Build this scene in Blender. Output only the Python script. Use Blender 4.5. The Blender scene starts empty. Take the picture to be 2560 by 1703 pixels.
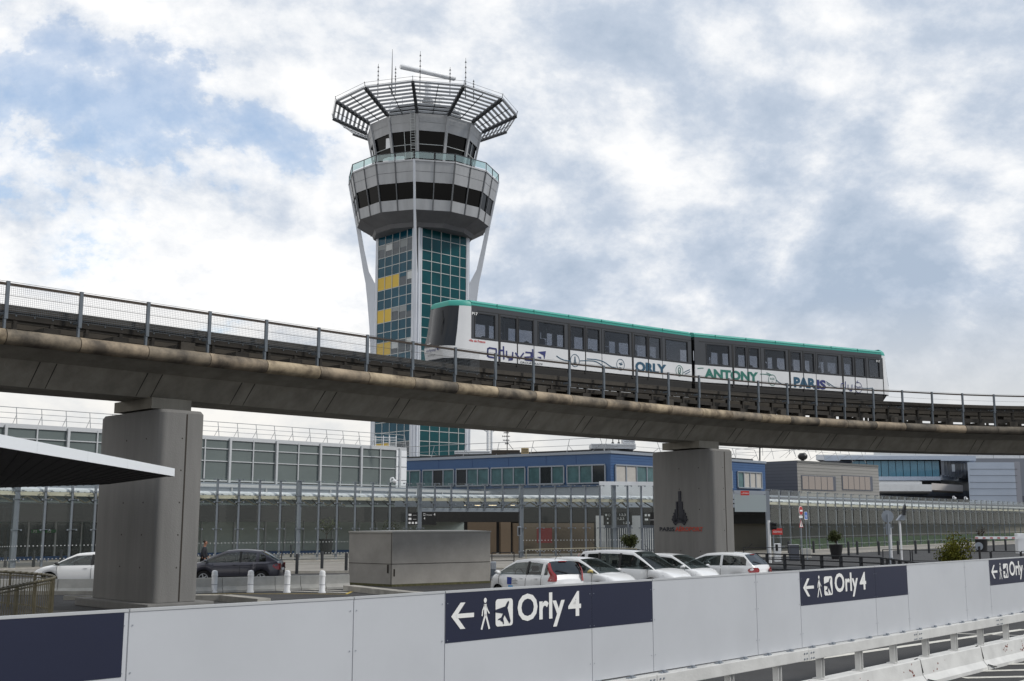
import bpy, bmesh, math, random
import numpy as np
from mathutils import Vector, Matrix
R = math.radians
random.seed(7)
SC = bpy.context.scene
COL = SC.collection

# ------------------------------------------------------------------ camera
FPX = 2800.0; CX = 1280.0; CY = 851.5; CAMZ = 2.7
TP = 453.5 / FPX
PITCH = math.atan(TP)
cam = bpy.data.cameras.new("camera"); camo = bpy.data.objects.new("camera", cam); COL.objects.link(camo)
camo.location = (0, 0, CAMZ); camo.rotation_euler = (math.pi / 2 + PITCH, 0, 0)
cam.sensor_width = 36; cam.lens = 36 * FPX / 2560; cam.clip_end = 4000; cam.clip_start = 0.1
SC.camera = camo

# ------------------------------------------------------------------ world
SUN_EL, SUN_AZ = R(42), R(100)      # azimuth clockwise from +Y (the view direction)
W = bpy.data.worlds.new("World"); SC.world = W; W.use_nodes = True
nt = W.node_tree; nt.nodes.clear()
def N(t, **kw):
    n = nt.nodes.new(t)
    for k, v in kw.items(): setattr(n, k, v)
    return n
L = nt.links.new
out = N('ShaderNodeOutputWorld')
sky = N('ShaderNodeTexSky', sky_type='NISHITA'); sky.sun_disc = False
sky.sun_elevation = SUN_EL; sky.sun_rotation = SUN_AZ; sky.air_density = 1.0; sky.dust_density = 0.6; sky.ozone_density = 1.5
bgs = N('ShaderNodeBackground'); bgs.inputs['Strength'].default_value = 0.15
tintn = N('ShaderNodeMix', data_type='RGBA', blend_type='MULTIPLY'); tintn.inputs['Factor'].default_value = 1
tintn.inputs['B'].default_value = (0.95, 1.0, 1.0, 1)
L(sky.outputs[0], tintn.inputs['A']); L(tintn.outputs['Result'], bgs.inputs['Color'])
tc = N('ShaderNodeTexCoord'); sep = N('ShaderNodeSeparateXYZ'); L(tc.outputs['Generated'], sep.inputs[0])
def M(op, a, b=None, c=None, clamp=False):
    n = N('ShaderNodeMath', operation=op); n.use_clamp = clamp
    for i, v in enumerate((a, b, c)):
        if v is None: continue
        if isinstance(v, (int, float)): n.inputs[i].default_value = v
        else: L(v, n.inputs[i])
    return n.outputs[0]
X_, Y_, Z_ = sep.outputs
den = M('ADD', M('MAXIMUM', Z_, 0.0), 0.55)
px_ = M('DIVIDE', X_, den); py_ = M('DIVIDE', Y_, den)
comb = N('ShaderNodeCombineXYZ'); L(px_, comb.inputs[0]); L(py_, comb.inputs[1])
def noise(vec, scale, detail=8, rough=0.55, dist=0.0, off=(0, 0, 0), sc=(1, 1, 1)):
    mp = N('ShaderNodeMapping'); mp.inputs['Location'].default_value = off; mp.inputs['Scale'].default_value = sc
    L(vec, mp.inputs[0])
    n = N('ShaderNodeTexNoise'); n.inputs['Scale'].default_value = scale; n.inputs['Detail'].default_value = detail
    n.inputs['Roughness'].default_value = rough; n.inputs['Distortion'].default_value = dist
    L(mp.outputs[0], n.inputs['Vector']); return n.outputs['Fac']
def ramp(v, stops):
    r = N('ShaderNodeValToRGB'); e = r.color_ramp.elements
    while len(e) < len(stops): e.new(0.5)
    for i, (p, c) in enumerate(stops):
        e[i].position = p; e[i].color = (c, c, c, 1) if isinstance(c, (int, float)) else (*c, 1)
    L(v, r.inputs[0]); return r.outputs[0]
n1 = noise(comb.outputs[0], 3.4, 11, 0.62, 0.1, (3.1, 1.7, 0))
n1b = noise(comb.outputs[0], 3.4, 11, 0.62, 0.1, (3.1 - 0.045, 1.7 + 0.035, 0))      # same clouds, shifted towards the light: their difference models relief
n2 = noise(comb.outputs[0], 2.2, 3, 0.5, 0.0, (8.9, -3.4, 0))
n3 = noise(comb.outputs[0], 11, 9, 0.62, 0.2, (1.2, 4.4, 0))
# the cloud cover thins out towards the upper left of the view
dd = N('ShaderNodeVectorMath', operation='DISTANCE'); L(tc.outputs['Generated'], dd.inputs[0]); dd.inputs[1].default_value = (-0.40, 0.84, 0.37)
gap = M('MULTIPLY', ramp(dd.outputs['Value'], [(0.0, 1.0), (0.12, 0.9), (0.24, 0.40), (0.46, 0.0)]), 0.205)
cov = M('SUBTRACT', M('ADD', M('MULTIPLY', n1, 0.80), M('ADD', M('MULTIPLY', n3, 0.20), 0.165)), gap)
mask = ramp(cov, [(0.435, 0.40), (0.475, 0.55), (0.495, 0.86), (0.53, 1.0)])
shift = M('MULTIPLY_ADD', X_, 0.24, 0.012)
relief = M('MULTIPLY', M('SUBTRACT', n1b, n1), 1.15)
sh = M('ADD', M('ADD', M('MULTIPLY', n2, 0.50), M('MULTIPLY', n3, 0.10)), M('ADD', M('ADD', shift, relief), M('MULTIPLY', n1, 0.40)))
shade = ramp(sh, [(0.40, (0.82, 0.82, 0.82)), (0.48, (0.69, 0.71, 0.74)), (0.53, (0.57, 0.61, 0.67)), (0.60, (0.44, 0.50, 0.59)), (0.71, (0.34, 0.41, 0.51))])
# warm pale band low on the horizon
hz = ramp(Z_, [(0.0, 0.85), (0.10, 0.5), (0.19, 0.0)])
mixh = N('ShaderNodeMix', data_type='RGBA'); L(hz, mixh.inputs['Factor']); L(shade, mixh.inputs['A'])
mixh.inputs['B'].default_value = (0.72, 0.69, 0.63, 1)
bgc = N('ShaderNodeBackground'); bgc.inputs['Strength'].default_value = 1.0; L(mixh.outputs['Result'], bgc.inputs['Color'])
mx = N('ShaderNodeMixShader'); L(mask, mx.inputs[0]); L(bgs.outputs[0], mx.inputs[1]); L(bgc.outputs[0], mx.inputs[2])
L(mx.outputs[0], out.inputs['Surface'])

# ------------------------------------------------------------------ sun
sd = bpy.data.lights.new("sun", 'SUN'); sd.energy = 1.9; sd.angle = R(8); sd.color = (1.0, 0.95, 0.87)
so = bpy.data.objects.new("sun", sd); COL.objects.link(so); so.location = (60, 40, 80)
dsun = Vector((math.sin(SUN_AZ) * math.cos(SUN_EL), math.cos(SUN_AZ) * math.cos(SUN_EL), math.sin(SUN_EL)))
so.rotation_euler = dsun.to_track_quat('Z', 'Y').to_euler()
SC.view_settings.view_transform = 'Standard'; SC.view_settings.look = 'None'
SC.view_settings.exposure = 0.35; SC.view_settings.gamma = 1
SC.cycles.use_denoising = True
SC.cycles.max_bounces = 8; SC.cycles.transparent_max_bounces = 24

# ------------------------------------------------------------------ measuring helpers (pixel of the 2560 px photo -> world point)
def ray(px, py):
    u = (px - CX) / FPX; v = (CY - py) / FPX
    y = math.cos(PITCH) - v * math.sin(PITCH); z = math.sin(PITCH) + v * math.cos(PITCH)
    return u / y, z / y
def P(px, py, D):
    a, b = ray(px, py); return Vector((a * D, D, CAMZ + b * D))
def PZ(px, py, z):
    a, b = ray(px, py); D = (z - CAMZ) / b; return Vector((a * D, D, z))
def proj(p):
    d = Vector(p) - Vector((0, 0, CAMZ))
    f = d.y * math.cos(PITCH) + d.z * math.sin(PITCH); v = -d.y * math.sin(PITCH) + d.z * math.cos(PITCH)
    return CX + FPX * d.x / f, CY - FPX * v / f
def PPlane(px, py, o, n):
    a, b = ray(px, py); d = Vector((a, 1, b)); c = Vector((0, 0, CAMZ))
    t = (Vector(o) - c).dot(n) / d.dot(n); return c + d * t

# ------------------------------------------------------------------ materials
MATS = {}
def lin(r, g, b):
    f = lambda c: (c / 255 / 12.92) if c / 255 <= .04045 else ((c / 255 + .055) / 1.055) ** 2.4
    return (f(r), f(g), f(b))
def mat(name, col, rough=0.6, metal=0.0, var=0.0, vscale=3.0, col2=None, bump=0.0, bscale=40.0, spec=0.5, streak=False, coat=0.0, emit=None):
    if name in MATS: return MATS[name]
    m = bpy.data.materials.new(name); m.use_nodes = True; t = m.node_tree; b = t.nodes['Principled BSDF']
    b.inputs['Base Color'].default_value = (*col, 1); b.inputs['Roughness'].default_value = rough
    b.inputs['Metallic'].default_value = metal; b.inputs['Specular IOR Level'].default_value = spec
    b.inputs['Coat Weight'].default_value = coat
    if emit: b.inputs['Emission Color'].default_value = (*emit[0], 1); b.inputs['Emission Strength'].default_value = emit[1]
    if var > 0 or bump > 0:
        c = t.nodes.new('ShaderNodeTexCoord'); mp = t.nodes.new('ShaderNodeMapping'); t.links.new(c.outputs['Object'], mp.inputs[0])
        if streak: mp.inputs['Scale'].default_value = (1, 1, 0.12)
    if var > 0:
        n = t.nodes.new('ShaderNodeTexNoise'); n.inputs['Scale'].default_value = vscale; n.inputs['Detail'].default_value = 7; n.inputs['Roughness'].default_value = 0.62
        t.links.new(mp.outputs[0], n.inputs['Vector'])
        r = t.nodes.new('ShaderNodeValToRGB'); c2 = col2 or tuple(x * (1 - var) for x in col)
        r.color_ramp.elements[0].position = 0.36; r.color_ramp.elements[0].color = (*c2, 1)
        r.color_ramp.elements[1].position = 0.64; r.color_ramp.elements[1].color = (*col, 1)
        t.links.new(n.outputs['Fac'], r.inputs[0]); t.links.new(r.outputs[0], b.inputs['Base Color'])
    if bump > 0:
        n = t.nodes.new('ShaderNodeTexNoise'); n.inputs['Scale'].default_value = bscale; n.inputs['Detail'].default_value = 4
        t.links.new(c.outputs['Object'], n.inputs['Vector'])
        bn = t.nodes.new('ShaderNodeBump'); bn.inputs['Strength'].default_value = bump; bn.inputs['Distance'].default_value = 0.02
        t.links.new(n.outputs['Fac'], bn.inputs['Height']); t.links.new(bn.outputs[0], b.inputs['Normal'])
    MATS[name] = m; return m
def glassmat(name, tint, gloss=0.12, rough=0.02, opac=0.25, dark=(0.05, 0.06, 0.06), fres=0.22):
    """thin pane: part clear, part body colour, part mirror"""
    if name in MATS: return MATS[name]
    m = bpy.data.materials.new(name); m.use_nodes = True; t = m.node_tree; t.nodes.clear()
    o = t.nodes.new('ShaderNodeOutputMaterial'); tr = t.nodes.new('ShaderNodeBsdfTransparent'); tr.inputs[0].default_value = (*tint, 1)
    df = t.nodes.new('ShaderNodeBsdfDiffuse'); df.inputs[0].default_value = (*dark, 1)
    gl = t.nodes.new('ShaderNodeBsdfGlossy'); gl.inputs['Roughness'].default_value = rough
    a = t.nodes.new('ShaderNodeMixShader'); a.inputs[0].default_value = opac
    t.links.new(tr.outputs[0], a.inputs[1]); t.links.new(df.outputs[0], a.inputs[2])
    fr = t.nodes.new('ShaderNodeLayerWeight'); fr.inputs['Blend'].default_value = 0.25
    ma = t.nodes.new('ShaderNodeMath'); ma.operation = 'MULTIPLY_ADD'; ma.inputs[1].default_value = fres; ma.inputs[2].default_value = gloss
    t.links.new(fr.outputs['Fresnel'], ma.inputs[0])
    b = t.nodes.new('ShaderNodeMixShader'); t.links.new(ma.outputs[0], b.inputs[0])
    t.links.new(a.outputs[0], b.inputs[1]); t.links.new(gl.outputs[0], b.inputs[2]); t.links.new(b.outputs[0], o.inputs[0])
    MATS[name] = m; return m

# ------------------------------------------------------------------ object helpers
def tag(o, label=None, cat=None, group=None, kind=None):
    if label: o['label'] = label
    if cat: o['category'] = cat
    if group: o['group'] = group
    if kind: o['kind'] = kind
    return o
def thing(name, label, cat, loc=(0, 0, 0), rz=0.0, group=None):
    o = bpy.data.objects.new(name, None); COL.objects.link(o); o.location = loc; o.rotation_euler = (0, 0, rz)
    o.empty_display_size = 0.3
    return tag(o, label, cat, group)
def wmat(o):
    m = Matrix.LocRotScale(o.location, o.rotation_euler, o.scale)
    return (wmat(o.parent) @ m) if o.parent else m
class MB:
    def __init__(s): s.v = []; s.f = []
    @classmethod
    def _from(c, v, f): o = c(); o.v = v; o.f = f; return o
    def add(s, vs, fs):
        n = len(s.v); s.v += [tuple(v) for v in vs]; s.f += [tuple(i + n for i in f) for f in fs]; return s
    def box(s, x0, x1, y0, y1, z0, z1):
        return s.add([(x0, y0, z0), (x1, y0, z0), (x1, y1, z0), (x0, y1, z0), (x0, y0, z1), (x1, y0, z1), (x1, y1, z1), (x0, y1, z1)],
                     [(0, 3, 2, 1), (4, 5, 6, 7), (0, 1, 5, 4), (1, 2, 6, 5), (2, 3, 7, 6), (3, 0, 4, 7)])
    def obox(s, o, ax, ay, az):
        """box from corner o with edge vectors"""
        o = Vector(o); ax, ay, az = Vector(ax), Vector(ay), Vector(az)
        v = [o, o + ax, o + ax + ay, o + ay]; v += [p + az for p in v]
        return s.add(v, [(0, 3, 2, 1), (4, 5, 6, 7), (0, 1, 5, 4), (1, 2, 6, 5), (2, 3, 7, 6), (3, 0, 4, 7)])
    def bar(s, a, b, w, h, up=(0, 0, 1)):
        a, b = Vector(a), Vector(b); d = (b - a)
        if d.length < 1e-6: return s
        d.normalize(); up = Vector(up)
        if abs(d.dot(up)) > 0.98: up = Vector((0, 1, 0))
        x = d.cross(up).normalized() * w; y = x.normalized().cross(d).normalized() * h
        return s.obox(a - x / 2 - y / 2, x, y, b - a)
    def tube(s, a, b, r, n=8, r2=None, cap=True):
        a, b = Vector(a), Vector(b); d = (b - a)
        if d.length < 1e-6: return s
        d.normalize(); up = Vector((0, 0, 1)) if abs(d.z) < 0.9 else Vector((1, 0, 0))
        x = d.cross(up).normalized(); y = x.cross(d); r2 = r if r2 is None else r2
        vs = []
        for q, rr in ((a, r), (b, r2)):
            for i in range(n):
                t = 2 * math.pi * i / n; vs.append(q + (x * math.cos(t) + y * math.sin(t)) * rr)
        fs = [(i, (i + 1) % n, n + (i + 1) % n, n + i) for i in range(n)]
        if cap: fs += [tuple(range(n))[::-1], tuple(range(n, 2 * n))]
        return s.add(vs, fs)
    def path(s, pts, r, n=6):
        for a, b in zip(pts[:-1], pts[1:]): s.tube(a, b, r, n)
        return s
    def ring(s, rings, closed=True, cap0=True, cap1=True):
        """loft through a list of equal-length point rings"""
        n = len(rings[0]); vs = [p for r in rings for p in r]; fs = []
        m = n if closed else n - 1
        for k in range(len(rings) - 1):
            for i in range(m):
                j = (i + 1) % n; fs.append((k * n + i, k * n + j, (k + 1) * n + j, (k + 1) * n + i))
        if closed and cap0: fs.append(tuple(range(n))[::-1])
        if closed and cap1: fs.append(tuple((len(rings) - 1) * n + i for i in range(n)))
        return s.add(vs, fs)
    def lathe(s, prof, c=(0, 0, 0), n=16):
        cx, cy, cz = c
        return s.ring([[(cx + r * math.cos(2 * math.pi * i / n), cy + r * math.sin(2 * math.pi * i / n), cz + z) for i in range(n)] for r, z in prof])
    def prism(s, pts, z0, z1):
        return s.ring([[(x, y, z0) for x, y in pts], [(x, y, z1) for x, y in pts]])
    def poly(s, o, ex, ey, ez, pts, th):
        """extrude outline (u,v) on plane o,ex,ey along ez by th"""
        o = Vector(o); a = [o + Vector(ex) * u + Vector(ey) * v for u, v in pts]
        return s.ring([a, [p + Vector(ez) * th for p in a]])
    def quad(s, a, b, c, d): return s.add([a, b, c, d], [(0, 1, 2, 3)])
    def build(s, name, m, parent=None, smooth=False, world=True, bevel=0, auto=None):
        used = sorted({i for f in s.f for i in f}); rm = {o: n for n, o in enumerate(used)}
        s = type(s)._from([s.v[i] for i in used], [tuple(rm[i] for i in f) for f in s.f])
        me = bpy.data.meshes.new(name); vs = s.v
        if parent is not None and world:
            inv = wmat(parent).inverted(); vs = [tuple(inv @ Vector(v)) for v in vs]
        me.from_pydata([tuple(v) for v in vs], [], s.f); me.update()
        bm = bmesh.new(); bm.from_mesh(me); bmesh.ops.recalc_face_normals(bm, faces=bm.faces)
        if bevel:
            bmesh.ops.remove_doubles(bm, verts=bm.verts, dist=1e-5)
            es = [e for e in bm.edges if len(e.link_faces) == 2 and e.calc_face_angle(0) > 0.5]
            bmesh.ops.bevel(bm, geom=es, offset=bevel, segments=2, profile=0.6, affect='EDGES', clamp_overlap=True)
        bm.to_mesh(me); bm.free()
        if smooth:
            for p in me.polygons: p.use_smooth = True
            if auto: 
                try: me.set_sharp_from_angle(angle=R(auto))
                except Exception: pass
        o = bpy.data.objects.new(name, me); COL.objects.link(o); me.materials.append(m)
        if parent is not None: o.parent = parent
        return o
def copy_tree(o, parent=None):
    c = o.copy(); COL.objects.link(c)
    if parent is not None: c.parent = parent
    for ch in list(o.children): copy_tree(ch, c)
    return c
def text_geo(txt, bold=0.0):
    """returns (verts, faces, width, height) of flat lettering with its lower left corner at 0,0"""
    cu = bpy.data.curves.new('lettering', 'FONT'); cu.body = txt; cu.size = 1; cu.offset = bold; cu.resolution_u = 3
    ob = bpy.data.objects.new('lettering', cu); COL.objects.link(ob)
    bpy.context.view_layer.update()
    me = bpy.data.meshes.new_from_object(ob.evaluated_get(bpy.context.evaluated_depsgraph_get()))
    vs = [tuple(v.co) for v in me.vertices]; fs = [tuple(p.vertices) for p in me.polygons]
    bpy.data.objects.remove(ob); bpy.data.curves.remove(cu); bpy.data.meshes.remove(me)
    if not vs: return [], [], 1, 1
    xs = [v[0] for v in vs]; ys = [v[1] for v in vs]; x0, y0 = min(xs), min(ys)
    return [(v[0] - x0, v[1] - y0) for v in vs], fs, max(xs) - x0, max(ys) - y0
def text_on(mb, txt, o, ex, ey, width, height, bold=0.0, lift=0.0, shear=0.0):
    """lay lettering on a plane; o = lower left, ex/ey unit vectors, fitted to width x height"""
    vs, fs, w, h = text_geo(txt, bold); o = Vector(o); ex = Vector(ex); ey = Vector(ey); nz = ex.cross(ey).normalized() * lift
    P3 = [o + ex * (x / w * width + shear * y / h * height) + ey * (y / h * height) + nz for x, y in vs]
    mb.add(P3, fs)
# ================================================================== VIADUCT
M_pipe = mat('pipe_concrete', lin(160, 144, 122), 0.75, var=0.45, vscale=1.1, col2=lin(78, 70, 60), bump=0.3, bscale=18)
PIPES = [M_pipe, mat('pipe_concrete_pale', lin(172, 156, 130), 0.75, var=0.5, vscale=1.7, col2=lin(96, 84, 68), bump=0.3, bscale=18), mat('pipe_concrete_dull', lin(140, 128, 110), 0.75, var=0.5, vscale=1.4, col2=lin(70, 64, 56), bump=0.3, bscale=18), mat('pipe_concrete_mossy', lin(104, 96, 84), 0.8, var=0.5, vscale=1.4, col2=lin(58, 54, 48), bump=0.3, bscale=18)]
M_beam = mat('beam_concrete', lin(152, 147, 136), 0.85, var=0.3, vscale=1.6, streak=True, bump=0.3, bscale=25)
M_joint = mat('joint_line', lin(50, 45, 40), 0.9)
M_pier = mat('pier_concrete', lin(120, 119, 117), 0.85, var=0.16, vscale=2.2, streak=True, bump=0.35, bscale=22)
M_dsteel = mat('weathered_steel', lin(50, 46, 41), 0.75, metal=0.2, var=0.35, vscale=2)
M_dsteel2 = mat('track_steel', lin(64, 59, 52), 0.7, metal=0.2, var=0.3, vscale=2)
M_galv = mat('galvanised_post', lin(98, 106, 114), 0.55, metal=0.2, var=0.25, vscale=3)
M_rustcap = mat('brown_rail', lin(62, 52, 44), 0.6, metal=0.3, var=0.3)
pipe_px = [(0, 840), (294, 875.5), (546, 903), (700, 918.5), (850, 939.5), (1079, 964), (1256, 982), (1600, 1016), (1804, 1040), (2007, 1053.7), (2211, 1063.4), (2560, 1078)]
ZPIPE = 7.78
pp = [PZ(x, y, ZPIPE) for x, y in pipe_px]
co = np.polyfit([p.x for p in pp], [p.y for p in pp], 3)
xs = np.linspace(-24.0, 44.0, 1400); ys = np.polyval(co, xs)
# beyond the fitted span the curve carries on straight
def extend(xs, ys, x_lo, x_hi):
    X = list(xs); Y = list(ys); return X, Y
px0, px1 = pp[0].x - 2.0, pp[-1].x + 1.0
d0 = np.polyval(np.polyder(co), px0); d1 = np.polyval(np.polyder(co), px1)
ys = np.where(xs < px0, np.polyval(co, px0) + d0 * (xs - px0), np.where(xs > px1, np.polyval(co, px1) + d1 * (xs - px1), ys))
ss = np.concatenate([[0], np.cumsum(np.hypot(np.diff(xs), np.diff(ys)))])
STOT = float(ss[-1])
def frame(s):
    x = float(np.interp(s, ss, xs)); y = float(np.interp(s, ss, ys))
    e = 0.4
    t = Vector((float(np.interp(s + e, ss, xs) - np.interp(s - e, ss, xs)), float(np.interp(s + e, ss, ys) - np.interp(s - e, ss, ys)), 0)).normalized()
    n = Vector((-t.y, t.x, 0)); return Vector((x, y, 0)), t, n
def TR(s, w, z):
    p, t, n = frame(s); q = p + n * w; return Vector((q.x, q.y, z))
def s_of_px(px, w, z):
    lo, hi = 0.5, STOT - 0.5
    for _ in range(50):
        m = (lo + hi) / 2
        if proj(TR(m, w, z))[0] < px: lo = m
        else: hi = m
    return (lo + hi) / 2
SUP0 = s_of_px(1180, 1.57, 10.5); SUP1 = s_of_px(2203, 1.57, 10.5)
def zoff(s): return .44 * max(0.0, (s - SUP0) / (SUP1 - SUP0)) if s < SUP1 else .44 + .02 * (s - SUP1) / 5      # the track climbs gently past the tower
def TU(s, w, z): q = TR(s, w, z); q.z += zoff(s); return q
def sweep(mb, prof, s0, s1, step=1.0, up=False):
    k = max(2, int((s1 - s0) / step) + 1); F = TU if up else TR
    mb.ring([[F(s, w, z) for w, z in prof] for s in np.linspace(s0, s1, k)]); return mb
WC = 2.6
S0, S1 = 0.6, STOT - 0.6
via = thing('viaduct', 'long concrete guideway viaduct curving across the picture under the train', 'viaduct', tuple(TR(S0, WC, 0)))
sweep(MB(), [(0.05, 7.62), (0.05, 7.95), (5.15, 7.95), (5.15, 7.62), (4.2, 7.32), (3.47, 6.62), (1.73, 6.62), (1.0, 7.32)], S0, S1, 0.8).build('box_girder', M_beam, via)
# ribs/joint marks of the girder web
for s in np.arange(S0 + 1.5, S1, 3.4):
    for ds in (0, 0.5):
        a = TR(s + ds, 1.0 - 0.012, 7.31); b = TR(s + ds, 1.73 - 0.012, 6.63)
        _, t, n = frame(s)
        jm = MB(); jm.obox(a - t * .012 - n * .0, t * .024, n * .03, b - a); jm.build('web_joint', M_joint, via)
# rounded edge pipe, in sections with dark joints
spost = []
seg = 2.12
k = 0
sA = s_of_px(10, 0, 7.78) - 4 * seg
for s in np.arange(sA, S1 - seg, seg):
    mb = MB(); rr = 0.225
    rings = []
    for q in np.linspace(s + 0.012, s + seg - 0.012, 4):
        p, t, n = frame(q)
        rings.append([TR(q, rr * math.cos(a), ZPIPE + rr * math.sin(a)) for a in [i * 2 * math.pi / 18 for i in range(18)]])
    mb.ring(rings); xq_ = proj(rings[0][0])[0]; mb.build('edge_pipe', PIPES[3] if xq_ > 2215 and k % 3 else PIPES[(k * 7 + k // 3) % 3], via, smooth=True, auto=50)
    k += 1
# inner core that closes the joints
rings = [[TR(q, 0.207 * math.cos(a), ZPIPE + 0.207 * math.sin(a)) for a in [i * 2 * math.pi / 12 for i in range(12)]] for q in np.arange(S0, S1, 1.0)]
MB().ring(rings).build('pipe_joint', M_joint, via)
rings = [[TR(q, 5.2 + 0.2 * math.cos(a), ZPIPE + 0.2 * math.sin(a)) for a in [i * 2 * math.pi / 12 for i in range(12)]] for q in np.arange(S0, S1, 1.0)]
MB().ring(rings).build('edge_pipe', M_pipe, via, smooth=True)

# running track on short steel feet: two walkway beams, tracks, guide rails
trk = thing('guideway_track', 'dark steel running track and guide beams on short feet along the viaduct deck', 'track', tuple(TR(S0, WC, 7.95)))
sweep(MB(), [(0.42, 8.36), (0.42, 8.60), (0.62, 8.60), (0.62, 8.36)], S0, S1, up=True).build('guide_beam', M_dsteel, trk)
sweep(MB(), [(0.36, 8.585), (0.36, 8.76), (0.68, 8.76), (0.68, 8.605), (0.66, 8.605), (0.40, 8.585)], S0, S1, up=True).build('walkway_edge', M_dsteel2, trk)
sweep(MB(), [(4.55, 8.30), (4.55, 8.66), (4.75, 8.66), (4.75, 8.30)], S0, S1, up=True).build('guide_beam', M_dsteel, trk)
sweep(MB(), [(1.35, 8.26), (1.35, 8.46), (1.95, 8.46), (1.95, 8.26)], S0, S1, up=True).build('running_track', M_dsteel2, trk)
sweep(MB(), [(3.25, 8.26), (3.25, 8.46), (3.85, 8.46), (3.85, 8.26)], S0, S1, up=True).build('running_track', M_dsteel2, trk)
for w_ in (.47, 4.62):
    mb = MB(); mb.ring([[TR(s, w_, 8.27 - .1 * zoff(s)), TR(s, w_, 8.40 + .1 * zoff(s)), TR(s, w_ + .08, 8.40 + .1 * zoff(s)), TR(s, w_ + .08, 8.27 - .1 * zoff(s))] for s in np.linspace(S0, S1, 90)]); mb.build('lower_beam', M_dsteel, trk)
mb = MB(); mb.ring([[TR(s, 2.3, 8.15), TR(s, 2.3, 8.30), TR(s, 2.9, 8.30), TR(s, 2.9, 8.15)] for s in np.linspace(S0, S1, 90)]); mb.build('power_rail_trough', M_dsteel, trk)
foot = MB(); cross = MB(); bolts = MB()
for i, s in enumerate(np.arange(S0 + .3, S1, 0.53)):
    p, t, n = frame(s)
    if i % 2 == 0:
        fb = MB(); fb.obox(TR(s, .44, 7.95) - t * .05, t * .10, n * .16, (0, 0, .42 + zoff(s))); fb.build('support_foot', M_dsteel, trk)
        foot.obox(TR(s, 4.57, 7.95) - t * .05, t * .10, n * .16, (0, 0, .36 + zoff(s)))
    if i % 4 == 0:
        cross.obox(TR(s, .42, 8.06) - t * .25, t * .5, n * 4.3, (0, 0, .17))
        foot.obox(TR(s, 1.5, 7.95) - t * .15, t * .30, n * .3, (0, 0, .32 + zoff(s))); foot.obox(TR(s, 3.4, 7.95) - t * .15, t * .30, n * .3, (0, 0, .32 + zoff(s)))
    bolts.obox(TU(s, .405, 8.46) - t * .02, t * .04, n * .02, (0, 0, .04))
tag(foot.build('inner_foot', M_dsteel, trk), kind='stuff'); tag(cross.build('cross_beam', M_dsteel, trk), kind='stuff'); tag(bolts.build('bolt', M_galv, trk), kind='stuff')
for s in np.arange(S0 + 3, S1, 8.1):
    p, t, n = frame(s); bx = MB(); bx.obox(TR(s, .30, 8.02), t * .5, n * .25, (0, 0, .3)); bx.build('junction_box', M_dsteel2, trk, bevel=.015)

# ---- guard fences
def guard_fence(w, label, near=True, sa=S0, sb=S1, phase=0):
    f = thing('guard_fence', label, 'fence', tuple(TR(sa, w, 8.2)), group=None)
    zt = 9.30 if near else 9.22
    s = phase
    lst = []
    while s < sb:
        if s > sa: lst.append(s)
        s += seg
    for s in lst:
        p, t, n = frame(s); lean = 0 if near else 0.25
        a = TU(s, w, 8.28 if near else 8.3); b = TU(s, w - lean, zt + .05)
        mb = MB(); mb.bar(a, b, .10, .07, up=n)
        if near: mb.obox(TU(s, w + .03, 8.40) - t * .06, t * .12, n * .30, (0, 0, .08)); mb.obox(TR(s, w - .02, 8.0) - t * .05, t * .06, n * .1, (0, 0, .34 + zoff(s)))
        mb.build('post', M_galv if near else M_dsteel2, f)
    wl = w if near else w - .23
    sweep(MB(), [(wl - .03, zt - .07), (wl - .03, zt), (wl + .03, zt), (wl + .03, zt - .07)], sa, sb, up=True).build('top_rail', M_rustcap, f)
    c = MB()
    for zz in ((8.95, 8.68) if near else (8.92, 8.62)):
        sweep(c, [(wl - .006, zz), (wl, zz + .01), (wl + .006, zz)], sa, sb, up=True)
    sweep(c, [(wl - .006, zt + .035), (wl, zt + .045), (wl + .006, zt + .035)], sa, sb, up=True)
    c.build('cable', M_dsteel, f)
    if near:
        g = MB()
        for s in np.arange(sa, s_of_px(1200, 0, 9), 0.055):
            g.bar(TR(s, w + .045, 8.45), TR(s, w + .045, zt - .07), .0045, .0045)
        for zz in np.arange(8.45, zt - .06, 0.055):
            sweep(g, [(w + .042, zz), (w + .045, zz + .005), (w + .048, zz)], sa, s_of_px(1200, 0, 9))
        g.build('wire_mesh', M_galv, f)
guard_fence(-0.02, 'near guard fence of galvanised posts on the viaduct edge in front of the train', True, phase=sA)
guard_fence(5.15, 'far guard fence of leaning posts on the viaduct edge behind the train', False, phase=sA + 1.1)

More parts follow.
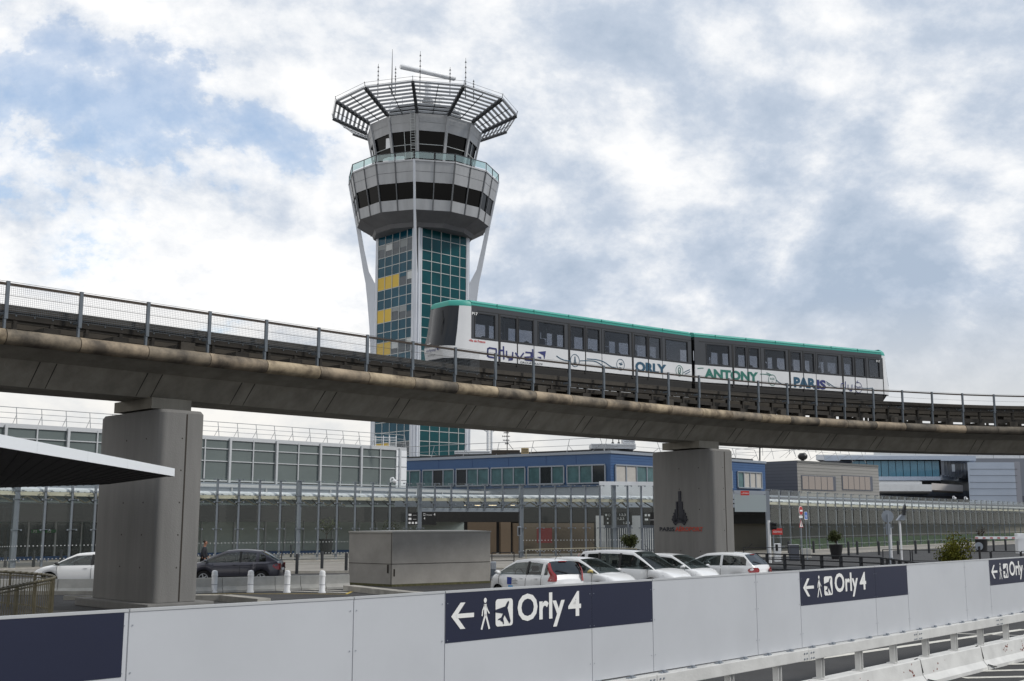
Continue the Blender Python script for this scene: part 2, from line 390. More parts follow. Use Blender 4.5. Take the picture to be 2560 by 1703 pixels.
# ---- piers
def pier(px, label, w0=0.62, w1=4.75, th=1.55):
    s = s_of_px(px, w0, 0.5); c, t, n = frame(s)
    o = Vector((c.x, c.y, 0)) + n * w0                   # front corner; the pier runs t*th along the track and n across it
    g = thing('viaduct_pier', label, 'pier', tuple(o + t * th / 2 + n * (w1 - w0) / 2), group='concrete piers carrying the viaduct')
    L_ = w1 - w0; r = 0.22
    def outline(z, grow=0):
        pts = []
        for (u, v, a0) in ((r, r, 180), (th - .0, r, 270), (th, L_ - r, 0), (r, L_ - r, 90)):
            for q in range(5):
                a = R(a0 + q * 22.5)
                uu = (u if u < th / 2 else th - r) + (r + grow) * math.cos(a); vv = v + (r + grow) * math.sin(a)
                pts.append(o + t * uu + n * vv + Vector((0, 0, z)))
        return pts
    top = 6.2
    mb = MB(); mb.ring([outline(0.26), outline(top - .1), [q + (o + t * th / 2 + n * L_ / 2 + Vector((0, 0, top)) - q) * 0.05 for q in outline(top)]])
    sh = mb.build('shaft', M_pier, g, smooth=True, auto=35)
    # drainage groove and tie holes on the right-hand face
    gr = MB(); gr.obox(o + t * th * .55 + n * (-.006) + Vector((0, 0, .27)), t * .05, n * .02, (0, 0, top - .4)); gr.build('groove', M_joint, g)
    hl = MB()
    for z in (1.3, 2.3, 3.3, 4.3, 5.3):
        for u in (0.9, 2.2): 
            q = o + t * (-.004) + n * u + Vector((0, 0, z)); hl.tube(q, q + t * .02, .03, 8)
        q = o + t * th * .48 - n * .004 + Vector((0, 0, z)); hl.tube(q, q + n * .02, .025, 8)
    hl.build('tie_hole', M_joint, g)
    bs = MB(); bs.obox(o - t * .35 - n * .35, t * (th + .7), n * (L_ + .7), (0, 0, .25)); bs.build('plinth', M_pier, g, bevel=.03)
    cp = MB(); cp.obox(o + t * .12 + n * .9 + Vector((0, 0, 6.28)), t * (th - .15), n * (L_ - 1.6), (0, 0, .35)); cp.build('bearing_block', M_beam, g)
    cp = MB()
    for u in (1.3, L_ - 1.6): cp.obox(o + t * .5 + n * u + Vector((0, 0, 6.16)), t * .6, n * .5, (0, 0, .14))
    cp.build('bearing', M_joint, g)
    return g, o, t, n, L_
pierL = pier(382, 'bare grey concrete viaduct pier on the left, beside the white edged canopy')
pierR = pier(1788, 'grey concrete viaduct pier on the right carrying a dark emblem and red lettering')
# emblem on the camera-left face of the right pier (plane through o, normal -t)
g, o, t, n, L_ = pierR
M_navy = mat('navy_emblem', lin(22, 24, 38), 0.5); M_redl = mat('orange_red_lettering', lin(175, 62, 45), 0.5); M_poster = mat('pale_wash', lin(118, 116, 118), 0.9, var=.12)
def onface(px, py):
    q = PPlane(px, py, o, t); return (q - o).dot(-n), q.z      # u to the right (towards camera corner), v up
em = MB()
eo = o - t * .0
ex, ey, ez = -n, Vector((0, 0, 1)), -t
def fbar(x0, x1, y0, y1):
    u0, v0 = onface(x0, y1); u1, v1 = onface(x1, y0); em.poly(eo, ex, ey, ez, [(u0, v0), (u1, v0), (u1, v1), (u0, v1)], .05)
fbar(1698.5, 1702.5, 1228, 1300)
for x, y in ((1693.5, 1254), (1705.5, 1254), (1690, 1273.5), (1709.5, 1274)): fbar(x - 1.3, x + 1.3, y, 1303 + abs(x - 1700) * .3)
for k_, (dx, y) in enumerate(((13.5, 1282), (16.5, 1290), (18.5, 1297))):
    for sg in (-1, 1):
        x = 1700 + sg * dx; a = sg * (8 + 10 * k_)
        u, v = onface(1700 + sg * (8 + 2 * k_), 1304 + 1.0 * k_); u2, v2 = onface(x, y)
        d = Vector((u2 - u, v2 - v)).normalized(); pn = Vector((-d.y, d.x)) * .055
        em.poly(eo, ex, ey, ez, [(u - pn.x, v - pn.y), (u + pn.x, v + pn.y), (u2 + pn.x, v2 + pn.y), (u2 - pn.x, v2 - pn.y)], .05)
# arch at the foot
u0, v0 = onface(1700, 1311); 
pts = []
for a in range(150, 29, -12): pts.append((u0 + .50 * math.cos(R(a)), v0 - .12 + .42 * math.sin(R(a))))
for a in range(30, 151, 12): pts.append((u0 + .34 * math.cos(R(a)), v0 - .18 + .27 * math.sin(R(a))))
em.poly(eo, ex, ey, ez, pts, .05)
em.build('emblem', M_navy, g)
ua, va = onface(1650, 1328); ub, vb = onface(1687, 1318); uc, _ = onface(1689, 1328); ud, vd = onface(1758, 1317)
lt = MB(); text_on(lt, 'PARIS', eo + ex * ua + ey * va, ex, ey, ub - ua, vb - va, 0.03, .03); lt.build('lettering', M_navy, g)
lt = MB(); text_on(lt, 'A\u00c9ROPORT', eo + ex * uc + ey * va, ex, ey, ud - uc, (vd - va) * 1.18, 0.03, .03); lt.build('lettering', M_redl, g)
# ================================================================== CONTROL TOWER
M_tpanel = mat('tower_cladding', lin(168, 170, 173), 0.5, metal=0.25, var=0.16, vscale=1.2, streak=True, bump=0.0)
M_tpanel2 = mat('tower_cladding_joint', lin(92, 94, 97), 0.5, metal=0.2)
M_fin = mat('white_fin_paint', lin(205, 209, 216), 0.4, var=0.08, vscale=0.4)
M_dark = mat('dark_metal', lin(48, 50, 54), 0.5, metal=0.3)
M_dglass = mat('dark_tower_glass', lin(6, 7, 9), 0.1, spec=0.12)
M_teal = mat('teal_glass_panel', lin(6, 72, 92), 0.15, var=0.3, vscale=0.35, spec=0.2)
M_teal2 = mat('green_teal_glass_panel', lin(16, 72, 78), 0.15, var=0.3, vscale=0.35, spec=0.25)
M_yel = mat('yellow_blind', lin(196, 165, 62), 0.6)
M_gwin = mat('grey_window', lin(58, 70, 80), 0.12, var=0.4, vscale=1.2)
M_wblind = mat('grey_blind', lin(128, 134, 136), 0.6)
M_mull = mat('pale_mullion', lin(178, 182, 182), 0.5)
M_slat = mat('louvre_slat', lin(196, 200, 206), 0.4, metal=0.3)
M_soffit = mat('soffit_panel', lin(96, 96, 98), 0.6, var=0.2, vscale=0.6)
M_white = mat('white_paint', lin(225, 227, 230), 0.4)
M_railglass = glassmat('rail_glass', (0.62, 0.80, 0.78), 0.10, opac=0.35, dark=(0.35, 0.5, 0.5))
DT = 125.0
tc0 = P(1052, 1000, DT); TCX = tc0.x; TCY = DT
def TZ(py, r=0.0):
    """height of pixel row py at radius r in front of the tower axis"""
    return P(1050, py, DT - r).z
AZ0 = R(-92.3)   # direction of the vertex that points at the camera
def vp(r, k, z, n=12):
    a = AZ0 + 2 * math.pi * k / n; return Vector((TCX + r * math.cos(a), TCY + r * math.sin(a), z))
tw = thing('control_tower', 'tall airport control tower with flared louvred crown and teal glass shaft', 'control tower', (TCX, TCY, 0))
# --- shaft: square, corner to the camera
RS = 5.38; ZS = 35.85
cor = [vp(RS, k, 0, 4) for k in range(4)]
MB().prism([(c.x * .985 + TCX * .015, c.y * .985 + TCY * .015) for c in cor], 0, ZS).build('shaft_core', M_tpanel2, tw)
rowh = []
zb = TZ(591, 5)                # a joint line under the first tall window row
h3 = TZ(1000, 5); per = 3.75
PM = {'t': (M_teal, 'teal_glazing_row'), 't2': (M_teal2, 'teal_glazing_row'), 'y': (M_yel, 'yellow_blind'), 'g': (M_gwin, 'office_window')}
mul = MB()
def face_panels(k, left):
    a, b = cor[k], cor[(k + 1) % 4]
    d = (b - a); Ln = d.length; d.normalize(); nrm = Vector((d.y, -d.x, 0))
    if (nrm.dot((a + b) / 2 - Vector((TCX, TCY, 0)))) < 0: nrm = -nrm
    i0, i1 = 0.62, Ln - 0.22
    if not left: i0, i1 = 0.62, Ln - 0.22
    nc = 5; cw = (i1 - i0) / nc
    base = Vector((a.x, a.y, 0)) + d * i0 if True else None
    z_top = ZS
    z = zb + per * 1.0; rows = []
    zz = z + 0
    # rows going up and down from the reference joint
    ks = range(-8, 3)
    for q in ks:
        z0 = zb + q * per
        rows += [(z0, z0 + 1.12, 's'), (z0 + 1.12, z0 + 2.24, 's'), (z0 + 2.24, z0 + 3.75, 'w')]
    for ri, (z0, z1, kind) in enumerate(rows):
        if z1 < 0.5 or z0 > ZS: continue
        z1 = min(z1, ZS); rowmb = MB()
        for c in range(nc):
            m_ = 't' if left else 't2'; cc_ = 4 - c
            if kind == 'w' and left:
                fl = (ri // 3)
                m_ = 'g'
                if (fl == 6 and c < 3) or (fl in (5, 4, 1) and c < 2): m_ = 'y'
                if fl == 8: m_ = 't'
                if fl in (2, 3) and c in (0, 3): m_ = 't'
            o_ = base + d * (c * cw + .04) + nrm * 0.05 + Vector((0, 0, z0 + .05))
            pm = rowmb if m_ in ('t', 't2') else MB()
            pm.obox(o_, d * (cw - .08), nrm * .05, (0, 0, z1 - z0 - .10))
            if m_ in 'yg': wnd = pm.build(PM[m_][1], PM[m_][0], tw)
            if m_ == 'g':
                bl_ = MB(); rr_ = random.random(); bl_.obox(o_ + nrm * .055 + d * .06 + Vector((0, 0, .5 + rr_ * .5)), d * (cw - .2), nrm * .02, (0, 0, .85 - rr_ * .45)); bl_.build('blind', (M_mull, M_gwin, M_teal, M_wblind)[int(rr_ * 97) % 4], tw).parent = wnd
        if rowmb.v: rowmb.build('teal_glazing_row', M_teal if left else M_teal2, tw)
        mul.obox(base + nrm * .05 + Vector((0, 0, z0 - .045)), d * (i1 - i0), nrm * .08, (0, 0, .07))
    for c in range(nc + 1):
        mul.obox(base + d * (c * cw - .03) + nrm * .05 + Vector((0, 0, .5)), d * .06, nrm * .11, (0, 0, ZS - .5))
face_panels(3, True); face_panels(0, False)
# rear faces: plain grids of the same teal panels
for k in (1, 2): face_panels(k, False)
mul.build('mullion', M_mull, tw)
# --- corner fins: slim at the top, spreading legs joined to the shaft corners
finprof = [(0, 5.55), (16, 5.6), (21, 5.75), (24.5, 5.95), (27.5, 6.25), (31, 6.8), (33.5, 7.25), (36.1, 7.72), (38.5, 8.2), (41.4, 8.78)]
for k in range(4):
    dv = (vp(1, k, 0, 4) - Vector((TCX, TCY, 0))); side = Vector((-dv.y, dv.x, 0)); c0 = Vector((TCX, TCY, 0))
    mb = MB(); th = .12
    def W_(r, z, s_): return c0 + dv * r + side * (s_ * th) + Vector((0, 0, z))
    zgap0, zgap1 = 29.6, 36.1
    # lower web
    lo = [(z, r) for z, r in finprof if z <= 27.5] + [(zgap0, 6.5)]
    for (z0, r0), (z1, r1) in zip(lo[:-1], lo[1:]):
        mb.ring([[W_(4.6, z0, -1), W_(r0, z0, -1), W_(r0, z0, 1), W_(4.6, z0, 1)], [W_(4.6, z1, -1), W_(r1, z1, -1), W_(r1, z1, 1), W_(4.6, z1, 1)]])
    # upper leg strip, rounded at its foot
    up = [(zgap0, 6.5), (31, 6.8), (33.5, 7.25), (36.1, 7.72), (38.5, 8.2), (41.4, 8.78)]
    wd = [1.05, .62, .5, .46, .3, .3]
    for i in range(len(up) - 1):
        (z0, r0), (z1, r1) = up[i], up[i + 1]
        mb.ring([[W_(r0 - wd[i], z0, -1), W_(r0, z0, -1), W_(r0, z0, 1), W_(r0 - wd[i], z0, 1)], [W_(r1 - wd[i + 1], z1, -1), W_(r1, z1, -1), W_(r1, z1, 1), W_(r1 - wd[i + 1], z1, 1)]])
    mb.build('corner_fin', M_fin, tw)
    cl = MB()
    for s_ in (-1, 1):
        q = c0 + dv * 5.22 + side * (.26 * s_); cl.tube((q.x, q.y, 0), (q.x, q.y, ZS), .15, 10)
        q = c0 + dv * 5.08 + side * (.46 * s_); cl.tube((q.x, q.y, 0), (q.x, q.y, ZS), .10, 8)
    cl.build('corner_column', M_fin, tw, smooth=True, auto=50)
# --- lower drum
def band(mb, r0, z0, r1, z1, k0=0, k1=12, n=12, th=.12):
    for k in range(k0, k1):
        a, b, c, d = vp(r0, k, z0, n), vp(r0, k + 1, z0, n), vp(r1, k + 1, z1, n), vp(r1, k, z1, n)
        mb.add([a, b, c, d], [(0, 1, 2, 3)])
def rz(z): return 7.62 + (z - 36.1) * (8.66 - 7.62) / (41.35 - 36.1)
mb = MB()
for z0, z1 in ((36.1, 37.25), (39.05, 40.15), (40.19, 41.25)): mb = MB(); band(mb, rz(z0), z0, rz(z1), z1); mb.build('drum_cladding', M_tpanel, tw)
mb = MB(); band(mb, rz(37.25) - .08, 37.2, rz(39.05) - .08, 39.1); mb.build('drum_window', M_dglass, tw)
mb = MB(); band(mb, rz(40.15) - .03, 40.12, rz(40.2) - .03, 40.22)
for k in range(24):
    z0, z1 = 36.1, 41.3
    if k % 2 == 0: a, b = vp(rz(z0) + .02, k, z0, 24), vp(rz(z1) + .02, k, z1, 24)
    else: a, b = vp(rz(z0) * math.cos(math.pi / 12) + .02, k, z0, 24), vp(rz(z1) * math.cos(math.pi / 12) + .02, k, z1, 24)
    dv = (a - Vector((TCX, TCY, z0))).normalized()
    mb.bar(a, b, .16 if k % 2 == 0 else .11, .12, up=dv)
mb.build('drum_mullion', M_tpanel2, tw)
mb = MB()      # soffit in three slopes, and the roof deck with its thick edge
band(mb, 5.9, 35.15, 7.62, 36.1); band(mb, 5.9, 35.15, 5.7, 34.7); band(mb, 0.2, 34.7, 5.7, 34.7)
mb.build('drum_soffit', M_soffit, tw)
mb = MB(); band(mb, 8.64, 41.25, 8.72, 41.25); band(mb, 8.72, 41.25, 8.72, 41.42); band(mb, 8.72, 41.42, 0.2, 41.45); mb.build('balcony_deck', M_tpanel, tw)
# --- balcony rail with glass
rg = MB(); rp = MB()
for k in range(24):
    f = 1 if k % 2 == 0 else math.cos(math.pi / 12); f2 = 1 if k % 2 else math.cos(math.pi / 12)
    a = vp(8.68 * f, k, 41.45, 24); b = vp(8.68 * f2, k + 1, 41.45, 24); a1 = a + Vector((0, 0, .85)); b1 = b + Vector((0, 0, .85))
    d = (b - a).normalized()
    rp.bar(a + Vector((0, 0, -.3)), a1 + Vector((0, 0, .03)), .09, .09); rp.bar(a1, b1, .06, .07)
    rg.add([a + d * .1 + Vector((0, 0, .1)), b - d * .1 + Vector((0, 0, .1)), b1 - d * .1, a1 + d * .1], [(0, 1, 2, 3)])
rp.build('balcony_rail', M_dark, tw); rg.build('balcony_glass', M_railglass, tw)
# --- upper cab
def rc(z): return 5.4 + (z - 41.4) * (6.62 - 5.4) / (47.4 - 41.4)
for z0, z1 in ((41.4, 42.0), (45.55, 46.45), (46.5, 47.4)): mb = MB(); band(mb, rc(z0), z0, rc(z1), z1); mb.build('cab_cladding', M_tpanel, tw)
mb = MB(); band(mb, rc(42.0) - .15, 41.95, rc(45.6) - .15, 45.6); mb.build('cab_window', M_dglass, tw)
mb = MB(); band(mb, rc(46.4) - .03, 46.4, rc(46.5) - .03, 46.55)
for k in range(12):
    a, b = vp(rc(41.4) + .03, k, 41.4), vp(rc(47.4) + .03, k, 47.4); dv = (a - Vector((TCX, TCY, a.z))).normalized(); mb.bar(a, b, .30, .22, up=dv)
mb.build('cab_post', M_tpanel, tw)
mb = MB()
for k in range(12):
    a, b = vp(rc(44.1) - .08, k, 44.1), vp(rc(44.1) - .08, k + 1, 44.1); mb.bar(a, b, .06, .06)
    if k in (11, 9, 2):
        c_ = math.cos(math.pi / 12); a, b = vp(rc(42) * c_ - .06, 2 * k + 1, 42, 24), vp(rc(45.6) * c_ - .06, 2 * k + 1, 45.6, 24); mb.bar(a, b, .07, .07)
mb.build('cab_glazing_bar', M_mull, tw)
# service ladder on the left front facet, air units and a pale door further left
c_ = math.cos(math.pi / 12)
ld = MB(); a0, a1 = vp(rc(41.5) + .15, 23.7, 41.5, 24), vp(rc(47.6) + .2, 23.7, 47.6, 24)
sd_ = Vector((1, 0, 0)) * .25
for s_ in (-1, 1): ld.bar(a0 + sd_ * s_, a1 + sd_ * s_, .05, .05)
for q in np.linspace(0, 1, 22): pq = a0.lerp(a1, q); ld.bar(pq - sd_, pq + sd_, .04, .04)
ld.build('service_ladder', M_mull, tw)
dd_ = MB()
for (k, w_, zlo, zhi) in ((21.0, .55, 41.6, 43.4), (21.6, .35, 44.0, 45.2)):
    q = vp(rc(zlo) * c_ + .12, k, zlo, 24); tdir = (vp(1, k + .5, 0, 24) - vp(1, k - .5, 0, 24)).normalized()
    dd_.obox(q - tdir * w_, tdir * 2 * w_, (vp(1, k, 0, 24) - Vector((TCX, TCY, 0))) * .05, (0, 0, zhi - zlo))
dd_.build('cab_door', M_white, tw)
ac = MB(); 
for k, z_ in ((22.6, 41.5), (23.1, 41.5)):
    q = vp(7.4, k, z_, 24); ac.obox(q - Vector((.45, 0, 0)), (.9, 0, 0), (0, .4, 0), (0, 0, .75))
ac.build('air_unit', M_white, tw, bevel=.04)
# --- roof and plant above the cab
mb = MB(); band(mb, 6.6, 47.42, .2, 47.5); mb.build('cab_roof', M_soffit, tw)
mb = MB(); mb.prism([(vp(3.4, k, 0, 8).x, vp(3.4, k, 0, 8).y) for k in range(8)], 47.5, 49.35); mb.build('plant_room', M_dark, tw)
mb = MB()
for k in range(9):
    q = vp(4.6 + .3 * (k % 2), k * 1.33, 47.5); mb.obox(q, (1.0 + .2 * (k % 3), 0, 0), (0, .8, 0), (0, 0, .9 + .3 * (k % 2)))
mb.build('roof_plant', M_dark, tw, bevel=.04)
mb = MB(); mb.prism([(vp(4.3, k, 0, 12).x, vp(4.3, k, 0, 12).y) for k in range(12)], 49.35, 49.5); mb.build('radar_platform', M_soffit, tw)
rl = MB()
for k in range(12):
    a, b = vp(4.2, k, 49.5), vp(4.2, k + 1, 49.5); up_ = Vector((0, 0, 1.0)); rl.tube(a, a + up_, .03, 6); rl.tube(a + up_, b + up_, .03, 6); rl.tube(a + up_ * .5, b + up_ * .5, .02, 6)
rl.build('platform_rail', M_mull, tw)
# --- flared louvre crown: radial arms, slats and mid arms
def crown(k, q, n=12):       # q = 0 inner .. 1 outer
    return vp(6.75 + q * (10.75 - 6.75), k, 47.45 + q * (49.35 - 47.45), n)
for k in range(12):
    arm = MB(); a, b = crown(k, 0), crown(k, 1); arm.bar(a, b, .32, .36); arm.build('crown_arm', M_dark, tw)
for k in range(12):
    sl = MB()
    for i in range(9):
        q = (i + .5) / 9 if i < 8 else 1.0
        q = 0.03 + i * .121
        a, b = crown(k, q), crown(k + 1, q); d = (b - a).normalized(); a = a + d * .12; b = b - d * .12
        mid = ((a + b) / 2 - Vector((TCX, TCY, 0))); mid.z = 0; mid.normalize()
        bl = (mid * .12 + Vector((0, 0, .06)))
        sl.ring([[a - bl, a - bl + Vector((0, 0, .05)), a + bl + Vector((0, 0, .05)), a + bl], [b - bl, b - bl + Vector((0, 0, .05)), b + bl + Vector((0, 0, .05)), b + bl]])
    sl.build('louvre', M_slat, tw)
mb = MB()
for k in range(12):
    f = math.cos(math.pi / 12)
    a = crown(k, 0).lerp(crown(k + 1, 0), .5); b = crown(k, 1).lerp(crown(k + 1, 1), .5); mb.bar(a + Vector((0, 0, -.1)), b + Vector((0, 0, -.1)), .06, .06)
    mb.bar(crown(k, 1.02) + Vector((0, 0, .15)), crown(k + 1, 1.02) + Vector((0, 0, .15)), .03, .03)
    mb.bar(crown(k, 1.0), crown(k, 1.04) + Vector((0, 0, .55)), .05, .05)
    mb.bar(crown(k, 1.03) + Vector((0, 0, .5)), crown(k + 1, 1.03) + Vector((0, 0, .5)), .025, .025)
mb.build('crown_bracing', M_dark, tw)
# --- surface radar bar on its pedestal
ra = thing('radar_antenna', 'white rotating radar bar on a drum pedestal at the very top of the tower', 'radar antenna', (TCX, TCY, 49.5))
pr = P(1070, 200, DT)
MB().lathe([(.42, 0), (.42, .2), (.36, .25), (.36, 1.5), (.42, 1.55), (.42, 2.0), (.3, 2.1)], (pr.x, DT, 51.6), 16).build('pedestal', M_white, ra, smooth=True, auto=40)
mb = MB(); mb.lathe([(1.0, 0), (.9, .9), (.5, 2.2)], (pr.x, DT, 49.5), 12); mb.build('pedestal_base', M_soffit, ra)
A_ = P(1001, 167, 123.2); B_ = P(1138, 196, 126.8); zc_ = (A_.z + B_.z) / 2; A_.z = B_.z = zc_
dx_ = (B_ - A_).normalized(); px_v = Vector((-dx_.y, dx_.x, 0))
sect = [(.36 * math.cos(R(a)), .30 * math.sin(R(a))) for a in range(0, 360, 36)]
def sec(c, f): return [c + px_v * (u * f) + Vector((0, 0, v * f)) for u, v in sect]
MB().ring([sec(A_, .75), sec(A_ + dx_ * .12, 1), sec(B_ - dx_ * .12, 1), sec(B_, .75)]).build('antenna_bar', M_white, ra, smooth=True, auto=50)
mb = MB(); mb.obox(A_ + dx_ * .5 - px_v * .33 + Vector((0, 0, -.06)), dx_ * .9, px_v * .04, (0, 0, .12)); mb.build('bar_marking', M_dark, ra)
mb = MB(); c_ = (A_ + B_) / 2; mb.tube(c_ - dx_ * .9 + Vector((0, 0, .2)), c_ + dx_ * .9 + Vector((0, 0, .28)), .09, 8); mb.build('bar_spine', M_white, ra)
# --- whip aerials round the crown
for i, (x, ytop, ybot, dd2, lab) in enumerate(((945, 160, 214, 118, 'knobbly whip aerial at the left end of the tower crown'), (979.5, 123, 215, 117, 'tallest plain aerial mast, left of the radar bar'), (988.5, 166, 210, 121, 'short double whip aerial just right of the tallest mast'),
        (1050, 128, 205, 119, 'thin aerial mast directly above the middle of the tower'), (1125, 168, 213, 117, 'short aerial under the right end of the radar bar'), (1164, 145, 219, 116, 'tall aerial mast right of the radar bar'), (1184, 199, 223, 117, 'shortest whip aerial at the right of the crown'))):
    a = P(x, ybot, dd2); a.z -= 1.2; b = P(x, ytop, dd2); b.x = a.x
    o_ = thing('aerial_mast', lab, 'aerial', tuple(a), group='whip aerials on the tower crown')
    MB().tube(a, b, .055 if i != 1 else .09, 6, .02).build('mast', M_dark, o_)
    mb = MB()
    for q in (.35, .5, .62, .75, .88) if i != 1 else (.2,):
        c_ = a.lerp(b, q); mb.tube(c_, c_ + Vector((0, 0, .14)), .07, 6)
        mb.bar(c_ + Vector((-.12, 0, 0)), c_ + Vector((.12, 0, 0)), .03, .03)
    mb.build('clamp', M_dark, o_)
# ================================================================== LIGHT METRO TRAIN
M_tgreen = mat('turquoise_roof_paint', lin(48, 148, 136), 0.5)
M_tgreen2 = mat('turquoise_groove', lin(38, 128, 116), 0.4)
M_twhite = mat('train_white_paint', lin(214, 215, 217), 0.35, var=.06, vscale=1.2, coat=.25)
M_tgrey = mat('train_anthracite_band', lin(50, 52, 56), 0.4, coat=.2)
M_trim = mat('window_rubber', lin(34, 35, 38), 0.5)
M_tblack = mat('train_black_gap', lin(18, 18, 20), 0.6)
M_tunder = mat('train_underframe', lin(30, 29, 29), 0.8, var=.3)
M_tglass = glassmat('train_window_glass', (0.78, 0.80, 0.84), 0.03, opac=0.22, dark=(0.035, 0.038, 0.042))
M_tscreen = mat('train_windscreen', lin(26, 31, 38), 0.12, spec=.3)
M_tin = mat('train_interior', lin(72, 72, 76), 0.7)
M_seat = mat('train_seat', lin(40, 42, 58), 0.8)
M_blue = mat('navy_lettering', lin(34, 42, 104), 0.5)
M_green = mat('green_lettering', lin(36, 108, 96), 0.5)
M_bgreen = mat('petrol_lettering', lin(24, 74, 100), 0.5)
M_red = mat('red_lettering', lin(190, 50, 48), 0.5)
M_wht = mat('white_lettering', lin(235, 235, 235), 0.5)
ZR, ZG, ZW, ZB, ZS_ = 11.80, 11.54, 10.14, 9.30, 8.98       # roof top, roof band bottom, window band bottom, white bottom, skirt bottom
TW = 2.06; HW = TW / 2
WN = WC - HW
NL = 1.32
sN = s_of_px(1180, WN, 10.5); sG0 = s_of_px(1727, WN, 10.5); sG1 = s_of_px(1741, WN, 10.5); sE = s_of_px(2203, WN, 10.5)
train = thing('light_metro_train', 'two-carriage driverless light metro train with turquoise roof on the viaduct', 'train', tuple(TR(sG0, WC, 8.95)))
def carriage(sa, sb, name_label):
    a = TU(sa, WC, 0); b = TU(sb, WC, 0); d = (b - a); Ln = Vector((d.x, d.y)).length; d = d / Ln; n = Vector((-d.y, d.x, 0))
    def Q(x, y, z): return a + d * x + n * y + Vector((0, 0, z))    # y<0 is the camera side
    g = thing('carriage', name_label, None, tuple((a + b) / 2 + Vector((0, 0, ZS_)))); g.parent = train
    g.location = g.location - train.location
    def px2x(px, z=10.5): 
        q = PPlane(px, proj(Q(Ln / 2, -HW, z))[1], Q(0, -HW, 0), n); return (q - a).dot(d)
    return g, Q, Ln, px2x, d, n
def side_shell(g, Q, x0, x1, wins, doors, d, n):
    """side walls with real openings, roof, floor; wins = (xa, xb, zlo, zhi)"""
    white = MB(); grey = MB(); glass = []
    for sy in (-1, 1):
        y0, y1 = sy * HW, sy * (HW - .06)
        ya, yb = min(y0, y1), max(y0, y1)
        white.obox(Q(x0, ya, ZB), d * (x1 - x0), n * (yb - ya), (0, 0, ZW - ZB))
        zl, zh = wins[0][2], wins[0][3]
        gx0, gx1 = x0 + .0, x1
        grey.obox(Q(gx0, ya, zh), d * (gx1 - gx0), n * (yb - ya), (0, 0, ZG - zh))
        grey.obox(Q(gx0, ya, ZW), d * (gx1 - gx0), n * (yb - ya), (0, 0, zl - ZW))
        edges = [gx0] + [v for w in wins for v in (w[0], w[1])] + [gx1]
        for i in range(0, len(edges), 2):
            if edges[i + 1] > edges[i]: grey.obox(Q(edges[i], ya, zl), d * (edges[i + 1] - edges[i]), n * (yb - ya), (0, 0, zh - zl))
        for w in wins:
            m = MB(); yy = sy * (HW - .035); m.obox(Q(w[0], yy - .006, w[2]), d * (w[1] - w[0]), n * .012, (0, 0, w[3] - w[2]))
            glass.append(m)
    wb = white.build('side_panel', M_twhite, g); gb = grey.build('window_band', M_tgrey, g)
    for m in glass: m.build('window', M_tglass, g)
    # window surrounds pressed a little proud, camera side and far side
    for sy in (-1, 1):
        for w in wins:
            fr = MB(); yy = sy * (HW + .008) - .008
            for (xa, xb, za, zb) in ((w[0] - .05, w[1] + .05, w[3] + .02, w[3] + .05), (w[0] - .05, w[1] + .05, w[2] - .05, w[2] - .02), (w[0] - .05, w[0] - .02, w[2] - .02, w[3] + .02), (w[1] + .02, w[1] + .05, w[2] - .02, w[3] + .02)):
                fr.obox(Q(xa, yy, za), d * (xb - xa), n * .016, (0, 0, zb - za))
            fr.build('window_surround', M_trim, g)
    # roof: rounded cross-section with two turquoise grooves
    prof = [(-HW - .005, ZG), (-HW - .005, ZG + .07), (-HW + .02, ZG + .085), (-HW + .02, ZG + .115), (-HW + .01, ZG + .13), (-HW + .05, ZG + .19), (-HW + .18, ZG + .245), (-HW + .45, ZR), (0, ZR + .03)]
    prof = prof + [(-y, z) for y, z in prof[::-1][1:]]
    MB().ring([[Q(x, y, z) for y, z in prof] for x in (x0, x1)]).build('roof', M_tgreen, g, smooth=True, auto=30)
    gr = MB()
    for z in (ZG + .088,): gr.obox(Q(x0, -HW + .008, z), d * (x1 - x0), n * .02, (0, 0, .024))
    k = x0 + 1.4
    while k < x1: gr.obox(Q(k, -HW - .012, ZG + .01), d * .02, n * .03, (0, 0, .19)); k += 2.1
    gr.build('roof_groove', M_tgreen2, g)
    fl = MB(); fl.obox(Q(x0, -HW + .06, ZB - .02), d * (x1 - x0), n * (TW - .12), (0, 0, .12)); fl.obox(Q(x0, -HW + .06, ZG - .12), d * (x1 - x0), n * (TW - .12), (0, 0, .06)); fl.build('interior_floor', M_tin, g)
    un = MB(); un.obox(Q(x0 + .0, -HW + .03, ZS_ - .05), d * (x1 - x0), n * (TW - .06), (0, 0, ZB - ZS_ + .04)); un.build('underframe', M_tunder, g)
def door_lines(g, Q, xs_, d, n, wide=.05):
    for x, w_, z0, z1 in xs_:
        for sy in (-1, 1): m = MB(); m.obox(Q(x - w_ / 2, sy * (HW + .006) - .006, z0), d * w_, n * .012, (0, 0, z1 - z0)); m.build('door_gap', M_tblack, g)
def wheels(g, Q, xs_, d, n):
    for x in xs_:
        for sy in (-1, 1):
            m = MB(); m.tube(Q(x, sy * .88 - .1, 8.93), Q(x, sy * .88 + .1, 8.93), .45, 20); w_ = m.build('wheel', M_tblack, g, smooth=True, auto=40)
            h = MB(); h.tube(Q(x, sy * .88 - .11, 8.93), Q(x, sy * .88 + .11, 8.93), .18, 12); h.build('hub', M_dsteel2, w_)
        m = MB(); m.obox(Q(x - .7, -.75, 8.6), d * 1.4, n * 1.5, (0, 0, .45)); m.build('bogie', M_tunder, g)
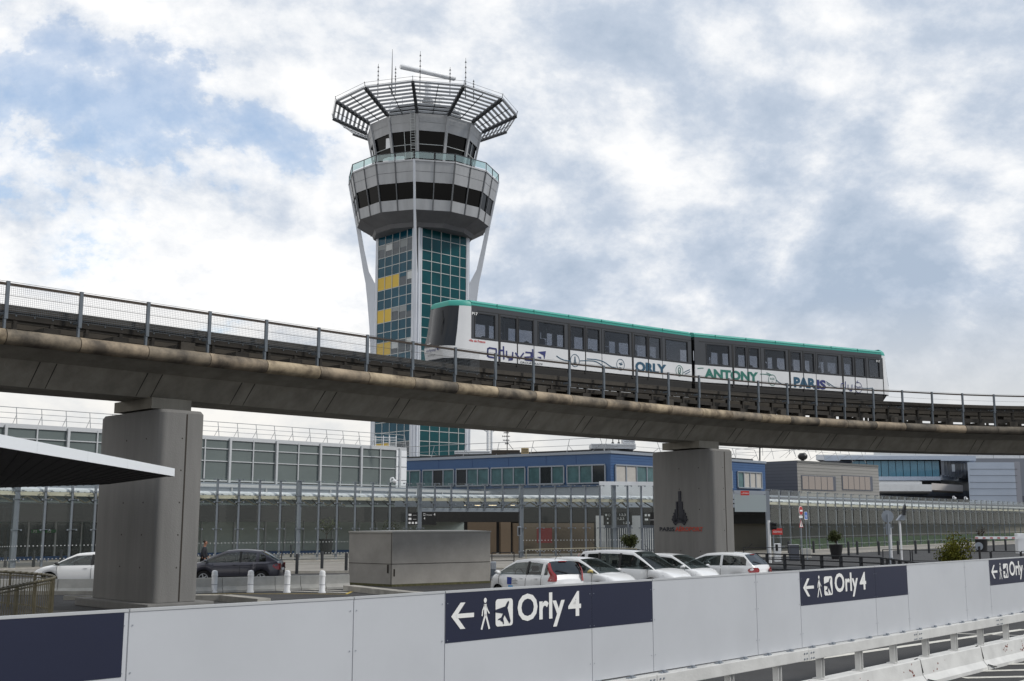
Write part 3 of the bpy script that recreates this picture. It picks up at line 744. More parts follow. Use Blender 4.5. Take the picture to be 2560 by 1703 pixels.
def interior(g, Q, spans, d, n, seed):
    rnd = random.Random(seed)
    st = MB(); pl = MB()
    for x in spans:
        for y in (-.62, .42):
            st = MB(); st.obox(Q(x, y, 9.5), d * .10, n * .42, (0, 0, .72))
            # rounded head rest
            c = Q(x + .05, y + .21, 10.42); st.ring([[c + n * (.2 * math.cos(t)) + Vector((0, 0, .22 * math.sin(t))) - d * .05 for t in [i * math.pi / 6 for i in range(12)]], [c + n * (.2 * math.cos(t)) + Vector((0, 0, .22 * math.sin(t))) + d * .05 for t in [i * math.pi / 6 for i in range(12)]]])
            st.obox(Q(x + .05, y, 9.45), d * .42, n * .42, (0, 0, .12)); st.build('seat', M_seat, g)
        pl.tube(Q(x + .8, .1, 9.3), Q(x + .8, .1, 11.3), .02, 6)
    pl.build('grab_pole', M_mull, g)
    # interior posts beside the far windows and hanging boards
    hb = MB()
    for x in spans:
        hb.obox(Q(x + 1.1, .75, 10.9), d * .35, n * .03, (0, 0, .35))
    hb.build('hanging_board', M_tin, g)
# ---------- leading carriage
g1, Q1, L1, f1, d1, n1_ = carriage(sN, sG0, None)
wl, wh = ZW + .10, ZG - .33
px_w = [(1188, 1229), (1245, 1283), (1291, 1325), (1340, 1403), (1421, 1452), (1463, 1491), (1506, 1566), (1582, 1610), (1618, 1644), (1659, 1712)]
wins = [(f1(a), f1(b), wl, wh) for a, b in px_w]
wins[0] = (wins[0][0] - .15, wins[0][1], wl, wh)
side_shell(g1, Q1, 0, L1, wins, None, d1, n1_)
ln = [(f1(p), w_, ZB - .12, ZG - .2) for p, w_ in ((1241.5, .12), (1416, .12), (1575, .12), (1286.5, .05), (1457, .05), (1614, .05))] + [(f1(p), .02, ZB, ZG - .25) for p in (1328, 1498, 1649)]
door_lines(g1, Q1, ln, d1, n1_)
hd = MB()
for sy in (-1, 1): hd.obox(Q1(f1(1186), sy * (HW + .004) - .006, ZG - .22), d1 * (L1 - f1(1186)), n1_ * .012, (0, 0, .025))
hd.build('header_shadow_gap', M_tblack, g1)
wheels(g1, Q1, (1.6, L1 - 1.8), d1, n1_); interior(g1, Q1, [f1(p) for p in (1262, 1370, 1440, 1530, 1600, 1680)], d1, n1_, 1)
# nose: lofted stations ahead of x=0 (negative x)
def nose(g, Q, sgn, x0, length, d, n, mirrored=False):
    def prof(x, f):     # f 0 at the carriage, 1 at the tip
        hw = HW * (1 - .42 * f ** 2.0)
        return hw
    zs = [ZB + 0.0, ZB + .28, 9.62, 9.80, ZW - .02, 10.4, 10.8, 11.15, ZG - .05]
    def tipx(z):        # how far the face reaches at height z
        t = (z - ZB) / (ZG - ZB)
        return length * (0.80 + .09 * math.exp(-((t - .2) / .22) ** 2)) - length * .22 * max(0, t - .2) ** 1.5
    fs = [0, .2, .4, .6, .75, .86, .94, 1.0]
    grid = []
    for z in zs:
        row = []
        tx = tipx(z)
        for f in fs: row.append((sgn * tx * f, -prof(0, f), z))
        for f in fs[::-1]: row.append((sgn * tx * f, prof(0, f), z))
        grid.append([Q(x0 + x, y, z) for x, y, z in row])
    nv = len(grid[0]); nf = len(fs)
    def faces(i0, i1, k0, k1): return [(r * nv + c, r * nv + c + 1, (r + 1) * nv + c + 1, (r + 1) * nv + c) for r in range(k0, k1) for c in range(i0, i1)]
    allv = [p for r in grid for p in r]
    lowk = 3; topk = len(zs) - 1
    # white: the lower rows all round, and the cheeks at window height (first 2 stations)
    ck = 3
    m = MB(); m.add(allv, faces(0, nv - 1, 0, lowk) + faces(0, ck, lowk, topk) + faces(nv - 1 - ck, nv - 1, lowk, topk)); m.build('nose_shell', M_twhite, g, smooth=True, auto=40)
    m = MB(); m.add(allv, faces(ck, nv - 1 - ck, lowk, topk)); m.build('windscreen', M_tscreen, g, smooth=True, auto=60)
    # cap of the roof, sloping down to the windscreen head
    rr = []
    for q, zz in ((0, 0), (.0, .09), (-.08, .2), (-.35, .27)):
        row = []
        for i, p in enumerate(grid[-1]):
            c = Q(x0, 0, p.z); row.append(p + (c - p) * (-q) * .55 + Vector((0, 0, zz)) if q else p + Vector((0, 0, zz)))
        rr.append(row)
    m = MB(); m.ring(rr, closed=False); vs = [p for p in rr[-1]]; m.add(vs, [tuple(range(len(vs)))]); m.build('roof_cap', M_tgreen, g, smooth=True, auto=40)
    # dark coupler bay below
    lo = [Q(x0 + sgn * tipx(ZB) * f * .9, -prof(0, f) * .92, ZB + .01) for f in fs] + [Q(x0 + sgn * tipx(ZB) * f * .9, prof(0, f) * .92, ZB + .01) for f in fs[::-1]]
    lo2 = [Q(x0 + sgn * tipx(ZB) * f * .55, -prof(0, f) * .75, ZS_ - .1) for f in fs] + [Q(x0 + sgn * tipx(ZB) * f * .55, prof(0, f) * .75, ZS_ - .1) for f in fs[::-1]]
    MB().ring([lo, lo2]).build('coupler_bay', M_tunder, g)
    return grid, zs
gr1, _ = nose(g1, Q1, -1, 0, NL, d1, n1_)
# windscreen furniture: wiper, number plates, front lettering on the white face
m = MB(); fz = (-d1); 
fx = n1_ * -1
def front(y, z, off=.03):    # point on the flat middle of the front face
    t = (z - ZB) / (ZG - ZB); tx = NL * (0.80 + .09 * math.exp(-((t - .2) / .22) ** 2)) - NL * .22 * max(0, t - .2) ** 1.5
    return Q1(-tx - off, y, z)
m.bar(front(-.25, 11.35, .04), front(-.45, 10.7, .04), .02, .03); m.bar(front(-.45, 11.0, .05), front(-.42, 10.3, .05), .025, .02); m.build('wiper', M_tblack, g1)
m = MB(); text_on(m, 'P17', front(.42, 9.90, .03), -n1_, (front(0, 10.02) - front(0, 9.90)).normalized(), .24, .10, .02); m.build('fleet_number', M_wht, g1)
m = MB(); text_on(m, 'orlyval', front(.42, 9.58, .04), -n1_, Vector((0, 0, 1)), .62, .16, .01); m.build('lettering', M_blue, g1)
m = MB(); text_on(m, 'GROUPE RATP', front(.36, 9.44, .04), -n1_, Vector((0, 0, 1)), .5, .06, .0); m.build('lettering', M_dark, g1)
m = MB(); o_ = front(-.26, 9.60, .045); m.add([o_ + Vector((0, 0, .12)), o_ - n1_ * .17 + Vector((0, 0, .17)), o_ - n1_ * .14], [(0, 1, 2)]); m.build('arrow_logo', M_blue, g1)
# side graphics
def deco(g, Q, f, d, n):
    def pt(px, z, lift=.009): return Q(f(px, z), -HW - lift, z)
    return pt
def z_at(Q, f, px, py):     # height on the side plane from a pixel
    q = PPlane(px, py, Q(0, -HW, 0), (Q(0, 1, 0) - Q(0, 0, 0))); return q
def side_text(g, Q, d, n, txt, pxa, pya, pxb, pyb, hpx, m, bold=.0, nm='lettering'):
    """text from pixel (pxa,pya) to (pxb,pyb) baseline ends on the side plane; hpx = letter height in pixels at the left end"""
    A = PPlane(pxa, pya, Q(0, -HW - .012, 0), n); B = PPlane(pxb, pyb, Q(0, -HW - .012, 0), n); T = PPlane(pxa, pya - hpx, Q(0, -HW - .012, 0), n)
    o = A
    mb = MB(); text_on(mb, txt, o, d, Vector((0, 0, 1)), (B - A).dot(d), T.z - A.z, bold + (.015 if bold > .03 else 0)); mb.build(nm, m, g)
def circle_icon(g, Q, d, n, px, py, rpx, m, inner=None, th=.028):
    C = PPlane(px, py, Q(0, -HW - .012, 0), n); T = PPlane(px, py - rpx, Q(0, -HW - .012, 0), n); r = T.z - C.z
    mb = MB(); k = 24
    ring1 = [C + d * (r * math.cos(2 * math.pi * i / k)) + Vector((0, 0, r * math.sin(2 * math.pi * i / k))) for i in range(k)]
    ring2 = [C + d * ((r - th) * math.cos(2 * math.pi * i / k)) + Vector((0, 0, (r - th) * math.sin(2 * math.pi * i / k))) for i in range(k)]
    mb.ring([ring1, ring2], cap0=False, cap1=False)
    for pl in inner or []:
        for a, b in zip(pl[:-1], pl[1:]):
            mb.bar(C + d * (a[0] * r) + Vector((0, 0, a[1] * r)), C + d * (b[0] * r) + Vector((0, 0, b[1] * r)), .012, .03, up=d)
    mb.build('round_icon', m, g); return C, r
def swoosh(g, Q, d, n, pts, m):
    mb = MB(); q = [PPlane(x, y, Q(0, -HW - .012, 0), n) for x, y in pts]
    # smooth with a Catmull-Rom pass
    out_ = []
    for i in range(len(q) - 1):
        p0 = q[max(0, i - 1)]; p1 = q[i]; p2 = q[i + 1]; p3 = q[min(len(q) - 1, i + 2)]
        for t in np.linspace(0, 1, 6)[:-1]:
            t = float(t); out_.append(.5 * ((2 * p1) + (p2 - p0) * t + (2 * p0 - 5 * p1 + 4 * p2 - p3) * t * t + (3 * p1 - p0 - 3 * p2 + p3) * t ** 3))
    out_.append(q[-1])
    for a, b in zip(out_[:-1], out_[1:]): mb.bar(a, b, .006, .036, up=Vector((0, 0, 1)))
    mb.build('swoosh_line', m, g)
S3 = 3.8016  # zoom factor of the measuring crops
def c3(x, y): return (1040 + x / S3, 720 + y / S3)
def c4(x, y): return (1640 + x / S3, 780 + y / S3)
# "orlyval": blocky tubular letters drawn as strokes
def strokes(g, Q, d, n, polys, m, w_=.07):
    mb = MB()
    for pl in polys:
        q = [PPlane(*c3(x, y), Q(0, -HW - .012, 0), n) for x, y in pl]
        for a, b in zip(q[:-1], q[1:]): mb.bar(a - (b - a).normalized() * w_ * .4, b + (b - a).normalized() * w_ * .4, .006, w_, up=Vector((0, 0, 1)) if abs((b - a).normalized().z) < .7 else d)
    mb.build('lettering', m, g)
strokes(g1, Q1, d1, n1_, [
    [(682, 612), (684, 578), (700, 570), (760, 580), (764, 592), (764, 655), (755, 665), (695, 655), (682, 645), (682, 612)],
    [(790, 668), (790, 610), (800, 592), (822, 594)], [(832, 560), (836, 672)],
    [(862, 603), (862, 650), (880, 662), (918, 668)], [(921, 615), (915, 680), (885, 684)],
    [(948, 620), (985, 672), (1022, 622)], [(1046, 612), (1095, 616), (1098, 690), (1040, 682), (1038, 660), (1096, 655)], [(1110, 588), (1112, 690)]], M_blue)
mb = MB()
for tri in (((1156, 608), (1236, 600), (1222, 680), (1212, 640)), ((1150, 655), (1190, 655), (1192, 675))):
    q = [PPlane(*c3(x, y), Q1(0, -HW - .014, 0), n1_) for x, y in tri]; mb.add(q, [tuple(range(len(q)))])
mb.build('arrow_logo', M_blue, g1)
side_text(g1, Q1, d1, n1_, 'GROUPE RATP', *c3(990, 715), *c3(1205, 730), 5, M_dark, .0)
side_text(g1, Q1, d1, n1_, '\u2217\u00eele de France', *c3(507, 508), *c3(660, 522), 6, M_red, .02)
m = MB(); text_on(m, 'P17', PPlane(*c3(532, 255), Q1(0, -HW - .02, 0), n1_), d1, Vector((0, 0, 1)), .30, .12, .02); m.build('fleet_number', M_wht, g1)
eif = [[(-.3, -.6), (-.08, .0), (0, .65), (.08, 0), (.3, -.6)], [(-.2, -.35), (.2, -.35)], [(-.35, -.62), (.35, -.62)]]
pln = [[(-.35, .25), (.1, -.05), (.5, .15)], [(-.1, .35), (.1, -.05)], [(.15, .0), (.35, .45)], [(-.35, -.45), (.3, -.5)]]
trn = [[(-.3, -.3), (-.3, .4), (-.1, .6), (.1, .6), (.3, .4), (.3, -.3), (-.3, -.3)], [(-.3, 0), (.3, 0)], [(-.25, -.6), (.25, -.3)], [(.25, -.6), (-.25, -.3)]]
circle_icon(g1, Q1, d1, n1_, *c3(1512, 690), 16, M_bgreen, eif)
circle_icon(g1, Q1, d1, n1_, *c3(1945, 730), 14.5, M_bgreen, pln)
circle_icon(g1, Q1, d1, n1_, *c4(224, 560), 14, M_green, trn)
swoosh(g1, Q1, d1, n1_, [c3(*p) for p in ((1335, 645), (1380, 675), (1430, 690), (1466, 693))], M_bgreen)
swoosh(g1, Q1, d1, n1_, [c3(*p) for p in ((1560, 692), (1640, 692), (1710, 700), (1775, 738))], M_bgreen)
swoosh(g1, Q1, d1, n1_, [c3(*p) for p in ((1625, 674), (1720, 682), (1790, 705), (1850, 745), (1905, 762))], M_bgreen)
side_text(g1, Q1, d1, n1_, 'ORLY', *c3(2086, 795), *c3(2382, 826), 26, M_bgreen, .035)
swoosh(g1, Q1, d1, n1_, [c4(*p) for p in ((262, 578), (290, 562), (322, 548))], M_bgreen)
swoosh(g1, Q1, d1, n1_, [c4(*p) for p in ((278, 590), (300, 580), (324, 566))], M_bgreen)
# ---------- gangway
gw = MB(); a_ = TU(sG0, WC, 0); b_ = TU(sG1, WC, 0); dg = (b_ - a_).normalized(); ng = Vector((-dg.y, dg.x, 0))
for q in range(7):
    x = (b_ - a_).length * (q + .1) / 7
    gw.obox(a_ + dg * x - ng * .85 + Vector((0, 0, ZB - .1)), dg * ((b_ - a_).length / 11), ng * .05, (0, 0, ZG - ZB + .05)); gw.obox(a_ + dg * x + ng * .8 + Vector((0, 0, ZB - .1)), dg * ((b_ - a_).length / 11), ng * .05, (0, 0, ZG - ZB + .05))
gw.obox(a_ - ng * .8 + Vector((0, 0, ZG - .1)), b_ - a_, ng * 1.6, (0, 0, .1)); gw.obox(a_ - ng * .8 + Vector((0, 0, ZB - .1)), b_ - a_, ng * 1.6, (0, 0, .1))
gw.build('gangway', M_tblack, train)
# ---------- trailing carriage
g2, Q2, L2, f2, d2, n2_ = carriage(sG1, sE, None)
f = f2
px_w = [(1762, 1817), (1835, 1858), (1869, 1891), (1908, 1958), (1974, 1996), (2007, 2029), (2040, 2090), (2104, 2126), (2134, 2156), (2168, 2192)]
wins = [(f(a), f(b), wl, wh) for a, b in px_w]
side_shell(g2, Q2, 0, L2, wins, None, d2, n2_)
ln = [(f(p), w_, ZB - .12, ZG - .2) for p, w_ in ((1827, .12), (1968, .12), (2100.5, .12), (1863.5, .05), (2002.5, .05), (2131, .05), (2201, .05))] + [(f(p), .02, ZB, ZG - .25) for p in (1897, 2034, 2160)]
door_lines(g2, Q2, ln, d2, n2_)
hd = MB()
for sy in (-1, 1): hd.obox(Q2(.3, sy * (HW + .004) - .006, ZG - .22), d2 * (L2 - .5), n2_ * .012, (0, 0, .025))
hd.build('header_shadow_gap', M_tblack, g2)
wheels(g2, Q2, (1.8, L2 - 1.6), d2, n2_); interior(g2, Q2, [f(p) for p in (1780, 1850, 1925, 1990, 2060, 2120)], d2, n2_, 2)
nose(g2, Q2, 1, L2, 1.15, d2, n2_)
side_text(g2, Q2, d2, n2_, 'ANTONY', *c4(460, 630), *c4(975, 683), 25, M_green, .035)
side_text(g2, Q2, d2, n2_, 'PAR', *c4(1312, 716), *c4(1525, 732), 26, M_bgreen, .035)
side_text(g2, Q2, d2, n2_, 'IS', *c4(1532, 734), *c4(1618, 740), 24, M_blue, .035)
circle_icon(g2, Q2, d2, n2_, *c4(1107, 648), 14, M_green, None)
side_text(g2, Q2, d2, n2_, 'RER', *c4(1088, 645), *c4(1128, 648), 5.5, M_green, .0)
circle_icon(g2, Q2, d2, n2_, *c4(1107, 670), 3, M_green, None, .012)
C_, r_ = circle_icon(g2, Q2, d2, n2_, *c4(1924, 718), 13.5, M_blue, [[(-.05, 1.25), (-.4, 1.0), (.0, .8)]])
side_text(g2, Q2, d2, n2_, "30'", *c4(1903, 735), *c4(1950, 738), 8, M_blue, .01)
mb = MB()
for pl in (((1760, 728), (1760, 685), (1768, 680), (1785, 682)), ((1800, 660), (1803, 735)), ((1826, 690), (1826, 735), (1860, 738)), ((1864, 690), (1862, 752), (1840, 748))):
    q = [PPlane(*c4(x, y), Q2(0, -HW - .012, 0), n2_) for x, y in pl]
    for a, b in zip(q[:-1], q[1:]): mb.bar(a, b, .006, .05, up=Vector((0, 0, 1)) if abs((b - a).normalized().z) < .7 else d2)
mb.build('lettering', M_blue, g2)
for pts, mm in ((((395, 538), (420, 534), (452, 534)), M_green), (((990, 590), (1040, 592), (1085, 604)), M_green), (((1050, 578), (1075, 588), (1105, 603)), M_green),
        (((1145, 648), (1180, 676), (1235, 698), (1298, 702)), M_bgreen), (((1228, 680), (1262, 692), (1300, 697)), M_bgreen), (((1618, 662), (1660, 690), (1700, 715), (1745, 724)), M_bgreen), (((1622, 680), (1655, 702)), M_bgreen), (((1870, 735), (1890, 734)), M_bgreen), (((1960, 724), (2010, 726), (2062, 723)), M_bgreen)):
    swoosh(g2, Q2, d2, n2_, [c4(*p) for p in pts], mm)
m = MB(); text_on(m, 'P17', PPlane(*c4(2096, 478), Q2(0, -HW - .02, 0), n2_), d2, Vector((0, 0, 1)), .28, .12, .02); m.build('fleet_number', M_wht, g2)
# ================================================================== GROUND AND ROADS
M_asph = mat('asphalt', (0.042, 0.042, 0.044), 0.92, var=.35, vscale=.5, bump=.5, bscale=60)
M_asph2 = mat('worn_asphalt', (0.095, 0.095, 0.095), 0.9, var=.3, vscale=.8, bump=.5, bscale=60)
M_pave = mat('pavement', lin(138, 134, 128), 0.85, var=.22, vscale=.6)
M_kerb = mat('kerb_stone', lin(168, 165, 158), 0.85, var=.3, vscale=2.5)
M_line = mat('road_paint', lin(215, 213, 205), 0.75, var=.35, vscale=6)
M_yline = mat('yellow_road_paint', lin(190, 165, 70), 0.75, var=.3, vscale=6)
gm = MB(); gm.quad((-1500, -300, 0), (1500, -300, 0), (1500, 2500, 0), (-1500, 2500, 0))
tag(gm.build('ground', M_asph), kind='structure')
def strip(name, a, b, w, z, m, kind='structure'):
    a, b = Vector(a), Vector(b); d = (b - a).normalized(); n = Vector((-d.y, d.x, 0)) * w / 2
    o = MB(); o.quad(a - n + Vector((0, 0, z)), b - n + Vector((0, 0, z)), b + n + Vector((0, 0, z)), a + n + Vector((0, 0, z)))
    return tag(o.build(name, m), kind=kind)
def Gp(px, py, z=0): return PZ(px, py, z)
# terminal forecourt pavement
o = MB(); pts = [(-60, 60.5), (-19, 59.5), (-4, 62), (10, 80), (24, 93), (82, 166), (80, 190), (-60, 190)]
o.add([(x, y, .12) for x, y in pts], [tuple(range(len(pts)))]); tag(o.build('pavement', M_pave), kind='structure')
o = MB()
for (x0, y0), (x1, y1) in zip(pts[:5], pts[1:6]): o.bar((x0, y0 - .08, .065), (x1, y1 - .08, .065), .16, .13)
tag(o.build('kerb', M_kerb), kind='structure')
# ================================================================== SHARED
M_grglass = mat('grey_glazed_panel', lin(103, 112, 111), 0.22, var=.12, vscale=.25, spec=.4)
M_alu = mat('pale_aluminium', lin(190, 192, 194), 0.45, metal=.3)
M_alu2 = mat('grey_aluminium', lin(140, 147, 156), 0.45, metal=.3)
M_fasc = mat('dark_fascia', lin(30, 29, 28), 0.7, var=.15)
M_shop = mat('shopfront_glass', lin(30, 34, 34), 0.06, spec=.6)
M_shop2 = mat('frosted_shopfront_glass', lin(172, 182, 176), 0.25, var=.12, vscale=.5, spec=.4)
M_bluesill = mat('blue_sill', lin(30, 82, 140), 0.5)
M_rbw = mat('roof_white', lin(205, 208, 212), 0.55, var=.12, vscale=.8)
M_cream = mat('cream_soffit', lin(190, 184, 165), 0.6, var=.15, vscale=.7)
M_brown = mat('brown_wall_panel', lin(96, 82, 66), 0.7, var=.12, vscale=.4)
M_black = mat('black_sign_board', lin(18, 18, 20), 0.4)
M_screen = glassmat('screen_glass', (0.965, 0.98, 0.975), 0.008, opac=0.03, dark=(0.30, 0.34, 0.33), fres=0.10)
M_bluep = mat('blue_facade_panel', lin(48, 82, 124), 0.5, var=.10, vscale=.3, coat=.1)
M_wteal = mat('curtained_window', lin(76, 108, 112), 0.12, var=.35, vscale=1.4, spec=.4)
M_wdark = mat('dark_window', lin(26, 32, 36), 0.08, spec=.5)
M_clad = mat('grey_cladding', lin(140, 138, 134), 0.6, var=.06, vscale=.3)
M_cladd = mat('dark_grey_cladding', lin(84, 88, 98), 0.6, var=.06, vscale=.3)
M_metal = mat('brushed_metal_cladding', lin(170, 180, 195), 0.32, metal=.7, var=.12, vscale=.12)
M_mirr = mat('mirror_glass', lin(152, 144, 140), 0.05, metal=.9)
M_bwin = mat('sky_blue_glass', lin(74, 116, 136), 0.1, var=.2, vscale=.3, spec=.5)
M_post = mat('screen_post_metal', lin(112, 118, 126), .5, metal=.25)
M_rail = mat('thin_rail_metal', lin(150, 152, 154), 0.5, metal=.3)
M_blk = mat('black_rail_paint', lin(30, 33, 38), 0.55)
def roof_rail(name, pts, h, lab, cat='railing', step=1.9, lean=0.25, r=.028, group=None, back=None, mid=(.5,)):
    g = thing(name, lab, cat, tuple(pts[0]), group=group)
    rl = MB(); up = Vector((0, 0, h))
    for a, b in zip(pts[:-1], pts[1:]):
        a, b = Vector(a), Vector(b); Ln = (b - a).length; k = max(1, round(Ln / step)); d = (b - a) / Ln; n = Vector((-d.y, d.x, 0)) * lean
        for i in range(k + 1):
            m = MB(); q = a + d * (Ln * i / k); m.tube(q, q + up + n, r, 5)
            m.tube(q + up * .55 + n * .55, q + n * 3.0, r * .7, 5) if lean else None
            m.build('post', M_rail, g)
        rl.tube(a + up + n, b + up + n, r, 5)
        for f in mid: rl.tube(a + up * f + n * f, b + up * f + n * f, r * .7, 5)
    rl.build('rail', M_rail, g); return g
# ================================================================== A: grey glazed building on the left
ZA = 9.4
A0 = PZ(22, 1058.5, ZA); A1 = PZ(1015, 1119.5, ZA); A0.z = A1.z = 0
dA = (A1 - A0).normalized(); A0 = A0 - dA * 40; LA = (A1 - A0).length; nA = Vector((dA.y, -dA.x, 0))       # nA points to the camera
ba = thing('glazed_terminal_building', 'long grey glazed terminal building behind the glass screen, left of the tower', 'building', tuple(A0))
def ua(px, z=7): q = PPlane(px, 1150, A0, nA); return (q - A0).dot(dA)
m = MB(); m.obox(A0 + Vector((0, 0, 3.9)), dA * (LA - 1.2), -nA * 30, (0, 0, ZA - 4.2)); m.build('wall', M_grglass, ba)
m = MB(); m.obox(A0 + Vector((0, 0, ZA - .3)) + nA * .1, dA * LA, -nA * 30.1, (0, 0, .3)); m.build('roof_edge', M_alu, ba)
m = MB(); m.obox(A0 + dA * (LA - 1.2) + nA * .12 + Vector((0, 0, 5.2)), dA * 1.2, -nA * 30, (0, 0, ZA - 5.5)); m.build('end_pier', M_white, ba)
m = MB()
for z in (6.4, 7.6, 8.5): m.obox(A0 + dA * (LA - 1.21) + nA * .125 + Vector((0, 0, z)), dA * 1.22, nA * .01, (0, 0, .04))
m.build('end_pier_joint', M_dark, ba)
m = MB()
for z in (8.38, 7.41): m.obox(A0 + nA * .02 + Vector((0, 0, z)), dA * LA, nA * .07, (0, 0, .07))
m.obox(A0 + nA * .02 + Vector((0, 0, 5.85)), dA * LA, nA * .12, (0, 0, .1))
m.build('transom', M_alu, ba)
u1 = ua(997); u0 = ua(572); sp = (u1 - u0) / 4
u = u1
while u > 0:
    m = MB(); m.obox(A0 + dA * (u - .09) + nA * .02 + Vector((0, 0, 5.2)), dA * .18, nA * .22, (0, 0, ZA - 5.3)); m.obox(A0 + dA * (u - sp / 2 - .05) + nA * .02 + Vector((0, 0, 5.2)), dA * .09, nA * .1, (0, 0, ZA - 5.35)); m.build('mullion', M_alu, ba); u -= sp
# lower storey: louvred band, dark canopy fascia, shopfront
m = MB(); m.obox(A0 + nA * .3 + Vector((0, 0, 4.7)), dA * (LA + 11), nA * .2, (0, 0, 1.05)); m.build('louvre_band', M_alu2, ba)
m = MB()
m.obox(A0 + nA * 3.0 + Vector((0, 0, 5.32)), dA * (LA + 11), nA * .12, (0, 0, .22)); 
u = 0
while u < LA + 11: m.obox(A0 + dA * u + nA * 3.0 + Vector((0, 0, 4.6)), dA * .1, nA * .1, (0, 0, .75)); u += 3.1
m.obox(A0 + nA * 3.0 + Vector((0, 0, 4.55)), dA * (LA + 11), nA * .12, (0, 0, .1)); m.build('parapet_frame', M_alu, ba)
m = MB()
for i in range(6): m.obox(A0 + nA * 2.9 + Vector((0, 0, 4.68 + i * .105)), dA * (LA + 11), nA * .06, (0, 0, .05))
m.build('parapet_louvre', M_alu2, ba)
FB = 3.4
m = MB(); m.obox(A0 + nA * FB + Vector((0, 0, 2.72)), dA * (LA + 30), -nA * 6, (0, 0, 1.2)); m.build('canopy_fascia', M_fasc, ba)
m = MB(); m.obox(A0 + Vector((0, 0, 0)) - nA * .2, dA * (LA + 4), -nA * .3, (0, 0, 2.75)); m.build('shopfront', M_shop2, ba)
m = MB(); mf = MB(); k = 0; u = 0.6
while u < LA + 3:
    w_ = 1.9 if k % 4 in (1, 2) else 2.9
    mf.obox(A0 + dA * (u - .06) - nA * .16, dA * (.12 if k % 4 in (0, 1, 2) else .06), nA * .1, (0, 0, 2.72))
    if k % 4 in (3, 0) and u < ua(260): m.obox(A0 + dA * (u + .1) - nA * .15 + Vector((0, 0, .25)), dA * (w_ - .2), nA * .05, (0, 0, 2.4))
    if k % 4 in (1, 2) and u < ua(260): m.obox(A0 + dA * (u + .1) - nA * .15 + Vector((0, 0, .25)), dA * (w_ - .2), nA * .05, (0, 0, 2.4))
    u += w_; k += 1
mf.obox(A0 - nA * .12 + Vector((0, 0, .14)), dA * (LA + 3), nA * .08, (0, 0, .1)); mf.build('door_frame', M_alu, ba); m.build('shop_window', M_shop, ba)
m = MB(); m.obox(A0 - nA * .1 + Vector((0, 0, .12)), dA * (LA + 3), nA * .18, (0, 0, .22)); m.build('blue_sill', M_bluesill, ba)
for a_, b_ in ((ua(91), ua(116)), (ua(126), ua(152))):
    m = MB(); m.obox(A0 + dA * a_ - nA * .05 + Vector((0, 0, 1.95)), dA * (b_ - a_), nA * .02, (0, 0, .22)); q = m.build('green_exit_sign', mat('green_sign', lin(28, 110, 48), .5), ba)
    t_ = MB(); text_on(t_, 'P2', A0 + dA * (a_ + (b_ - a_) * .2) - nA * .02 + Vector((0, 0, 1.98)), dA, Vector((0, 0, 1)), .25, .15, .02); t_.build('lettering', M_wht, q)
roof_rail('roof_railing', [A0 + Vector((0, 0, ZA)), A1 + Vector((0, 0, ZA))], 1.15, 'long thin double railing along the roof of the grey glazed building', step=1.75, mid=(.33, .66))
g = thing('roof_access_rail', 'small white stepped railing at the right end of the grey roof, before the yellow blind', 'railing', tuple(A1 + Vector((0, 0, ZA))))
m = MB(); 
for px in (939, 958, 973, 990): q = P(px, 1116, 99.5); m.tube(q, q + Vector((0, 0, .95)), .035, 6)
for z_ in (1116, 1101, 1094): m.tube(P(932, z_ - 1, 99.5), P(992, z_, 99.5), .03, 6)
m.build('rail', M_white, g)
# ================================================================== B: blue office building
ZB_ = 8.9
B0 = PZ(1000, 1150.3, ZB_); B1 = PZ(1526, 1130, ZB_); B2 = PZ(1912, 1156.5, ZB_)
for q in (B0, B1, B2): q.z = 0
bb = thing('blue_office_building', 'low office building clad in blue panels with ribbon windows in front of the tower foot', 'building', tuple(B1))
dB1 = (B1 - B0).normalized(); dB2 = (B2 - B1).normalized(); nB1 = Vector((dB1.y, -dB1.x, 0)); nB2 = Vector((dB2.y, -dB2.x, 0))
LB1 = (B1 - B0).length; LB2 = (B2 - B1).length
back = [B0 + Vector((-.5, 14, 0)), B2 + Vector((-2, 14, 0))]
fp = [B0 - dB1 * 3, B1, B2, B2 + Vector((-3, 12, 0)), B0 + Vector((0, 12, 0)) - dB1 * 3]
def inset(fp, e):
    c = sum(fp, Vector()) / len(fp); return [(p.x + (c.x - p.x) * e, p.y + (c.y - p.y) * e) for p in fp]
MB().prism([(p.x, p.y) for p in fp], 5.85, ZB_ - .12).build('wall', M_bluep, bb)
MB().prism(inset(fp, .01), 0, 5.85).build('base_wall', M_alu2, bb)
MB().prism(inset(fp, -.008), ZB_ - .12, ZB_ + .12).build('roof_edge', M_alu2, bb)
MB().prism(inset(fp, .06), ZB_ + .12, ZB_ + .35).build('roof_upstand', M_dark, bb)
def uB(px, o, n, d, py=1180): q = PPlane(px, py, o, n); return (q - o).dot(d)
wz0, wz1 = 6.22, 7.72
def blue_win(o, d, n, ua_, ub_, mats, hdr=True):
    fr = MB(); t_ = .12
    fr.obox(o + d * ua_ + n * .02 + Vector((0, 0, wz1)), d * (ub_ - ua_), n * .14, (0, 0, t_)); fr.obox(o + d * ua_ + n * .02 + Vector((0, 0, wz0 - t_)), d * (ub_ - ua_), n * .18, (0, 0, t_))
    k = len(mats); w_ = (ub_ - ua_) / k
    for i in range(k + 1): fr.obox(o + d * (ua_ + i * w_ - .06) + n * .02 + Vector((0, 0, wz0)), d * .12, n * .12, (0, 0, wz1 - wz0))
    f_ = fr.build('window_frame', M_alu2, bb)
    for i, mm in enumerate(mats):
        p_ = MB(); p_.obox(o + d * (ua_ + i * w_ + .06) + n * .02 + Vector((0, 0, wz0)), d * (w_ - .12), n * .04, (0, 0, wz1 - wz0)); p_.build('pane', mm, f_)
M_blind = mat('white_blind', lin(178, 174, 168), .6, var=.1)
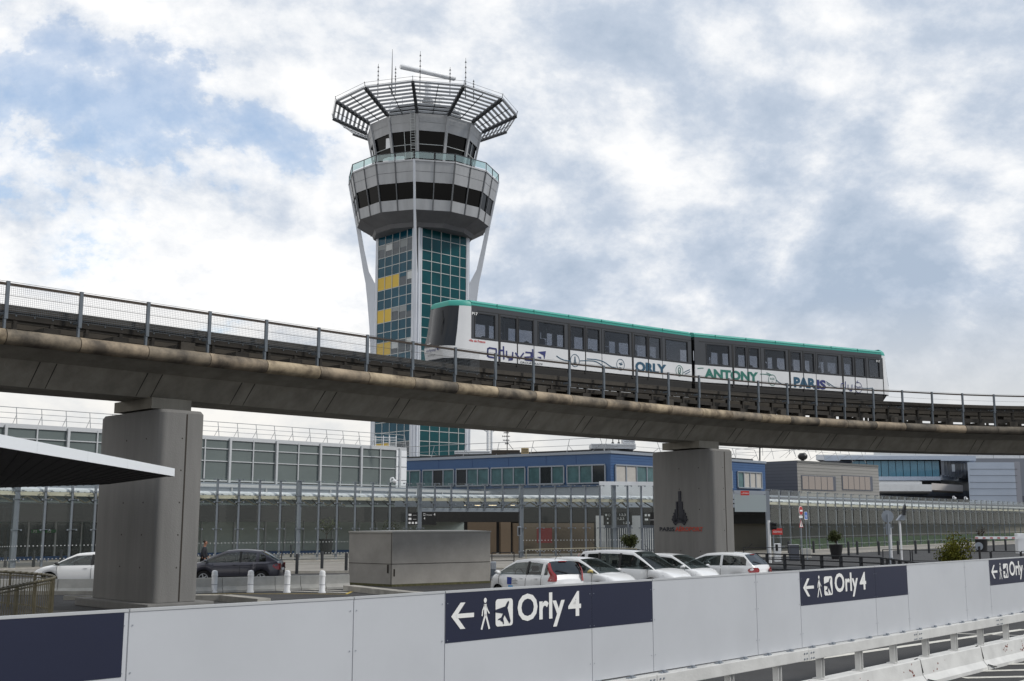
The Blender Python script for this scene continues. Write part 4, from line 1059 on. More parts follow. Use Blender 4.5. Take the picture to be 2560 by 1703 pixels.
for (a, b), mm in zip([(1001, 1052), (1058, 1136), (1142, 1223), (1229, 1314), (1322, 1411), (1419, 1514)], [(M_wteal, M_wteal), (M_wteal, M_wdark, M_wteal), (M_wdark, M_wteal, M_wteal), (M_wteal, M_wteal, M_wteal), (M_wteal, M_wdark, M_wteal), (M_wteal, M_wteal, M_wdark)]):
    blue_win(B0, dB1, nB1, uB(a, B0, nB1, dB1), uB(b, B0, nB1, dB1), mm)
for (a, b), mm in zip([(1537, 1640), (1660, 1740), (1760, 1828), (1842, 1902)], [(M_blind, M_blind, M_wteal, M_wteal), (M_wteal, M_blind, M_blind), (M_blind,) * 3, (M_wteal, M_blind, M_blind, M_blind)]):
    blue_win(B1, dB2, nB2, uB(a, B1, nB2, dB2), uB(b, B1, nB2, dB2), mm)
m = MB()
for px in (1096, 1180, 1271, 1365, 1440): u = uB(px, B0, nB1, dB1); m.obox(B0 + dB1 * u + nB1 * .002 + Vector((0, 0, 7.9)), dB1 * .04, nB1 * .012, (0, 0, .85))
for i in range(12): m.obox(B1 + nB2 * .002 + Vector((0, 0, 5.95 + i * .25)), dB2 * LB2, nB2 * .012, (0, 0, .025))
m.build('panel_joint', mat('blue_joint', lin(32, 58, 105), .6), bb)
# roof equipment, each a thing
def roofbox(name, lab, cat, px0, px1, py0, py1, D, dep, m, group=None, bev=.05):
    a = P(px0, py1, D); b = P(px1, py0, D); g = thing(name, lab, cat, (a.x, D, a.z), group=group)
    MB().box(a.x, b.x, D, D + dep, a.z, b.z).build('casing', m, g, bevel=bev)
    lv = MB(); n_ = max(2, int((b.z - a.z) / .14))
    for i in range(1, n_): lv.box(a.x + .08, b.x - .08, D - .02, D - .003, a.z + i * (b.z - a.z) / n_, a.z + i * (b.z - a.z) / n_ + .03)
    lv.build('grille', M_dark, g)
    return g
roofbox('air_duct', 'long white duct lying on the blue building roof beside the tower foot', 'duct', 1136, 1226, 1127, 1136, 113, 2, M_rbw)
roofbox('air_handling_unit', 'dark brown plant unit on the middle of the blue roof', 'roof unit', 1229, 1300, 1125, 1139, 108, 2.5, mat('brown_plant', lin(66, 56, 46), .7, var=.3))
roofbox('vent_box', 'small beige vent box on top of the dark plant unit', 'vent', 1303, 1322, 1120, 1136, 106, 1.2, mat('beige_vent', lin(160, 142, 105), .6))
roofbox('air_duct', 'white flat duct near the right corner of the blue roof', 'duct', 1478, 1590, 1109, 1122, 103, 3, M_rbw)
roofbox('cooling_unit', 'small white raised cooling unit behind the bearing gap of the right pier', 'roof unit', 1558, 1588, 1096, 1108, 106, 2, M_rbw)
roof_rail('roof_railing', [B0 + Vector((0, .5, ZB_ + .12)), B1 + Vector((-.5, .5, ZB_ + .12)), B2 + Vector((-.5, .5, ZB_ + .12))], 1.25, 'outward leaning railing round the roof edge of the blue office building', step=4.2, lean=.5, mid=(.5,))
g = thing('lattice_mast', 'twin-pole white lattice ladder mast standing right of the tower foot', 'mast', tuple(P(1224, 1130, 135)))
m = MB()
for px in (1219, 1229): m.tube(P(px, 1140, 135), P(px, 1040, 135), .13, 8)
m.build('pole', M_white, g); m = MB()
for y in range(1060, 1136, 4): m.tube(P(1219, y, 135), P(1229, y, 135), .03, 5)
for s_ in (-1, 1): m.tube(P(1224 + s_ * 5, 1081, 135), P(1224 + s_ * 22, 1070, 135), .06, 6)
m.build('rung', M_white, g)
g = thing('television_aerial', 'spiky black television aerial on the blue roof right of the lattice mast', 'aerial', tuple(P(1268, 1125, 110)))
m = MB(); m.tube(P(1268, 1130, 110), P(1268, 1076, 110), .05, 6)
for y, w_ in ((1082, 8), (1091, 12), (1101, 10), (1109, 5)):
    m.tube(P(1268 - w_, y, 110), P(1268 + w_ * .6, y, 110), .03, 5)
    for q in (-1, -.6, -.2, .3): m.tube(P(1268 + w_ * q, y - 2.5, 110), P(1268 + w_ * q, y + 2.5, 110), .02, 5)
m.tube(P(1268, 1105, 110), P(1283, 1124, 110), .03, 5); m.build('mast', M_dark, g)
for px, y0, lab in ((1532, 1090, 'thin dark pole on the blue roof left of the right pier'), (1547, 1096, 'thin pale pole on the blue roof beside the cooling unit')):
    g = thing('roof_pole', lab, 'pole', tuple(P(px, 1130, 105))); MB().tube(P(px, 1130, 105), P(px, y0, 105), .05, 6).build('mast', M_dark, g); MB().lathe([(.12, 0), (.12, .3)], tuple(P(px, 1114, 105)), 8).build('collar', M_dark, g)
# ================================================================== C: grey clad building right
ZC = 9.6
C1 = PZ(1992, 1151, ZC); C2 = PZ(2195, 1163, ZC); C0 = P(1878, 1150, 131); 
for q in (C0, C1, C2): q.z = 0
bc = thing('grey_clad_building', 'boxy grey clad building, its side face coloured darker as if in shade, with two mirrored windows right of the pier', 'building', tuple(C1))
dC = (C2 - C1).normalized(); nC = Vector((dC.y, -dC.x, 0)); dC0 = (C1 - C0).normalized(); nC0 = Vector((dC0.y, -dC0.x, 0)); LC = (C2 - C1).length; LC0 = (C1 - C0).length
MB().prism([(q.x, q.y) for q in (C1, C2, C2 - nC * 25, C1 - nC * 25)], 0, ZC).build('wall', M_clad, bc)
m = MB(); m.obox(C0 + Vector((0, 0, 0)), dC0 * (LC0 - .01), -nC0 * 10, (0, 0, ZC - .05)); m.build('side_wall', M_cladd, bc)  # shade of the side face is put into a darker cladding colour
m = MB(); mj = MB()
for z in np.arange(5.2, ZC, .36): m.obox(C1 + nC * .002 + Vector((0, 0, z)), dC * LC, nC * .015, (0, 0, .03)); mj.obox(C0 + nC0 * .002 + Vector((0, 0, z)), dC0 * (LC0 - .02), nC0 * .015, (0, 0, .03))
m.obox(C1 + nC * .002 + Vector((0, 0, ZC - .25)), dC * LC, nC * .06, (0, 0, .25)); m.build('cladding_joint', mat('grey_joint', lin(96, 96, 94), .6), bc); mj.build('cladding_joint', mat('dark_joint', lin(58, 60, 68), .6), bc)
for a, b in ((2004, 2087), (2105, 2179)):
    q0 = (PPlane(a, 1195, C1, nC) - C1).dot(dC); q1 = (PPlane(b, 1195, C1, nC) - C1).dot(dC)
    z1_ = PPlane(a, 1190, C1, nC).z; z0_ = PPlane(a, 1223, C1, nC).z
    rc_ = MB(); rc_.obox(C1 + dC * (q0 - .1) + nC * .02 + Vector((0, 0, z0_ - .1)), dC * (q1 - q0 + .2), nC * .03, (0, 0, z1_ - z0_ + .2)); f_ = rc_.build('window_recess', M_cladd, bc)
    w_ = (q1 - q0 - .45) / 5
    for i in range(5): p_ = MB(); p_.obox(C1 + dC * (q0 + i * w_ + .05) + nC * .055 + Vector((0, 0, z0_)), dC * (w_ - .1), nC * .02, (0, 0, z1_ - z0_)); p_.build('pane', M_mirr, f_)
roof_rail('roof_railing', [P(1935, 1148, 138), P(1990, 1143, 139), P(2165, 1158, 150)], 1.9, 'tall leaning railing above the grey clad building', step=3.0, lean=.8, mid=(.5,))
g = thing('roof_duct', 'black round duct cowl on the grey clad roof', 'duct', tuple(P(2007, 1150, 136))); MB().lathe([(.3, 0), (.55, .2), (.6, .5), (.35, .8)], tuple(P(2007, 1150, 134)), 12).build('cowl', M_black, g, smooth=True)
m = MB(); m.tube(P(2007, 1158, 134), P(2007, 1148, 134), .2, 8); m.build('neck', M_dark, g)
g = thing('floodlight_mast', 'floodlight mast with a row of lamps under the viaduct, right of the pier', 'mast', tuple(P(1899, 1150, 150)))
m = MB(); m.tube(P(1899.5, 1152, 150), P(1899.5, 1112, 150), .1, 8); m.bar(P(1873, 1113, 150), P(1905, 1113, 150), .1, .15); m.build('pole', M_dark, g)
m = MB()
for px in (1876, 1888, 1893, 1901): a = P(px, 1115, 149.8); m.obox(a - Vector((.25, 0, .2)), (.5, 0, 0), (0, .35, 0), (0, .0, .35))
m.build('lamp', M_dark, g)
# ================================================================== D: far metal-clad terminal
DF = 190
bd = thing('metal_clad_terminal', 'distant silver terminal with blue glass band and white terrace at the right', 'building', tuple(P(2350, 1300, DF)))
def fbox(name, px0, py0, px1, py1, D, dep, m, D1=None, bev=0):
    """box whose camera face spans two pixel corners; D1 lets its right end stand nearer or farther"""
    D1 = D if D1 is None else D1
    z0, z1 = P((px0 + px1) / 2, py1, (D + D1) / 2).z, P((px0 + px1) / 2, py0, (D + D1) / 2).z
    a, b = P(px0, py1, D), P(px1, py1, D1); a.z = b.z = z0
    mb = MB(); mb.obox(a, b - a, ((a.x + b.x) / 2 / D * dep, dep, 0), (0, 0, z1 - z0)); return mb.build(name, m, bd, bevel=bev)
fbox('rear_roof', 2040, 1137, 2700, 1150, 225, 40, M_rbw)
fbox('rear_roof', 2185, 1118, 2700, 1152, 232, 60, M_alu)
fbox('upper_wall', 2060, 1140, 2440, 1152, 196, 30, M_metal)
fbox('upper_wall', 2100, 1152, 2440, 1203, 206, 25, M_metal); fbox('lower_wall', 2100, 1228, 2440, 1262, 204, 10, M_metal)
fbox('terrace_recess', 2195, 1201, 2268, 1208, 199.5, 2, M_dark); fbox('terrace_recess', 2304, 1200, 2352, 1210, 199.5, 2, M_dark)
fbox('terrace_back_wall', 2268, 1200, 2430, 1228, 205, 2, M_rbw)
for i, px in enumerate(np.arange(2132, 2350, 18.2)): fbox('window', px, 1152, px + 16.8, 1191.5, 196.5, 1, M_bwin)
fbox('window_head', 2100, 1149.5, 2352, 1152, 196, 1, M_alu); fbox('sill_band', 2100, 1191.5, 2352, 1201, 196, 8, M_metal)
for i, px in enumerate(np.arange(2354, 2420, 8.6)): fbox('side_window', px, 1152 + i * .4, px + 7.9, 1189 + i * 1.3, 196.5 + i, 1, mat('smoky_glass', lin(92, 98, 108), .2))
fbox('sill_band', 2352, 1190, 2424, 1202, 196, 3, M_metal, D1=205)
f_ = fbox('framed_window', 2380, 1161, 2388, 1179, 195, .5, M_alu2)
fbox('terrace_slab', 2150, 1211, 2330, 1228, 182, 22, M_rbw); fbox('terrace_slab', 2330, 1210.5, 2408, 1227, 182.1, 14, mat('warm_white', lin(178, 174, 172), .5), D1=192)
fbox('terrace_wall', 2195, 1202, 2300, 1211, 198, 2, M_rbw)
fbox('terrace_parapet', 2170, 1204, 2305, 1211, 183, .3, M_alu)
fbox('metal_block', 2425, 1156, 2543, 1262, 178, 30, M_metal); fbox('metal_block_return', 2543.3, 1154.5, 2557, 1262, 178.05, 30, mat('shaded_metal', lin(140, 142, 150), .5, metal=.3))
m = MB()
for y in (1173, 1189, 1206, 1222, 1239): m.bar(P(2425, y, 177.97), P(2543, y, 177.97), .06, .06)
m.build('cladding_joint', M_cladd, bd)
fbox('rear_wall', 2390, 1146, 2700, 1262, 215, 20, mat('mid_metal', lin(120, 124, 132), .5, metal=.3)); fbox('low_wall', 2195, 1240, 2700, 1300, 200, 20, M_cladd)
roof_rail('roof_railing', [P(1840, 1143, 230), P(2040, 1132, 232), P(2550, 1148, 222)], 1.6, 'very long thin railing on the far terminal roofs below the viaduct', step=5, lean=0, r=.05, mid=(.5,))
# ================================================================== GLASS SCREEN WALKWAY
SG = [(-60, 1232.5), (0, 1236), (510, 1245), (985, 1251), (1305, 1253.2), (1617, 1255), (1929, 1260.5), (2060, 1265), (2315, 1272), (2570, 1278.3)]
sp_ = [PZ(x, y, 4.2) for x, y in SG]
SX = [q.x for q in sp_]; SY = [q.y for q in sp_]
def on_screen(px):
    a, _ = ray(px, 1250); lo, hi = SX[0] - 5, SX[-1] + 5
    f_ = lambda x: x / float(np.interp(x, SX, SY))
    for _ in range(50):
        mm = (lo + hi) / 2
        if f_(mm) < a: lo = mm
        else: hi = mm
    x = (lo + hi) / 2; return Vector((x, float(np.interp(x, SX, SY)), 0))
def sdir(px): d = on_screen(px + 6) - on_screen(px - 6); return d.normalized()
left_px = [-20, 44, 115, 182, 240, 298, 352, 402, 450, 497, 544, 598, 650, 702, 749, 798, 844, 889, 933, 976, 1017.6, 1050, 1088, 1129, 1171, 1213.5, 1258, 1304.6]
mid_px = [1304.6, 1350, 1389.5, 1428, 1464.5, 1500.5, 1536, 1570, 1604, 1637, 1668]
right_px = [1922, 1950, 1975, 2000, 2022, 2046, 2066, 2090, 2110, 2130, 2151, 2169, 2190, 2208, 2226, 2245, 2264, 2281, 2298, 2316, 2333, 2349, 2364, 2381, 2395, 2411, 2425, 2439, 2454, 2467, 2480, 2496, 2508, 2520, 2534, 2548, 2561]
wide = {44, 749, 1050, 1304.6, 1536, 1922}
def screen(lab, pxs, open_px=None, skip_first=False):
    g = thing('glass_screen', lab, 'glass wall', tuple(on_screen(pxs[0])), group='tall glass screens along the terminal walkway')
    pts = [on_screen(p) for p in pxs]
    for i, (p, q) in enumerate(zip(pxs, pts)):
        if i == 0 and skip_first: continue
        d = sdir(p); n = Vector((d.y, -d.x, 0)); mb = MB(); w_ = .30 if p in wide else .13
        z0 = 0.1 if not (open_px and open_px[0] < p < open_px[1]) else 3.55
        mb.obox(q - d * w_ / 2 - n * .03, d * w_, -n * (w_ * .8), (0, 0, 5.42 - z0 + (0 if w_ < .2 else .03))); 
        mb.v[-8:] = [(x, y, z + z0) for x, y, z in mb.v[-8:]]
        for z in (5.38, 4.42, 3.95, 2.25, .55):
            if z < z0: continue
            mb.bar(q - d * .26 + n * .02 + Vector((0, 0, z + .03)), q + d * .26 + n * .02 + Vector((0, 0, z + .03)), .03, .03)
            for s_ in (-1, 1): c = q + d * (.26 * s_) + n * .05 + Vector((0, 0, z)); mb.obox(c - d * .045 - Vector((0, 0, .045)), d * .09, n * .08, (0, 0, .09))
        mb.build('post', M_post, g)
        # bracket arm to the canopy roof
        br = MB(); br.bar(q - n * .1 + Vector((0, 0, 3.75)), q - n * 1.1 + Vector((0, 0, 4.18)), .06, .08); br.build('bracket', M_dark, g)
    for a, b, pa, pb in zip(pts[:-1], pts[1:], pxs[:-1], pxs[1:]):
        d = (b - a).normalized(); n = Vector((d.y, -d.x, 0)); Ln = (b - a).length
        zlo = 3.62 if (open_px and pa >= open_px[0] - 1 and pb <= open_px[1] + 1) else .25
        mb = MB(); mb.obox(a + d * .09 + n * .06 + Vector((0, 0, zlo)), d * (Ln - .18), n * .012, (0, 0, 5.45 - zlo)); mb.build('glass_pane', M_screen, g)
    pl_ = MB()
    for a, b, pa in zip(pts[:-1], pts[1:], pxs[:-1]):
        if open_px and open_px[0] - 1 <= pa < open_px[1] - 1: continue
        d = (b - a).normalized(); n = Vector((d.y, -d.x, 0)); pl_.obox(a + n * .16, b - a, -n * .3, (0, 0, .2))
    pl_.build('plinth', M_kerb, g)
    gt = MB(); rf = MB(); vs = MB(); dots = MB()
    for a, b, pa, pb in zip(pts[:-1], pts[1:], pxs[:-1], pxs[1:]):
        d = (b - a).normalized(); n = Vector((d.y, -d.x, 0)); Ln = (b - a).length
        gt.obox(a - n * .10 + Vector((0, 0, 4.17)), d * Ln, -n * .35, (0, 0, .06)); gt.obox(a - n * .16 + Vector((0, 0, 4.23)), d * Ln, -n * .05, (0, 0, .16))
        k = max(2, int(Ln / .33))
        # ribbed roof sheet with a curved front edge
        for (o0, z0), (o1, z1) in zip([(.30, 4.42), (.33, 4.54), (.5, 4.63), (1.2, 4.67)], [(.33, 4.54), (.5, 4.63), (1.2, 4.67), (5.2, 4.67)]):
            rf.quad(a - n * o0 + Vector((0, 0, z0)), b - n * o0 + Vector((0, 0, z0)), b - n * o1 + Vector((0, 0, z1)), a - n * o1 + Vector((0, 0, z1)))
        for i in range(k): q = a + d * (Ln * (i + .3) / k) - n * .285 + Vector((0, 0, 4.36)); vs.obox(q, d * .07, -n * .06, (0, 0, .07))
        open_ = (open_px and pa >= open_px[0] - 1 and pb <= open_px[1] + 1)
        if not open_:
            k2 = int(Ln / .22)
            for i in range(k2):
                for z in (1.35, .62): q = a + d * (Ln * (i + .3) / k2) + n * .075 + Vector((0, 0, z)); dots.quad(q, q + d * .07, q + d * .07 + Vector((0, 0, .05)), q + Vector((0, 0, .05)))
    gt.build('gutter', M_cream, g); rf.build('canopy_roof', M_rbw, g); vs.build('roof_rib_end', M_dark, g)
    if dots.v: dots.build('safety_marking', M_alu, g)
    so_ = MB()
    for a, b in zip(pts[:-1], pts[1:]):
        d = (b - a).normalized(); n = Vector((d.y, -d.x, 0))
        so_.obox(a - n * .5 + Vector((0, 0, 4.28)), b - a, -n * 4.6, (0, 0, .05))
    so_.build('soffit', M_cream if pxs[0] < 1900 else M_fasc, g)  # cream colour paints in the bright reflections under the canopy; right stretch dark
    return g
screen('left stretch of tall glass screen from the frame edge past the concrete wall', left_px, (1050, 1304.6))
screen('middle stretch of glass screen between the thick post and the emblem pier', mid_px, skip_first=True)
screen('long right stretch of glass screen receding behind the no entry sign and planters', right_px)
# walkway roof trusses: cream zigzag webs stand in for triangular reflections in the glass
g = thing('walkway_truss', 'triangulated roof trusses coloured like cream reflections, hanging under the walkway canopy behind the glass', 'truss', tuple(on_screen(300)))
m = MB()
for rng in (left_px[:19], mid_px):
    for pa, pb in zip(rng[:-1], rng[1:]):
        a, b = on_screen(pa), on_screen(pb); d = (b - a).normalized(); n = Vector((d.y, -d.x, 0)); off = -n * 4.2
        q0, q1 = a + off, b + off; mid_ = (q0 + q1) / 2
        m.bar(q0 + Vector((0, 0, 3.85)), mid_ + Vector((0, 0, 4.22)), .05, .08); m.bar(mid_ + Vector((0, 0, 4.22)), q1 + Vector((0, 0, 3.85)), .05, .08)
m.build('web', M_cream, g)
m = MB()
for rng in (left_px[:19], mid_px):
    for pa, pb in zip(rng[:-1], rng[1:]):
        a, b = on_screen(pa), on_screen(pb); d = (b - a).normalized(); n = Vector((d.y, -d.x, 0)); off = -n * 4.2
        m.bar(a + off + Vector((0, 0, 3.82)), b + off + Vector((0, 0, 3.82)), .06, .08)
m.build('chord', M_alu2, g)
# ---- concourse behind the middle and right screens
cc = thing('concourse_building', 'dark recessed terminal concourse with brown wall panels behind the middle and right screens', 'building', tuple(P(1500, 1340, 90)))
def cbox(name, px0, px1, py0, py1, D0, D1, th, m):
    a, b = P(px0, py1, D0), P(px1, py1, D1); zt = P(px0, py0, D0).z; z0 = a.z; b.z = a.z
    d = (b - a).normalized(); n = Vector((-d.y, d.x, 0)); mb = MB(); mb.obox(a, b - a, n * th, (0, 0, zt - z0)); return mb.build(name, m, cc)
def wallz(name, px0, px1, z0, z1, D0, D1, th, m):
    a, b = P(px0, 1305, D0), P(px1, 1305, D1); a.z = b.z = z0; d = (b - a).normalized(); n = Vector((-d.y, d.x, 0)); mb = MB(); mb.obox(a, b - a, n * th, (0, 0, z1 - z0)); return mb.build(name, m, cc)
wallz('fascia', 900, 1500, 2.7, 3.95, 95, 97, 1, M_fasc); wallz('rear_wall', 900, 1500, .1, 2.7, 103, 104, .5, M_shop2)
wallz('brown_panel', 1170, 1241, .1, 2.68, 92, 92.5, .3, M_brown); wallz('brown_panel', 1252, 1277, .1, 2.68, 92.6, 93, .3, M_brown); wallz('brown_panel', 1283, 1485, .1, 2.6, 93, 95, .3, M_brown)
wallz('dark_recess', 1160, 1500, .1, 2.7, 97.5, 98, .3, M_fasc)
wallz('red_poster', 1342, 1380, 1.0, 2.2, 92.9, 93.2, .04, mat('dark_red_poster', lin(110, 34, 34), .6))
wallz('white_gate', 1490, 1500, .1, 3.2, 92, 92, .2, M_white); wallz('white_gate', 1502, 1512, .1, 3.2, 92, 92, .2, M_rbw)
for i, px in enumerate(np.arange(1513, 1660, 5.3)): wallz('gate_bar', px, px + 1.6, .1, 2.2 + .0 * i, 91 + .05 * i, 91 + .05 * i, .08, M_white)
wallz('pale_column', 1580, 1602, .1, 3.2, 91.5, 91.5, .5, M_rbw); wallz('rear_glass', 1500, 1700, .1, 3.9, 99, 99, .5, M_cladd)
wallz('fascia', 1500, 1940, 3.3, 3.95, 98, 100, 1, M_fasc)
wallz('fascia', 1830, 2600, 2.55, 3.95, 101, 172, 1, M_fasc); wallz('beige_wall', 1830, 2600, .1, 2.55, 103, 174, .5, mat('beige_wall', lin(112, 106, 94), .7, var=.15, vscale=.3))
wallz('upper_screen', 1500, 1640, 4.7, 6.0, 93, 94, .15, M_rbw)
wallz('roof_strip', 1925, 2600, 4.55, 4.75, 103, 165, .3, M_alu); wallz('roof_strip', 1925, 2600, 5.0, 5.12, 104, 166, .3, M_alu2)
wallz('roof_wall', 1930, 2600, 3.9, 5.2, 106, 168, .3, M_cladd)
# downlights under the opening
m = MB()
for px, py in ((1166, 1275), (1196, 1273), (1192, 1277), (1227, 1277), (1236, 1274), (1282, 1275)): q = P(px, py, 84); m.lathe([(.16, 0), (.16, .03)], (q.x, q.y, 3.9), 10)
m.build('downlight', mat('warm_lamp', (.9, .8, .6), .5, emit=((1, .82, .55), 1.2)), cc)
m = MB(); a, b = on_screen(1050), on_screen(1304.6); d = (b - a).normalized(); n = Vector((d.y, -d.x, 0)); m.obox(a - n * .1 + Vector((0, 0, 3.42)), b - a, -n * .3, (0, 0, .28)); m.build('lintel', M_alu2, cc)
# portal with blank glass panels
pg = thing('entrance_portal', 'grey steel portal with pale glass panels right of the emblem pier', 'portal', tuple(P(1921, 1398, 87)))
a, b = P(1838, 1300, 85), P(1917, 1300, 87); m = MB(); a.z = b.z = 3.45; m.obox(a, b - a, (0, .1, 0), (0, 0, 1.3)); m.build('glass_panel', mat('pale_panel', lin(136, 146, 150), .3), pg)
m = MB(); a.z = b.z = 4.79; m.obox(a, b - a, (0, .4, 0), (0, 0, .26)); q = P(1921, 1300, 87); m.box(q.x - .14, q.x + .14, 87, 87.3, 0, 5.05); m.build('frame', M_alu2, pg)
# red signs
M_sred = mat('red_sign', lin(200, 60, 55), .5)
def small_sign(name, lab, cat, px0, px1, py0, py1, D, m, txt=None, tm=None, pole=None, rows=1, group=None):
    a, b = P(px0, py1, D), P(px1, py0, D); g = thing(name, lab, cat, (((a.x + b.x) / 2), D, 0 if pole else a.z), group=group)
    MB().box(a.x, b.x, D, D + .06, a.z, b.z).build('board', m, g, bevel=.01)
    if txt:
        rows_ = txt if isinstance(txt, list) else [txt]; h = (b.z - a.z)
        for i, t_ in enumerate(rows_):
            tx, x_, w_, hh, yy = t_ if isinstance(t_, tuple) else (t_, .08, .84, .38, .3)
            mb = MB(); text_on(mb, tx, Vector((a.x + (b.x - a.x) * x_, D - .012, a.z + h * yy)), Vector((1, 0, 0)), Vector((0, 0, 1)), (b.x - a.x) * w_, h * hh, .01); mb.build('lettering', tm or M_wht, g)
    if pole:
        mb = MB(); 
        for px in pole: q = P(px, 1300, D); mb.tube((q.x, D + .1, 0), (q.x, D + .1, b.z), .04, 8)
        mb.build('pole', M_alu2, g)
    return g
small_sign('red_sign', 'small red sign with white lettering high on the portal beside the pier', 'sign', 1852, 1873, 1227.5, 1238.5, 84.6, M_sred, 'ACC\u00c8S PARKING')
small_sign('red_sign', 'larger red sign with white lettering low beside the traffic light', 'sign', 1931, 1956, 1321, 1337, 79, M_sred, 'ACC\u00c8S PARKING', pole=(1933,))
small_sign('direction_board', 'black hanging direction board with a white 4 right of the thick post', 'direction sign', 1055, 1090.5, 1281, 1312.5, 78, M_black, [('4', .82, .12, .22, .72), ('\u25a1', .1, .12, .2, .72), ('4', .12, .1, .2, .42), ('Terminal', .3, .4, .09, .75)])
small_sign('direction_board', 'black hanging direction board with small pictograms left of the thick post', 'direction sign', 1020, 1044.5, 1281, 1312.5, 79, M_black, [('\u25a0 ---', .05, .8, .16, .72), ('\u25a0 ---', .05, .8, .16, .4), ('\u25a0 \u25a0 \u25a0', .05, .9, .16, .08)])
small_sign('direction_board', 'wide black direction board with three rows reading 1,2,3 behind the middle screen', 'direction sign', 1509, 1580, 1280.5, 1313, 86, M_black, [('1,2,3', .56, .22, .2, .68), ('1,2,3', .5, .22, .2, .38), ('1,2,3', .7, .22, .2, .06), ('\u25a0 \u25a1', .06, .18, .16, .70), ('\u25a0', .12, .05, .13, .42), ('\u25a0', .12, .05, .13, .1)])
small_sign('direction_board', 'black direction board cut off by the left edge of the emblem pier', 'direction sign', 1607, 1650, 1280.5, 1313, 86.2, M_black, [('\u25a0 \u25a0', .12, .3, .16, .68), ('\u25a0 ----', .12, .6, .14, .36)])
M_grassrefl = mat('grass_reflection_green', (0.045, 0.085, 0.03), 0.9, var=.4, vscale=3)
o = MB(); a, b = P(1990, 1305, 103), P(2590, 1305, 166); a.z = b.z = .12  # green strip stands in for the grass slope reflected in the glass
o.add([a, b, b + Vector((0, 3, 1.0)), a + Vector((0, 3, 1.0))], [(0, 1, 2, 3)]); tag(o.build('grass_reflection', M_grassrefl), kind='stuff')
# ================================================================== CARS
M_cwhite = mat('white_car_paint', lin(222, 223, 224), 0.28, coat=.6, var=.04, vscale=2)
M_cgrey = mat('dark_grey_car_paint', lin(66, 66, 76), 0.3, metal=.35, coat=.6)
M_cglass = mat('car_glass', lin(30, 36, 40), 0.04, spec=.7)
M_cglass2 = glassmat('car_side_glass', (.62, .68, .68), 0.05, opac=.42, dark=(.02, .025, .025))
M_rubber = mat('tyre_rubber', lin(24, 24, 25), 0.85)
M_rim = mat('alloy_rim', lin(165, 168, 172), 0.35, metal=.6)
M_plast = mat('black_plastic', lin(26, 27, 29), 0.6)
M_lred = mat('red_lamp', lin(140, 16, 20), 0.15, spec=.6, coat=.5)
M_llens = mat('clear_lamp', lin(150, 155, 158), 0.12, spec=.7, coat=.5, var=.5, vscale=14, col2=lin(60, 62, 64))
M_cin = mat('car_interior', lin(38, 38, 40), 0.8)
def sm(a, b, x): t = max(0, min(1, (x - a) / (b - a))); return t * t * (3 - 2 * t)
